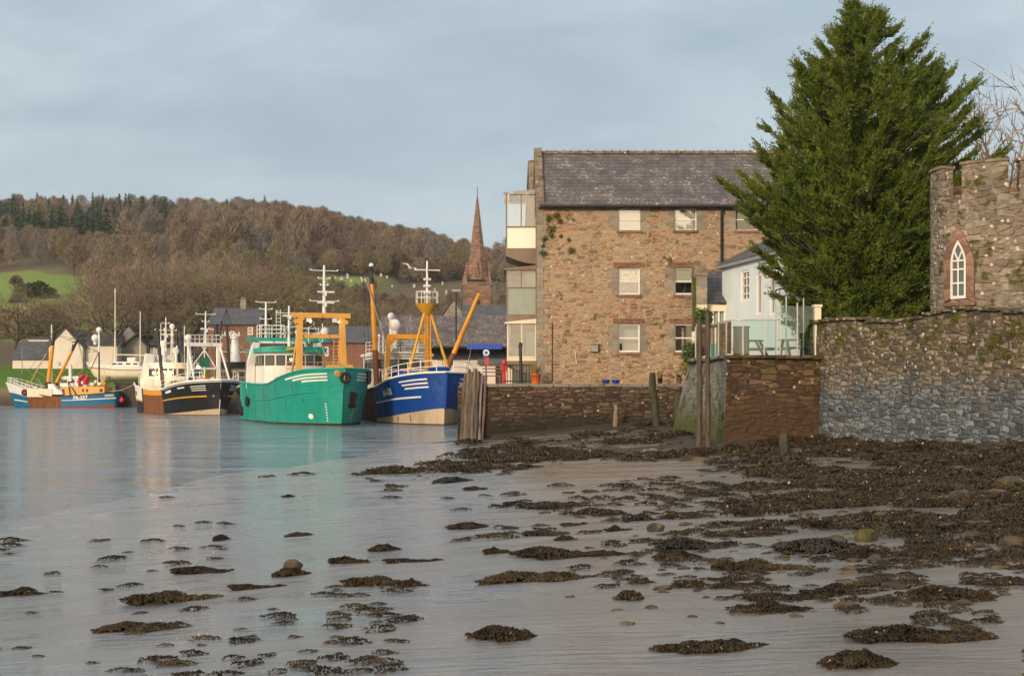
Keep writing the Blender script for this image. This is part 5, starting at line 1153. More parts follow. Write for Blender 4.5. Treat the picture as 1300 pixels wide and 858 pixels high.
dome(B,(-3.6,-1.4,6.9),.36,M['boatwhite'],1.9); dome(B,(-4.6,-.2,8.7),.28,M['boatwhite'],3.4); dome(B,(-2.9,-.3,6.2),.3,M['boatwhite'],1.2)
for k in range(6): part(B,'liferaft_canister' if k%2 else 'vent_cowl',M['boatwhite'],lambda q:q.box((-3.5+.7*k*(-1)**k,-1.8+.55*k,5.6+.35*(k%3)),(.3,.35,.5)))
part(B,'aft_gallows',M['black'],lambda q:([q.tube([(-8.6,s*1.9,2.4),(-8.3,s*1.5,6.8)],.12,6) for s in(-1,1)],q.tube([(-8.3,-1.5,6.8),(-8.3,1.5,6.8)],.1,6),q.bar((-8.3,-1.4,6.8),(-7.4,-2.6,7.6),.12),q.bar((-8.3,0,6.8),(-8.6,0,8.6),.1)))
part(B,'rigging',M['rope'],lambda q:[q.tube([a,c],.022,3) for a,c in(((.2,-3.2,9.2),(5.3,-1.4,6.8)),((.2,-3.2,9.2),(-4.4,-.9,9.2)),((.4,3.4,9.1),(5.3,1.4,6.8)),((5.3,.2,9.5),(9.8,0,3.4)),((-4.4,-.9,9.3),(-8.3,-1,6.8)),((-4.4,-.9,9.3),(-9.8,-1,3.2)),((.2,-3.2,9.0),(-2.0,-2.9,2.6)),((.2,-3.2,9.0),(2.6,-3.1,2.6)))])
part(B,'catch_rack',M['cream'],lambda q:[q.bar((-1.8+.42*k,-2.6,2.3),(-1.8+.42*k,-2.2,4.2),.07) for k in range(11)])
part(B,'deck_boxes',M['brown'],lambda q:[q.box((-1.5+1.5*k,-.8+.9*(k%2),2.6),(1.2,1.2,1.3)) for k in range(4)])
lampb(B,(-.6,-2.4,4.25),.13); lampb(B,(4.3,-.2,4.55),.13); lampb(B,(2.1,-2.6,3.9),.09); lampb(B,(-3.2,-2.5,4.0),.11)
clutter(B,5,-6.4,-2.6,1.9,4.9,14,4.2); clutter(B,6,-1.5,4.5,1.9,2.2,9,5.5); deckgear(B,23,-2.0,7.5,2.2,2.5,16)
# ================= partly hidden trawler alongside
B=boatroot('trawler','dark masted trawler half hidden between the black and the green trawlers',-26.5,138.2,28)
H=Hull(17,[0,.15,.4,.6,.78,.9,.965,1],[2.2,2.6,2.8,2.7,2.1,1.2,.55,.02],[2.4,2.8,2.9,2.9,2.7,2.1,1.2,.02],[2.8,2.5,2.3,2.4,2.8,3.1,3.2,3.25])
H.build(B,[M['navy'],M['redboot']],[-.9,-.3,0,.15,.5,1],lambda u,v,s:1 if v<.1 else 0); H.cap(B,M['boatwhite'],.1)
wheelhouse(B,-7.6,-3.6,2.0,1.8,4.6,3.6,4.3,4,3,M['brown'],M['navy'],winm=M['cream'],roof_t=.5)
part(B,'funnel',M['boatwhite'],lambda q:q.tube([(-5.6,-.5,5.1),(-5.6,-.5,6.2),(-5.6,-.5,7.6)],[.65,.5,.35],8)); dome(B,(-5.6,-.5,7.9),.4,M['boatwhite'],.5)
part(B,'mast',M['black'],lambda q:(q.tube([(-3.2,-1.6,2.2),(-3.9,-1.9,9.0)],.14,7),[q.tube([(-3.8,-1.9+d,8.1),(-3.9,-1.9,10.8)],.03,4) for d in(-.9,-.4,.4,.9)]))
part(B,'yard',M['boatwhite'],lambda q:(q.tube([(-3.8,-3.1,8.0),(-3.8,-.5,8.0)],.07,6),[q.box((-3.8,-2.6+.5*k,8.2),(.12,.12,.4)) for k in range(5)],q.tube([(-5.4,-2.2,6.3),(-5.4,.8,6.3)],.05,6)))
part(B,'boom',M['black'],lambda q:q.tube([(-7.4,-1.8,3.0),(-7.5,-2.0,9.3)],.24,6))
part(B,'rail',M['boatwhite'],lambda q:rails(q,[H.pt(u,1,-1) for u in np.linspace(0,.5,9)],0,.8,.03))
clutter(B,7,-7.4,-3.8,1.7,5.0,6,2.2)
clutter(G0,11,-6.6,-2.6,2.2,6.3,9,2.0)
part(G0,'weld_lines',M['green2'],lambda q:0) if False else None
# ================= small blue boat FR-257
B=thing('fishing_boat','small blue fishing boat with orange derricks and rusty side, broadside at far left','fishing boat',(X(86,165),165,0),R(181),'fishing boats moored along the harbour')
H=Hull(12.9,[0,.1,.35,.6,.8,.92,1],[1.8,2.1,2.3,2.2,1.6,.8,.02],[2.0,2.25,2.4,2.4,2.1,1.3,.02],[1.85,1.75,1.5,1.42,2.0,2.7,3.0],rake=1.1,p=1.2)
def fm(u,v,s):
    if .50<u<.83 and v>.02: return 1
    if v<.16*max(0,1-u*1.3)+.03: return 3
    if u>.83 and v>.62: return 2
    return 0
H.build(B,[M['blue2'],M['rusty'],M['boatwhite'],M['redboot']],[-.9,-.3,0,.06,.12,.2,.35,.5,.62,.75,.88,1],fm,deckdrop=.6)
H.cap(B,M['boatwhite'],.07,.82,1); H.cap(B,M['rubber'],.06,0,.5)
for s in(-1,1):
    for u0,u1,a_,b_ in((.0,.50,.60,.66),(.83,.97,.30,.35)): part(B,'hull_line',M['letter'],lambda q:H.strip(B,None,u0,u1,a_,b_,s,q=q))
part(B,'stern_stripes',M['cream'],lambda q:[H.strip(B,None,.02,.10,.76+.09*k,.81+.09*k,1,q=q,n=3) for k in range(2)])
H.text(B,'FR-257',.325,.67,.60,1,M['letter'],.03,.02); H.text(B,'FR-257',.325,.67,.60,-1,M['letter'],.03,.02)
tyre(B,H.pt(.825,.88,1,.1),.28,'Y')
part(B,'tyre_hub',M['redp'],lambda q:q.ball(H.pt(.825,.88,1,.12),.17,n=8,m=5,sc3=(1,.5,1)))
part(B,'bow_rail',M['boatwhite'],lambda q:[rails(q,[H.pt(u,1,s) for u in np.linspace(.72,.98,9)],0,.75,.04,2) for s in(-1,1)])
part(B,'forward_bulwark',M['cream'],lambda q:[q.mm((1.2,s*2.15,1.3),(4.2,s*2.3,2.3)) for s in(-1,1)])
part(B,'casing',M['gold'],lambda q:q.mm((-5.0,-1.7,1.2),(.2,1.75,2.55)),.03)
part(B,'casing_ports',M['black'],lambda q:[q.box((x,1.76,2.1),(w_,.04,.35)) for x,w_ in((-4.6,.35),(-2.9,.22),(-2.4,.18),(.0,.3))])
WO=wheelhouse(B,-1.6,.6,1.1,2.5,3.6,3.0,3.4,3,2,M['boatwhite'],M['boatwhite'],curve=.3,roof_t=.1)
part(B,'engine_cover',M['boatwhite'],lambda q:q.ext([(.0,1.3,1.6),(1.7,1.3,1.6),(1.7,1.3,2.9),(1.1,1.3,2.9),(.6,1.3,2.2),(.0,1.3,1.95)],(0,.9,0)))
for a,c in(((-.9,1.9,1.4),(-.6,1.8,3.2)),((-1.7,1.9,1.4),(-.6,1.8,3.2)),((-.6,-1.8,1.4),(-.6,-1.8,3.2))): part(B,'frame_prop',M['black'],lambda q:q.bar(a,c,.1))
for a,c,r_ in(((2.5,.3,1.2),(1.5,.5,9.2),.27),((1.9,.9,1.4),(-1.9,2.2,8.3),.2)):
    a=Vector(a); c=Vector(c); bo=part(B,'derrick_boom',M['orange'],lambda q:q.tube([a.lerp(c,.18),a.lerp(c,.8)],[r_,r_*.85],9))
    part(bo,'boom_foot',M['black'],lambda q:(q.tube([a,a.lerp(c,.24)],r_*1.25,8),q.box(a+Vector((0,0,.1)),(.9,.6,.5))))
    part(bo,'boom_head',M['black'],lambda q:(q.tube([a.lerp(c,.8),c],r_*.8,7),q.bar(a.lerp(c,.8),c+Vector((.6,0,-.6)),.12),q.bar(c+Vector((.7,0,-.4)),c+Vector((-.3,0,.05)),.1)))
part(B,'forestay_boom',M['yel'],lambda q:q.tube([(4.9,.4,2.2),(2.5,.4,6.6)],.06,6))
mast(B,(2.1,-.4),1.6,10.2,M['boatwhite'],.13,((8.8,1.1),))
part(B,'stern_mast',M['black'],lambda q:(q.cyl((-3.9,.2,2.4),(-3.9,.2,6.9),.11,.09,8),q.bar((-3.9,.2,6.9),(-2.4,.5,3.4),.08)))
part(B,'stern_topmast',M['boatwhite'],lambda q:q.cyl((-3.9,.2,6.8),(-3.9,.2,9.2),.12,n=8)); dome(B,(-3.9,.2,9.5),.36,M['boatwhite'],.4); dome(B,(-3.4,.1,8.5),.46,M['boatwhite'],.8)
part(B,'rigging',M['rope'],lambda q:[q.tube([a,c],.025,3) for a,c in(((1.5,.5,9),(5.8,0,3)),((-1.9,2.2,8.2),(1.5,.5,9)),((1.5,.5,9),(-3.9,.2,6.8)),((-1.9,2.2,8.2),(-3.0,1.6,2.6)),((2.1,-.4,7),(5.2,.5,3.2)),((-1.9,2.2,8.2),(-2.8,1.4,4.5)))])
part(B,'vent_post',M['boatwhite'],lambda q:q.cyl((-.7,1.2,3.2),(-.7,1.2,5.2),.22,n=8))
deckgear(B,29,.8,4.6,1.6,1.5,10); clutter(B,31,-4.6,.5,1.3,2.6,6,2.6)
ff=thing('float_heap','heap of red and white net floats on the casing of the small blue boat','floats',(X(112,165),164.6,2.55)); rr=random.Random(4)
part(ff,'red_floats',M['float'],lambda q:[q.ball((rr.uniform(-1.2,.1),rr.uniform(-.5,.5),rr.uniform(.2,1.3)),.3,n=8,m=6) for k in range(14)])
part(ff,'white_floats',M['boatwhite'],lambda q:[q.ball((rr.uniform(-.6,1.6),rr.uniform(-.5,.5),rr.uniform(.1,.6)),.24,n=8,m=6) for k in range(12)])
part(ff,'yellow_floats',M['yel'],lambda q:[q.ball((rr.uniform(1.7,2.2),rr.uniform(-.3,.3),rr.uniform(.2,.7)),.26,n=8,m=6) for k in range(5)])
q=MB(); q.ball((0,0,0),.33,n=12,m=8); q.cyl((0,0,.3),(0,0,.5),.07); o=q.build('ball_fender',M['float']); o.location=(X(154.5,164),164,Z(508,164)); tag(o,'red ball fender hanging at the stern of the small blue boat','fender')
q=MB(); a=at(137,497,164.4); c=at(172,487,160); q.tube([a,a.lerp(c,.5)+Vector((0,0,-.3)),c],.04,5); tag(q.build('mooring_rope',M['palerope']),'pale mooring rope from the small blue boat to the timber quay','rope')
# ================= yacht on a cradle
YY_=189.0; B=thing('sailing_yacht','white two masted sailing yacht laid up on the bank','yacht',(X(159,YY_),YY_,Z(478,YY_)),R(183)) 
H=Hull(8.6,[0,.2,.5,.75,.92,1],[.9,1.2,1.4,1.0,.4,.02],[1.1,1.45,1.6,1.35,.65,.02],[1.55,1.45,1.45,1.65,1.9,2.05],rake=1.2,p=.7,keel=.5)
H.build(B,[M['cream'],M['navy'],M['boatwhite']],[-.9,-.4,0,.2,.4,.6,.66,.8,1],lambda u,v,s:1 if .6<v<.66 else (0 if v<.6 else 2),deckdrop=.15,deckm=M['boatwhite'])
part(B,'keel',M['redboot'],lambda q:q.ext([(-1.2,-.1,.3),(1.2,-.1,.3),(.8,-.1,-1.3),(-1.0,-.1,-1.3)],(0,.2,0)))
part(B,'cabin',M['boatwhite'],lambda q:(q.mm((-2.2,-.9,1.3),(1.6,.9,2.1)),q.mm((-1.6,-.7,2.1),(-.4,.7,2.7))),.08); part(B,'cabin_windows',M['black'],lambda q:[q.box((x,.91,1.78),(.6,.03,.22)) for x in(-1.6,-.6,.5,1.3)])
part(B,'mainmast',M['cream'],lambda q:q.cyl((1.4,0,1.6),(1.4,0,12.4),.14,.09,8)); part(B,'mizzen_mast',M['cream'],lambda q:q.cyl((-2.1,0,1.6),(-2.1,0,9.2),.10,.07,8))
part(B,'boom',M['cream'],lambda q:q.tube([(1.4,0,3.1),(-3.4,0,3.0)],.09,7)); part(B,'rigging',M['rope'],lambda q:[q.tube([a,c],.015,3) for a,c in(((1.4,0,12.2),(5,0,2)),((1.4,0,12.2),(1.4,1.4,1.5)),((1.4,0,12.2),(-4,0,1.6)),((-2.1,0,9),(-4.2,0,1.6)))])
part(B,'cradle',M['black'],lambda q:[q.bar((x,s*.9,.4),(x,s*1.4,-1.4),.14) for x in(-2,2) for s in(-1,1)])
# ------------------------------------------------------------------ town
def house(name,label,cat,x0,x1,Y,dep,zg,ze,zr,wallm,roofm,gable=False,wins=(),chim=(),skew=0,zb=None):
    t=thing(name,label,cat,((x0+x1)/2,Y,zg)); 
    ops=[w for w in wins]; q=MB(); L=x1-x0
    facade(q,(x0,Y),(1,0),L,zg-1.5,ze,[(w[0]-x0,w[1]-x0,w[2],w[3]) for w in ops if w[3]<ze],(0,1),.18)
    xm=(x0+x1)/2
    q.quad((x0,Y,zg-1.5),(x0,Y,ze),(x0,Y+dep,ze),(x0,Y+dep,zg-1.5)); q.quad((x1,Y,zg-1.5),(x1,Y+dep,zg-1.5),(x1,Y+dep,ze),(x1,Y,ze)); q.quad((x0,Y+dep,zg-1.5),(x0,Y+dep,ze),(x1,Y+dep,ze),(x1,Y+dep,zg-1.5))
    if gable: q.add([(x0,Y,ze),(x1,Y,ze),(xm,Y,zr)],[(0,1,2)]); q.add([(x0,Y+dep,ze),(x1,Y+dep,ze),(xm,Y+dep,zr)],[(0,2,1)])
    else: q.add([(x0,Y,ze),(x0,Y+dep/2,zr),(x0,Y+dep,ze)],[(0,1,2)]); q.add([(x1,Y,ze),(x1,Y+dep/2,zr),(x1,Y+dep,ze)],[(0,2,1)])
    q.build('wall',wallm,t,True); r_=MB()
    if gable:
        slabroof(r_,(x0-.25,Y-.15,ze-.1),(x0-.25,Y+dep,ze-.1),(xm,Y+dep,zr+.1),(xm,Y-.15,zr+.1)); slabroof(r_,(x1+.25,Y-.15,ze-.1),(x1+.25,Y+dep,ze-.1),(xm,Y+dep,zr+.1),(xm,Y-.15,zr+.1))
    else:
        slabroof(r_,(x0-.2,Y-.25,ze-.08),(x1+.2,Y-.25,ze-.08),(x1+.2,Y+dep/2,zr),(x0-.2,Y+dep/2,zr)); slabroof(r_,(x0-.2,Y+dep+.25,ze-.08),(x1+.2,Y+dep+.25,ze-.08),(x1+.2,Y+dep/2,zr),(x0-.2,Y+dep/2,zr))
    ro=r_.build('roof',roofm,t,True)
    for cx_ in chim:
        q=MB(); q.mm((cx_-.35,Y+dep/2-.35,zr-1.2),(cx_+.35,Y+dep/2+.35,zr+1.0)); q.mm((cx_-.42,Y+dep/2-.42,zr+1.0),(cx_+.42,Y+dep/2+.42,zr+1.12)); q.cyl((cx_-.15,Y+dep/2,zr+1.1),(cx_-.15,Y+dep/2,zr+1.5),.1,n=8); q.cyl((cx_+.15,Y+dep/2,zr+1.1),(cx_+.15,Y+dep/2,zr+1.5),.1,n=8)
        o=q.build('chimney',M['dress'],ro); o.data.transform(Matrix.Translation(-Vector(t.location)))
    for w_ in ops: window(t,(x0,Y),(1,0),(0,1),(w_[0]-x0,w_[1]-x0,w_[2],w_[3]),.18,fw=.1)
    return t
def W(px0,px1,py0,py1,Y): return (X(px0,Y),X(px1,Y),Z(py1,Y),Z(py0,Y))
Y=196.0; zg=5.0
house('cottage','pale gabled cottage with its gable end facing the river','cottage',X(62,Y),X(105,Y),Y,11,zg,Z(441,Y),Z(418,Y),M['housewhite'],M['slateg'],True,[W(77.5,83,440,451,Y),W(74,79,459,466,Y)])
house('outbuilding','long low pale outbuilding with a dark roof left of the gabled cottage','outbuilding',X(14,Y),X(63,Y),Y+.6,7,zg,Z(456,Y),Z(434,Y+3.5),M['housewhite'],M['slateg'],False,[])
house('cottage','cream cottage with small windows and a dark roof right of the gabled cottage','cottage',X(106,Y),X(146,Y),Y+1,8,zg,Z(438,Y),Z(424,Y+4),M['housewhite'],M['slateg'],False,[W(108,113,440,449,Y),W(116,124,443,449,Y)],(X(110,Y),))
house('cottage','grey gabled house behind the white yacht','cottage',X(140,Y+4),X(186,Y+4),Y+4,10,zg,Z(440,Y+4),Z(415,Y+4),M['housegrey'],M['slateg'],True,[W(152,157,437,446,Y+4)])
house('cottage','low pale green house with a slate roof right of the grey gabled house','cottage',X(186,Y),X(225,Y),Y+1,8,zg,Z(440,Y),Z(428,Y+4),M['housegrey'],M['slateg'],False,[W(192,197,443,452,Y)],(X(215,Y),))
house('outbuilding','pale flat shed far left behind the low outbuilding','outbuilding',X(36,212),X(62,212),212,6,8,Z(430,212),Z(427,212),M['housewhite'],M['slateg'])
Y=165.0
house('brick_house','dark brown brick house with white windows behind the green trawler','house',X(264,Y),X(328,Y),Y,9,3,Z(412,Y),Z(392,Y+4),M['brick'],M['slateg'],False,[W(314,321,415,425,Y),W(276,282,420,430,Y),W(292,298,420,430,Y)],(X(300,Y),))
Y=150.0
house('brick_house','red brown building behind the left derrick of the blue trawler','house',X(400,Y),X(478,Y),Y,9,3,Z(435,Y),Z(415,Y+4),M['brick'],M['slateg'],False,[W(412,417,440,452,Y),W(430,435,440,452,Y)])
Y=138.0
sl_=house('long_shed','long slate roofed quayside building with a white wall and dark eaves','shed',X(478,Y),X(646,Y),Y,12,3,Z(455,Y),Z(402,Y+6),M['housewhite'],M['slate'],False,[W(500,508,462,474,Y),W(540,548,462,474,Y)],())
q=MB(); q.mm((X(540,Y),Y-2.6,Z(442,Y-1)),(X(646,Y),Y-.2,Z(440,Y))); q.mm((X(540,Y),Y-.3,Z(456,Y)),(X(646,Y),Y-.22,Z(442,Y))); q.build('dark_veranda',M['dark'],sl_,True)
q=MB(); q.box(((X(593,132)+X(637,132))/2,132,Z(440,132)),(X(637,132)-X(593,132),1.2,.5)); q.build('blue_awning',M['bluep'],sl_,True)
Y=160.0
house('cottage','small pale stone gable between the blue trawler mast and the church','cottage',X(560,Y+3),X(592,Y+3),Y+3,8,6,Z(404,Y+3),Z(381,Y+3),M['dress'],M['slateg'],True)
house('cottage','slate roofed house in front of the church tower','cottage',X(588,Y),X(640,Y),Y,7,4,Z(405,Y),Z(388,Y+3),M['housegrey'],M['slateg'])
# street lamp
t=thing('street_lamp','tall dark street lamp in front of the church tower','street lamp',(X(579,140),140,3)); q=MB(); q.cyl((X(579,140),140,3),(X(579,140),140,Z(370,140)),.12,.08,8); q.build('column',M['black'],t,True)
q=MB(); q.box((X(579,140),140,Z(369,140)),(.95,.4,.22)); q.build('lantern',M['grey'],t,True)
for px,pt,lab in ((155.5,410,'thin dark pole beside the white yacht mast'),(28,440,'thin pale pole left of the low outbuilding')):
    q=MB(); q.cyl((X(px,192),192,4.2),(X(px,192),192,Z(pt,192)),.07,.05,6); tag(q.build('pole',M['black' if px>100 else 'grey']),lab,'pole')
# church
CY=240.0; t=thing('church','red sandstone church tower with a tall spire and pinnacles','church',(X(606,CY),CY,18)); cx0=X(606,CY); hb=2.45
q=MB(); q.mm((cx0-hb,CY-hb,4),(cx0+hb,CY+hb,Z(362,CY))); q.build('tower',M['redstone'],t,True)
q=MB(); q.mm((cx0-hb-.15,CY-hb-.15,Z(363,CY)),(cx0+hb+.15,CY+hb+.15,Z(360.5,CY))); q.mm((cx0-hb-.1,CY-hb-.1,Z(378,CY)),(cx0+hb+.1,CY+hb+.1,Z(376.5,CY))); q.build('string_course',M['redstone'],t,True)
q=MB(); zt_=Z(243,CY); zb_=Z(356,CY); vs=[(cx0+2.05*math.cos(a),CY+2.05*math.sin(a),zb_) for a in np.linspace(PI/8,2*PI+PI/8,9)[:-1]]+[(cx0,CY,zt_)]
q.add(vs,[(i,(i+1)%8,8) for i in range(8)]); 
for k in range(4): a=k*PI/2-PI/2; q.ext([(cx0+1.75*math.cos(a)-.4*math.sin(a),CY+1.75*math.sin(a)+.4*math.cos(a),zb_+.6),(cx0+1.75*math.cos(a)+.4*math.sin(a),CY+1.75*math.sin(a)-.4*math.cos(a),zb_+.6),(cx0+1.7*math.cos(a),CY+1.7*math.sin(a),zb_+3.2)],(.4*math.cos(a),.4*math.sin(a),0))
sp_=q.build('spire',M['redstone'],t,True)
q=MB(); q.cyl((cx0,CY,zt_-.3),(cx0,CY,zt_+.8),.06,n=6); o=q.build('finial',M['black'],sp_); o.data.transform(Matrix.Translation(-Vector(t.location)))
for sx in(-1,1):
    for sy in(-1,1):
        q=MB(); bx,by=cx0+sx*(hb-.3),CY+sy*(hb-.3); q.mm((bx-.4,by-.4,Z(361,CY)),(bx+.4,by+.4,Z(356,CY))); q.tube([(bx,by,Z(356,CY)),(bx,by,Z(342,CY))],[.5,.03],4); q.build('pinnacle',M['redstone'],t,True)
q=MB(); q.mm((cx0-.55,CY-hb-.06,Z(398,CY)),(cx0+.55,CY-hb+.02,Z(382,CY))); q.build('louvre',M['dark'],t,True)
# gravestones on the hill
g0=None; rr=random.Random(12)
m_=paint('pale_gravestone',(.42,.40,.36),.8,.3)
for i in range(26):
    px=rr.choice([rr.uniform(404,470),rr.uniform(440,520),rr.uniform(470,570)]); Yg=rr.uniform(319,344)
    xg=X(px,Yg); zg_=float(hillz(xg,Yg))
    if g0 is None:
        q=MB(); q.ext([(-.45,-.1,-.3),(.45,-.1,-.3),(.45,-.1,1.1),(.25,-.1,1.45),(-.25,-.1,1.45),(-.45,-.1,1.1)],(0,.2,0)); q.box((0,0,-.2),(1.1,.5,.3)); o=g0=q.build('gravestone',m_)
    else: o=g0.copy(); COL.objects.link(o)
    o.location=(xg,Yg,zg_+.35); s=rr.uniform(.35,.62); o.scale=(s,1,s*rr.uniform(.8,1.2)); o.rotation_euler=(0,0,rr.uniform(-.3,.3)); tag(o,'small pale gravestone on the hillside above the blue trawler','gravestone','gravestones on the hillside')
# gull
t=thing('gull','white gull gliding over the town left of the blue trawler topmast','gull',at(521,341,125),R(30)); q=MB(); q.tube([(-.32,0,0),(-.2,0,.0),(.05,0,.02),(.25,0,.04),(.36,0,.05)],[.02,.07,.10,.06,.02],8)
for s in(-1,1): q.add([(.12,s*.05,.05),(-.12,s*.05,.05),(-.16,s*.45,.22),(.06,s*.5,.26),(-.24,s*1.0,.12),(.12,s*.05,.08),(.06,s*.5,.29)],[(0,1,2,3),(3,2,4),(5,6,2,1),(6,4,2)])
q.build('body',M['boatwhite'],t); t.rotation_euler=(R(25),0,R(60))
# ------------------------------------------------------------------ trees
M['bark']=wood('bare_tree_bark',(.055,.042,.03),(.10,.08,.055),(6,6,1),.95)
def twigm(n,a,b_): M[n]=leafmat(n,a,b_,.25,0,.95)
twigm('twig_brown',(.145,.108,.082),(.205,.16,.12)); twigm('twig_red',(.15,.10,.083),(.205,.14,.115)); twigm('twig_olive',(.145,.125,.065),(.205,.175,.09)); twigm('twig_tan',(.19,.15,.105),(.26,.21,.15)); twigm('twig_grey',(.155,.135,.115),(.215,.19,.16))
twigm('spruce_green',(.028,.055,.030),(.055,.09,.045)); twigm('bush_green',(.03,.05,.015),(.07,.095,.03))
def bare_tree(seed,h,spread=1.0,levels=6,trunk=.28,tw=.035,n0=4,up=.25,nch=(3,4)):
    rr=random.Random(seed); T=MB(); TV=[];TF=[]
    def tri(p,q,r):
        d=(q-p); s=d.orthogonal().normalized()*r; a=rr.uniform(0,6.28); s=Matrix.Rotation(a,3,d.normalized())@s
        b0=len(TV); TV.extend([tuple(p-s),tuple(p+s),tuple(q)]); TF.append((b0,b0+1,b0+2))
    def grow(p,d,L,r,lev):
        n=3; pts=[p]; dd=d.copy()
        for i in range(n):
            dd=(dd+Vector((rr.gauss(0,.16),rr.gauss(0,.16),rr.gauss(0,.10)+up*.18))).normalized(); pts.append(pts[-1]+dd*L/n)
        if lev<=2: T.tube(pts,[r*(1-.38*i/n) for i in range(n+1)],5 if lev else 8,cap=False)
        elif r>tw*1.6:
            for i in range(n):
                a,b_=pts[i],pts[i+1]; s=(b_-a).orthogonal().normalized()*r*(1-.2*i); s2=(b_-a).normalized().cross(s)
                b0=len(TV); TV.extend([tuple(a-s),tuple(a+s),tuple(b_+s*.8),tuple(b_-s*.8),tuple(a-s2),tuple(a+s2),tuple(b_+s2*.8),tuple(b_-s2*.8)]); TF.extend([(b0,b0+1,b0+2),(b0,b0+2,b0+3),(b0+4,b0+5,b0+6),(b0+4,b0+6,b0+7)])
        else: tri(pts[0],pts[-1],max(r,tw*.7))
        if lev>=levels: return
        k=n0 if lev==0 else rr.randint(*nch)
        for i in range(k):
            t=1.0 if i==0 and lev>0 else rr.uniform(.35,1.0) if lev>0 else rr.uniform(.72,1.0)
            idx=min(int(t*n),n-1); base=pts[idx].lerp(pts[idx+1],t*n-idx)
            a=rr.uniform(.35,.85)*spread if lev<2 else rr.uniform(.3,.9); az=6.283*(i+rr.uniform(-.3,.3))/k+seed
            o_=dd.orthogonal().normalized(); o_=Matrix.Rotation(az,3,dd)@o_
            nd_=(dd*math.cos(a)+o_*math.sin(a)).normalized()
            grow(base,nd_,L*rr.uniform(.62,.82) if lev else h*rr.uniform(.26,.34),r*rr.uniform(.5,.66),lev+1)
    grow(Vector((0,0,-.3)),Vector((rr.uniform(-.06,.06),rr.uniform(-.06,.06),1)).normalized(),h*.27,trunk,0)
    return T,np.array(TV),np.array(TF)
def tree_obj(name,label,loc,T,TV,TF,tm,group=None,rz=0,s=1,cat='tree'):
    t=thing(name,label,cat,loc,rz,group); t.scale=(s,s,s); T.build('trunk',M['bark'],t); npmesh('crown',TV,TF,tm,t); return t
protos=[bare_tree(101+i,14,1.15,6,.34,.042,5) for i in range(3)]
# big riverside trees behind the boats
roots={}
GT='bare trees along the river bank'
def place(kind,twig,px,Y,h,label,rz,zoff=0,group=GT,name='bare_tree'):
    x=X(px,Y); z=float(hillz(x,Y)); z=max(z,2.9)+zoff
    key=(kind,twig)
    if key not in roots: t=roots[key]=tree_obj(name,label,(x,Y,z),*protos[kind],M[twig],group)
    else: t=copy_tree(roots[key]); t.name=name
    t.location=(x,Y,z); t.rotation_euler=(0,0,rz); s=h/14.0; t.scale=(s*1.12,s*1.12,s); tag(t,label,'tree',group); return t
plist=[(135,199,15.5,0,'twig_brown','big bare tree with a spreading crown behind the taller yacht mast'),
(186,203,16,1,'twig_brown','big bare tree rising between the two yacht masts and the black trawler'),
(232,205,17,2,'twig_brown','big bare tree behind the derricks of the black trawler'),
(282,207,16.5,0,'twig_olive','olive tinged bare tree behind the dark half hidden trawler'),
(330,206,16,1,'twig_brown','bare tree behind the left masts of the green trawler'),
(372,204,15,2,'twig_olive','bare tree behind the amber gantry of the green trawler'),
(415,208,14,0,'twig_olive','bare tree right of the green trawler topmast'),
(452,210,12,1,'twig_brown','smaller bare tree between the green and the blue trawlers'),
(100,222,11,2,'twig_red','reddish bare tree behind the gabled cottage'),(60,226,10,0,'twig_tan','tan bare tree behind the low outbuilding'),(18,214,12,1,'twig_olive','olive bare tree at the far left edge behind the outbuilding'),
(500,215,12,2,'twig_olive','bare tree behind the roof of the long shed, left of the mast'),(545,220,12,0,'twig_brown','bare tree behind the blue trawler crow\'s nest'),(160,224,14,1,'twig_red','reddish bare tree behind the grey gabled house'),
(255,228,15,2,'twig_red','reddish bare tree standing behind the black trawler gantry mast'),(350,230,15,1,'twig_red','reddish bare tree behind the green trawler wheelhouse'),(210,232,16,0,'twig_tan','tan bare tree behind the black trawler'),(305,235,16,2,'twig_tan','tan bare tree behind the brown brick house')]
for i,(px,Y,h,k,tw,lab) in enumerate(plist): place(k,tw,px,Y,h,lab,i*1.9)
# the single trees near the tower and behind the warehouse
pr2=bare_tree(77,11,1.0,6,.22,.022,4,nch=(3,4))
def solo(px,Y,ztop,label,rz,group=None,zb=3.5):
    x=X(px,Y); h=ztop-zb; key='solo'
    if key not in roots: t=roots[key]=tree_obj('bare_tree',label,(x,Y,zb),*pr2,M['twig_tan'],group)
    else: t=copy_tree(roots[key])
    s=h/pr2[1][:,2].max(); t.location=(x,Y,zb); t.scale=(s,s,s); t.rotation_euler=(0,0,rz); tag(t,label,'tree',group)
place_t=tree_obj('bare_tree','bare winter tree rising behind the battlemented tower',(X(1283,74),74,3.5),*protos[0],M['twig_tan']); tag(place_t,None,'tree'); _s=(Z(138,74)-3.5)/float(np.percentile(protos[0][1][:,2],97)); place_t.scale=(_s*1.0,_s*1.0,_s); place_t.rotation_euler=(0,0,2.6)
solo(1318,82,Z(150,82),'second bare tree at the right edge behind the tower, nearly out of frame',2.2)
solo(972,96,Z(180,96),'thin bare tree showing above the right end of the warehouse roof',1.1)
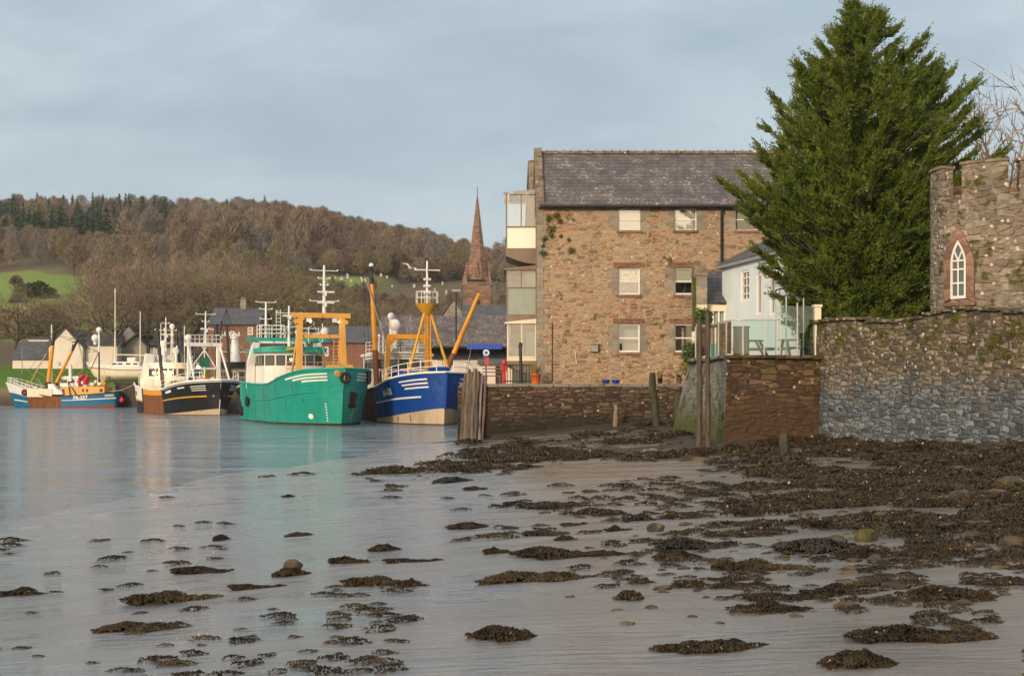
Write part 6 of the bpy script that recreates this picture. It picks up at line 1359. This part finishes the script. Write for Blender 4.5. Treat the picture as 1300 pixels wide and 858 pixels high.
# far woodland: many trees that read as one mass
def far_proto(seed,h=1.0,n=900,dense=False):
    rs=np.random.RandomState(seed); V=[];Fc=[]
    # crown of fine rising twigs
    th=rs.uniform(0,2*np.pi,n); zz_=rs.beta(2.2,1.6,n)*.78+.22; rmax=.30*np.sin(np.clip((zz_-.15)/.87,0,1)*np.pi)**.7; r=rmax*np.sqrt(rs.uniform(0,1,n))*(.7+.5*vnoise(th*1.3,zz_*5,seed))
    p=np.stack([r*np.cos(th),r*np.sin(th),zz_],1); d=np.stack([np.cos(th)*.55,np.sin(th)*.55,np.full(n,.9)],1)+rs.normal(0,.35,(n,3)); d/=np.linalg.norm(d,axis=1)[:,None]
    L=rs.uniform(.05,.13,n)[:,None]; s=np.cross(d,rs.normal(0,1,(n,3))); s/=np.linalg.norm(s,axis=1)[:,None]; wd=rs.uniform(.004,.011,n)[:,None]
    a=p-d*L*.5-s*wd; b_=p-d*L*.5+s*wd; c=p+d*L*.6
    V=np.stack([a,b_,c],1).reshape(-1,3); Fc=np.arange(n*3).reshape(-1,3)
    # trunk and limbs
    tv=[];tf=[]
    for k in range(9):
        a_=rs.uniform(0,6.28); e=np.array([.2*np.cos(a_)*(k>0),.2*np.sin(a_)*(k>0),.55+.35*rs.uniform()]); st=np.array([0,0,0 if k==0 else .2+.02*k]); w_=.014 if k==0 else .006
        for ax in((1,0,0),(0,1,0)):
            o_=np.array(ax)*w_; b0=len(tv); tv+= [st-o_,st+o_,e]; tf.append((b0,b0+1,b0+2))
    return np.array(tv),np.array(tf),V,Fc
def merge(name,items,mats,protos_):
    Vs=[];Fs=[];Ms=[];o=0
    for (k,loc,h,wd,rz,mi) in items:
        tv,tf,cv,cf=protos_[k]; c,s=math.cos(rz),math.sin(rz); Rm=np.array([[c,-s,0],[s,c,0],[0,0,1]])
        for V,Fc,m_ in((tv,tf,0),(cv,cf,mi)):
            if len(V)==0: continue
            q=(V@Rm.T)*np.array([wd,wd,h])+np.array(loc); Vs.append(q); Fs.append(Fc+o); Ms.append(np.full(len(Fc),m_)); o+=len(V)
    return npmesh(name,np.concatenate(Vs),np.concatenate(Fs),mats,mi=np.concatenate(Ms))
FP=[far_proto(i,n=1000) for i in range(5)]
def spruce_proto(seed,n=700):
    rs=np.random.RandomState(seed); zz_=1-np.sqrt(rs.uniform(0,1,n))*.95; th=rs.uniform(0,6.28,n); r=(1-zz_)*.19*(.75+.35*np.sin(zz_*60+seed))*np.sqrt(rs.uniform(.2,1,n))
    p=np.stack([r*np.cos(th),r*np.sin(th),zz_],1); d=np.stack([np.cos(th),np.sin(th),rs.uniform(-.6,.1,n)],1); d/=np.linalg.norm(d,axis=1)[:,None]; s=np.cross(d,rs.normal(0,1,(n,3))); s/=np.linalg.norm(s,axis=1)[:,None]
    L=.05; w_=.016; V=np.stack([p-d*L*.5-s*w_,p-d*L*.5+s*w_,p+d*L],1).reshape(-1,3)
    return np.array([[-.012,0,0],[.012,0,0],[0,0,.95],[0,-.012,0],[0,.012,0],[0,0,.95]]),np.array([[0,1,2],[3,4,5]]),V,np.arange(n*3).reshape(-1,3)
SP=[spruce_proto(i) for i in range(3)]
rs=random.Random(21); wood_items=[]; conif=[]
def field(px,Y):  # open pasture seen on the hillside
    if px<112 and Y<354-.35*max(px-70,0) and Y>238: return True
    if 385<px<470 and 314<Y<346: return True
    if 470<=px<570 and 318<Y<338: return True
    return False
MI={'twig_brown':1,'twig_red':2,'twig_olive':3,'twig_tan':4,'twig_grey':5}
for Y0 in np.concatenate([np.arange(245,380,17),np.arange(380,790,20)]):
    px=-70+rs.uniform(0,20)
    while px<700:
        Y=Y0+rs.uniform(-9,9); x=X(px,Y); step=(7.2+.0*Y)*1700/Y*rs.uniform(.75,1.25); 
        cl_=vnoise(px*.012,Y*.010,3); cl2=vnoise(px*.02+9,Y*.013,8)
        if not field(px,Y):
            z=float(hillz(x,Y))-.4
            if (px<152 and Y>402 and cl2>.10 and Y<700 and rs.random()<.88) or (150<=px<225 and Y>480 and cl2>.34 and Y<690): conif.append((rs.randint(0,2),(x,Y,z),rs.uniform(10,19),rs.uniform(15,22),rs.uniform(0,6),1))
            else:
                tw=['twig_red','twig_brown','twig_tan','twig_grey','twig_olive'][min(4,int(cl_*5*.99))]
                if rs.random()<.34: tw=rs.choice(list(MI))
                if Y>640 and rs.random()<.55: tw='twig_red' if px<460 else 'twig_brown'
                h=rs.uniform(6.5,9.5) if (px<230 and Y<420 and Y>345) else rs.uniform(11,17) if Y>400 or (px<380 and Y>345) else (rs.uniform(7,12) if px<380 else (rs.uniform(3,4.6) if 262<Y<330 else rs.uniform(6,9)))
                if px>430: h*=.85
                wood_items.append((rs.randint(0,4),(x,Y,z),h,h*rs.uniform(.8,1.25),rs.uniform(0,6),MI[tw]))
        px+=step
for k in range(420):
    Y=rs.choice([rs.uniform(240,314),rs.uniform(347,405)]); px=rs.uniform(385,690); x=X(px,Y); h=rs.uniform(2.2,3.8) if Y<316 else rs.uniform(3.5,7)
    wood_items.append((rs.randint(0,4),(x,Y,float(hillz(x,Y))-.5),h,h*rs.uniform(1.3,2.0),rs.uniform(0,6),rs.choice([1,1,3,3,4,5,2])))
for k in range(110):
    Y=rs.uniform(352,404); px=rs.uniform(-60,235); x=X(px,Y)
    if px<112 and Y<358-.35*max(px-70,0): continue
    h=rs.uniform(6,9.5); wood_items.append((rs.randint(0,4),(x,Y,float(hillz(x,Y))-.4),h,h*rs.uniform(.7,1.1),rs.uniform(0,6),rs.choice([1,4,4,5,5,3])))
tag(merge('woodland',wood_items,[M['bark'],M['twig_brown'],M['twig_red'],M['twig_olive'],M['twig_tan'],M['twig_grey']],FP),'brown leafless woodland covering the hill behind the harbour','woodland',kind='stuff')
tag(merge('conifer_wood',conif,[M['bark'],M['spruce_green']],SP),'dark green conifer plantation on the left of the hill','conifer wood',kind='stuff')
# spruces on the skyline
sp0=None
for i,(px,pt,lab) in enumerate([(28,247,'broad'),(47,243,'tall'),(58,249,'small'),(92,246,'small'),(135,250,'small'),(288,252,'broad'),(322,251,'broad'),(336,248,'tallest'),(400,263,'small'),(410,260,'broad'),(420,267,'small'),(70,252,'broad'),(12,252,'small')]):
    Y=735; x=X(px,Y); z=float(hillz(x,Y)); h=Z(pt,Y)-z
    if sp0 is None:
        t=sp0=thing('spruce_tree','','spruce',(x,Y,z)); tv,tf,cv,cf=spruce_proto(9,1500); sc_=np.array([1,1,1]); npmesh('trunk',tv,tf,M['bark'],t); npmesh('crown',cv,cf,M['spruce_green'],t)
    else: t=copy_tree(sp0)
    t.location=(x,Y,z); wd=min(h,24)*{'broad':1.25,'tall':.9,'tallest':1.0,'small':.95}[lab]; t.scale=(wd,wd,h); t.rotation_euler=(0,0,i*1.1)
    near={True:'above the left of the wood',False:'above the middle of the wood'}[px<200] if px<360 else 'above the right shoulder of the wood'
    tag(t,'dark spruce standing out on the hill skyline '+near,'spruce','spruces on the skyline '+near)
# hedge and gorse on the pasture
def bush(px,Y,wd,h,label,seed,mt='bush_green'):
    x=X(px,Y); z=float(hillz(x,Y)); t=thing('bush',label,'bush',(x,Y,z)); rs_=np.random.RandomState(seed); n=1500
    d=rs_.normal(0,1,(n,3)); d/=np.linalg.norm(d,axis=1)[:,None]; d[:,2]=np.abs(d[:,2]); p=d*np.array([wd/2,wd/4,h])*(.7+.3*rs_.uniform(0,1,(n,1)))*(.75+.5*vnoise(d[:,0]*3+seed,d[:,1]*3)[:,None]); s=np.cross(d,rs_.normal(0,1,(n,3)))*.35
    V=np.stack([p-s,p+s,p+d*.5+rs_.normal(0,.2,(n,3))],1).reshape(-1,3); npmesh('foliage',V,np.arange(n*3).reshape(-1,3),M[mt],t); return t
bush(42,292,9,3.2,'dark gorse thicket on the green pasture',1); bush(24,282,3,1.6,'small scrubby bush at the lower left of the pasture',2,'twig_brown'); bush(20,330,2.4,1.5,'tiny bush higher on the green pasture',3,'twig_brown'); bush(55,250,10,4,'brown thicket below the green pasture',4,'twig_red'); bush(12,240,10,5,'tan thicket at the left end below the pasture',5,'twig_tan')
bush(56,240,5,5,'green holly bush above the gabled cottage',6)
# ------------------------------------------------------------------ the big cypress
rs=np.random.RandomState(5)
CB=Vector((X(1093,53.5),53.5,3.9)); t=thing('cypress_tree','big dense green cypress leaning over the garden wall beside the tower','tree',CB)
H_=Z(4,53.5)-3.9
pf=lambda h,side: np.interp(h,[0,.03,.12,.25,.36,.43,.52,.62,.75,.86,.94,1.0],([1.0,2.0,2.8,3.6,4.6,5.5,4.9,4.1,3.6,2.2,.75,.03] if side<0 else [1.6,3.0,3.9,4.5,4.9,4.9,4.9,5.1,4.5,2.9,1.0,.03]))
q=MB(); q.tube([(0,0,-.4),(.05,0,2),(0,.1,5),(.05,0,9),(-.05,0,H_-.6)],[.42,.36,.26,.14,.03],9); q.build('trunk',M['bark'],t)
LV=[];limb=MB(); Nb=400
def spray(p,d,L,n,width):
    """flat up-swept feather of small scale-leaf shoots around an axis"""
    d=d/np.linalg.norm(d); up=np.array([0,0,1.0]); s=np.cross(d,up); s/=max(np.linalg.norm(s),1e-6); nrm=np.cross(s,d)
    tt_=rs.uniform(0,1,n); sg=rs.choice([-1,1],n); ln=L*.34*(1-tt_*.72)*rs.uniform(.6,1.2,n)*width
    base=p+d*(L*tt_)[:,None]+rs.normal(0,.04*L,(n,3))
    ang=rs.uniform(.25,.75,n); dirs=d*np.cos(ang)[:,None]+s*(np.sin(ang)*sg)[:,None]+nrm*rs.normal(.05,.32,n)[:,None]+up*.12
    dirs/=np.linalg.norm(dirs,axis=1)[:,None]
    tip=base+dirs*ln[:,None]; w_=np.cross(dirs,rs.normal(0,1,(n,3))); w_/=np.linalg.norm(w_,axis=1)[:,None]; w_*=(ln*.085+.013)[:,None]
    mid=base+dirs*(ln*.45)[:,None]
    LV.append(np.stack([base,mid-w_,tip,mid+w_],1).reshape(-1,3))
for i in range(Nb):
    hh=rs.uniform(0,1)**1.15*.97+.015; az=i*2.39996+rs.uniform(-.3,.3); ca,sa=math.cos(az),math.sin(az)
    wl=(1-ca)/2; Rm=(pf(hh,-1)*wl+pf(hh,1)*(1-wl))*(.72+.40*rs.uniform()**1.3)*(.74+.50*float(vnoise(az*1.6,hh*7,9)))
    rise=(.22+.55*hh)*rs.uniform(.7,1.3); 
    z0=max(.15,hh*H_-Rm*rise); p0=np.array([0,0,z0]); tip=np.array([Rm*ca,Rm*sa*.9,min(hh*H_,H_)])
    mid=(p0+tip)/2+np.array([0,0,-.10*Rm])
    limb.tube([tuple(p0),tuple(mid),tuple(tip)],[.05,.035,.01],4,cap=False)
    ns=int(9+Rm*6)
    for k in range(ns):
        u_=1-rs.uniform(0,1)**1.6*.8; p=(1-u_)**2*p0+2*u_*(1-u_)*mid+u_*u_*tip
        out=(tip-p0); out/=np.linalg.norm(out)+1e-6; sd=np.array([-sa,ca,0]); d=out*.8+sd*rs.normal(0,.55)+np.array([0,0,rs.uniform(-.15,.55)])
        L=rs.uniform(.45,.95)*(1 if u_<.9 else .8); 
        spray(p-d*L*.25,d,L*1.15,40 if u_<.75 else 52,1.0)
    spray(tip-out*.35,out+np.array([0,0,.35]),.95,40,.8)
for i in range(1800):
    hh=rs.beta(1.1,1.6)*.86+.01; az=rs.uniform(0,6.283); ca,sa=math.cos(az),math.sin(az); wl=(1-ca)/2
    Rm=(pf(hh,-1)*wl+pf(hh,1)*(1-wl))*(.60+.40*float(vnoise(az*1.9+hh*3,hh*9,19))); f_=rs.uniform(.45,1)
    if vnoise(az*2.3,hh*8,51)<.33: continue
    p=np.array([Rm*f_*ca,Rm*f_*sa*.9,hh*H_]); d=np.array([ca*.8+rs.normal(0,.3),sa*.8+rs.normal(0,.3),.30+.7*hh+rs.normal(0,.25)])
    spray(p-d*.5,d,rs.uniform(.9,1.6),64,.85)
for k in range(9): spray(np.array([rs.normal(0,.12),rs.normal(0,.12),H_-.4-.25*k]),np.array([rs.normal(0,.35),rs.normal(0,.35),1.0]),.8,36,.75)
limb.build('limbs',M['bark'],t)
LV=np.concatenate(LV); M['cypress']=leafmat('cypress_foliage',(.060,.102,.013),(.165,.205,.030),.9,.22,.55)
npmesh('crown',LV,np.arange(len(LV)).reshape(-1,4),M['cypress'],t); t.scale=(.93,.93,1)
# ------------------------------------------------------------------ seaweed, stones
M['weed']=leafmat('bladderwrack',(.014,.010,.006),(.052,.037,.020),3.0,.08,.24); M['weed2']=leafmat('olive_bladderwrack',(.020,.015,.008),(.075,.054,.026),3.0,.08,.26)
M['stone']=stone('shore_stone',[(.085,.068,.05),(.12,.098,.07),(.06,.05,.04)],scale=(3,3,3),mortar=(.08,.07,.05),patchy=.8,moss=.3,bs=.5)
def weed_proto(seed,n,R_=.5,hgt=.10,bl=.055):
    rs_=np.random.RandomState(seed); a=rs_.uniform(0,6.283,n); r=np.sqrt(rs_.uniform(0,1,n))*(.40+.85*vnoise(np.cos(a)*2.1+seed,np.sin(a)*2.1,seed))
    x=r*np.cos(a)*R_; y=r*np.sin(a)*R_; z=hgt*np.clip(1-r*r,0,1)**.6*(.10+1.5*fbm(x*7+seed,y*7,2,2))
    az=rs_.uniform(0,6.283,n); d=np.stack([np.cos(az)+.5*np.cos(a),np.sin(az)+.5*np.sin(a),rs_.uniform(-.35,.75,n)],1); d/=np.linalg.norm(d,axis=1)[:,None]
    p=np.stack([x,y,z],1); L=(bl*rs_.uniform(.5,1.5,n))[:,None]; s=np.cross(d,rs_.normal(0,1,(n,3))); s/=np.linalg.norm(s,axis=1)[:,None]; w_=(.0075*rs_.uniform(.6,1.7,n))[:,None]
    m1=p+d*L*.55+np.array([0,0,.012]); tip=p+d*L+np.array([0,0,-.35])*L
    q1=np.stack([p-s*w_,p+s*w_,m1+s*w_*1.3,m1-s*w_*1.3],1); q2=np.stack([m1-s*w_*1.3,m1+s*w_*1.3,tip+s*w_*.7,tip-s*w_*.7],1)
    V=np.concatenate([q1,q2],0).reshape(-1,3); Fc=np.arange(len(V)).reshape(-1,4)
    # mat underneath
    k=22; mv=[(0,0,hgt*.42)]+[(R_*.8*(.40+.85*float(vnoise(math.cos(t_)*2.1+seed,math.sin(t_)*2.1,seed)))*math.cos(t_)*f_,R_*.8*(.40+.85*float(vnoise(math.cos(t_)*2.1+seed,math.sin(t_)*2.1,seed)))*math.sin(t_)*f_,zz_) for f_,zz_ in((.55,hgt*.34),(1,-.03)) for t_ in np.linspace(0,2*PI,k+1)[:-1]]
    mf=[(0,1+i,1+(i+1)%k,1+(i+1)%k) for i in range(k)]+[(1+i,1+k+i,1+k+(i+1)%k,1+(i+1)%k) for i in range(k)]
    o=len(V); V=np.concatenate([V,np.array(mv)]); 
    return V,Fc,[tuple(o+j for j in f) for f in mf]
def weed_obj(seed,n,**kw):
    rr=random.Random(seed*5); Vs=[];Fs=[];mf=[];o=0; k=rr.randint(5,8); x=-.42
    for j in range(k):
        r_=rr.uniform(.12,.27)*(1.15 if j in(k//2,k//2-1) else .8); y=rr.uniform(-.16,.16); xx_=-.40+.80*j/(k-1)+rr.uniform(-.05,.05)
        v,f,mm2=weed_proto(seed*11+j,int(n*r_*r_*9),R_=r_*1.25,hgt=kw['hgt']*rr.uniform(.45,1.25)*(r_/.2),bl=.042)
        Vs.append(v+np.array([xx_,y,0])); Fs.append(f+o); mf+=[tuple(q+o for q in t_) for t_ in mm2]; o+=len(v)
    for j in range(5):
        v,f,_m=weed_proto(seed*11+20+j,60,R_=rr.uniform(.04,.09),hgt=.025,bl=.04); Vs.append(v+np.array([rr.uniform(-.6,.6),rr.uniform(-.32,.32),0])); Fs.append(f+o); mf+=[tuple(q+o for q in t_) for t_ in _m]; o+=len(v)
    V=np.concatenate(Vs); Fc=np.concatenate(Fs)
    me=bpy.data.meshes.new('seaweed'); me.from_pydata([tuple(v) for v in V],[],[tuple(f) for f in Fc.tolist()]+[tuple(dict.fromkeys(f)) for f in mf]); me.materials.append(M['weed2' if seed%3==0 else 'weed']); me.update(); return me
WP=[weed_obj(40+i,2300,R_=.5,hgt=.13) for i in range(8)]
GW='seaweed clumps lying on the wet mud'
clist=[(262,722,70,'flat ring of seaweed alone on the left mud'),(370,727,50,'humped seaweed clump over a stone, left of centre near the camera'),(215,755,120,'largest seaweed mound at the bottom left'),(330,741,70,'seaweed tongue between the mound and the humped clump'),(40,748,80,'seaweed with bare twigs at the bottom left corner'),
(385,677,36,'small dark seaweed patch far out on the left mud'),(280,683,24,'tiny seaweed patch on the far left mud'),(365,629,14,'tiny dark tuft near the water edge'),(445,711,45,'small low seaweed clump left of the long central mat'),(488,696,40,'oval seaweed clump above the long central mat'),(480,735,100,'long dark seaweed mat left of centre'),(528,708,70,'seaweed mat behind the long central mat'),(526,742,30,'little seaweed tuft at the right tip of the central mat'),
(690,726,135,'widest seaweed mat in the middle foreground'),(700,699,100,'narrow seaweed ridge behind the widest mat'),(760,700,60,'dark seaweed clump right of the narrow ridge'),(632,700,28,'small seaweed tuft with yellow tips left of the ridge'),(595,666,52,'lone seaweed patch in the middle distance'),(690,675,55,'seaweed patch with two lobes in the middle'),(730,664,30,'small round clump just right of the two lobed patch'),(785,671,35,'small clump in front of the amber puddle'),(720,683,26,'little clump between the ridge and the patch'),
(765,648,60,'long thin seaweed line on the pale mud'),(700,637,80,'faint line of seaweed on the middle mud'),(662,638,36,'dark seaweed streak on the pale mud'),(575,608,50,'bent seaweed streak near the water edge'),(602,619,30,'small seaweed streak below the bent one'),(605,592,18,'tiny dark clump near the quay water'),
(822,655,60,'dark seaweed heap on the right of the amber puddle'),(815,738,28,'small seaweed clump at the bottom centre right'),(800,759,34,'seaweed tuft at the very bottom, centre right'),(880,742,36,'seaweed tuft on the bright strip at the bottom right'),(890,688,90,'broad seaweed bank right of the amber puddle'),(860,705,60,'rounded clump in front of the broad bank'),(960,715,110,'wide seaweed bed in the right foreground'),(1010,750,120,'seaweed mound at the bottom right of centre'),(1075,745,110,'bushy seaweed mound at the lower right'),(1140,735,100,'seaweed bed at the lower right beside the stones'),(1210,750,110,'seaweed heap at the bottom right corner area'),(1270,735,80,'seaweed heap at the right edge'),(1120,700,90,'seaweed bed amid the brown stones'),(1040,690,110,'seaweed bed left of the brown stones'),(1190,695,80,'seaweed patch right of the brown stones'),(940,740,60,'small seaweed bed left of the bottom mound'),(985,768,90,'seaweed at the lower edge below the bottom mound')]
clist+=[(190,790,110,'seaweed patch nearest the camera on the left'),(640,805,80,'seaweed clump nearest the camera in the centre'),(900,815,120,'seaweed bed nearest the camera on the right'),(1180,800,150,'wide seaweed bed nearest the camera at the far right'),(1090,838,90,'seaweed tuft at the lower right edge')]
for i,(px,py,wp,lab) in enumerate(clist):
    g_=ground(px,py+wp*.07); s=wp/F*g_.y; o=bpy.data.objects.new('seaweed_clump',WP[i%8]); COL.objects.link(o)
    asp=.75 if py>690 else 1.5
    o.location=(g_.x,g_.y,g_.z-.005); o.scale=(s*1.02,s*asp,min(max(.45,s*.62),.95)); o.rotation_euler=(0,0,rnd.uniform(-.25,.25)+(PI if i%2 else 0))
    tag(o,lab,'seaweed',GW)
# scattered weed and stones on the shingle belt
wsm=[weed_proto(60+i,120,R_=.24,hgt=.075,bl=.045)[:2] for i in range(5)]
rs_=np.random.RandomState(3); Vs=[];Fs=[];Ms=[];o_=0; cnt=0; tries=0
while cnt<3300 and tries<300000:
    tries+=1; Yc=math.exp(rs_.uniform(math.log(7.0),math.log(64))); x=rs_.uniform(-.42,.42)*Yc
    b_=float(belt(np.array(x),np.array(Yc))); cl_=float(fbm(np.array(x*.55),np.array(Yc*.4),3,31))
    dxs=x-(-11.5+(Yc-30)*.195)
    if dxs<1.2: continue
    wd_=float(walldist(np.array(x),np.array(Yc))); pr_=b_*np.clip(cl_*4.2-1.35,0,1)*(.38 if wd_<3.5 else 1.0)*float(np.clip(fbm(np.array(x*1.5),np.array(Yc*.9),3,57)*4.6-1.62,0.03,1))+(.004 if dxs<13 else .03)*(cl_>.42)
    if rs_.uniform()>pr_: continue
    z=float(mudz(np.array(x),np.array(Yc))); V,Fc=wsm[rs_.randint(5)]; s=rs_.uniform(.5,1.5)*(1 if b_>.15 else .6)*min(1.7,max(.55,Yc/22)); a=rs_.uniform(0,6.28); c,s_=math.cos(a),math.sin(a)
    q=V@np.array([[c,s_,0],[-s_,c,0],[0,0,1]]); q=q*np.array([s*1.25,s,s])+np.array([x,Yc,z+.0]); Vs.append(q); Fs.append(Fc+o_); o_+=len(V); Ms.append(np.full(len(Fc),rs_.randint(2))); cnt+=1
sw=npmesh('seaweed',np.concatenate(Vs),np.concatenate(Fs),[M['weed'],M['weed2']],mi=np.concatenate(Ms)); tag(sw,'small scattered bladderwrack over the mud and shingle below the walls','seaweed',kind='stuff')
def rock_proto(seed,sub=2):
    import bmesh
    bm=bmesh.new(); bmesh.ops.create_icosphere(bm,subdivisions=sub,radius=1); rr=random.Random(seed); ax=[Vector((rr.gauss(0,1),rr.gauss(0,1),rr.gauss(0,1))).normalized() for _ in range(7)]; lim=[rr.uniform(.42,.8) for _ in ax]
    for v in bm.verts:
        for a_,l_ in zip(ax,lim):
            d=v.co.dot(a_); 
            if d>l_: v.co-=a_*(d-l_)
        v.co*=1+rr.uniform(-.05,.05)
    me=bpy.data.meshes.new('rock'); bm.to_mesh(me); bm.free(); return me
RP=[rock_proto(i,3) for i in range(5)]
for m_ in RP: m_.materials.append(M['stone'])
for i,(px,py,wp,asp,lab) in enumerate([(1100,683,34,.7,'brown squared stone left in the wet stones of the right foreground'),(1064,686,24,.6,'smaller brown stone beside the squared stone'),(1110,711,30,.5,'brown stone slab in the puddle below the squared stone'),(1284,616,44,.55,'orange brown boulder at the right edge below the garden wall'),(1268,627,30,.5,'pale flat stone beside the orange brown boulder'),(1222,632,36,.6,'greenish rounded boulder on the right shingle'),(1155,590,26,.5,'flat slab stone near the foot of the garden wall'),(1010,575,30,.5,'pale boulder below the terrace bastion'),(1286,690,40,.5,'brown stone at the right edge of the mud'),(833,672,24,.7,'single dark brown stone left of the broad seaweed bank'),(1235,680,36,.4,'flat brown stone right of the seaweed beds'),(885,580,50,.25,'long pale stone below the two tall timber posts'),(1150,640,26,.4,'flat grey stone in the middle of the shingle'),(1120,656,28,.5,'pale stone in the middle of the shingle'),(372,722,26,.9,'rounded brown stone draped with seaweed left of centre'),(1205,670,30,.5,'brown stone between the seaweed patches on the right')]):
    g_=ground(px,py+wp*.1); s=wp/F*g_.y/2; o=bpy.data.objects.new('shore_stone',RP[i%5]); COL.objects.link(o); o.location=(g_.x,g_.y,g_.z+s*asp*.35); o.scale=(s,s*.8,s*asp); o.rotation_euler=(0,0,rnd.uniform(-.5,.5)); tag(o,lab,'stone','stones on the shore')
r1=[rock_proto(20+i,1) for i in range(5)]; rv=[(np.array([tuple(v.co) for v in m_.vertices]),np.array([tuple(p.vertices) for p in m_.polygons])) for m_ in r1]
for m_ in r1: bpy.data.meshes.remove(m_)
Vs=[];Fs=[];o_=0;cnt=0
while cnt<2200:
    Yc=math.exp(rs_.uniform(math.log(9.0),math.log(62))); x=rs_.uniform(-.1,.42)*Yc; b_=float(belt(np.array(x),np.array(Yc)))
    if rs_.uniform()>b_: continue
    if walldist(np.array(x),np.array(Yc))>7 and rs_.uniform()<.55: continue
    V,Fc=rv[rs_.randint(5)]; s=.035+.07*rs_.uniform()**3*(Yc/22+.4); z=float(mudz(np.array(x),np.array(Yc))); a=rs_.uniform(0,6.28); c,s_=math.cos(a),math.sin(a)
    q=(V@np.array([[c,s_,0],[-s_,c,0],[0,0,1]]))*np.array([s*1.5,s*1.1,s*.42])+np.array([x,Yc,z+.15*s]); Vs.append(q); Fs.append(Fc+o_); o_+=len(V); cnt+=1
tag(npmesh('shingle',np.concatenate(Vs),np.concatenate(Fs),M['stone']),'small brown stones strewn along the foot of the walls','shingle',kind='stuff')

# ------------------------------------------------------------------ thin damp air
m=bpy.data.materials.new('thin_haze'); m.use_nodes=True; nt=m.node_tree; nt.nodes.clear(); o_=nt.nodes.new('ShaderNodeOutputMaterial')
pv=nt.nodes.new('ShaderNodeVolumePrincipled'); pv.inputs['Color'].default_value=(.86,.92,1,1); pv.inputs['Density'].default_value=.00013; nt.links.new(pv.outputs[0],o_.inputs['Volume'])
q=MB(); q.mm((-2700,-310,-40),(2700,3600,170)); hz=q.build('haze',m); tag(hz,'thin pale damp air over the river and the hill','haze',kind='stuff')
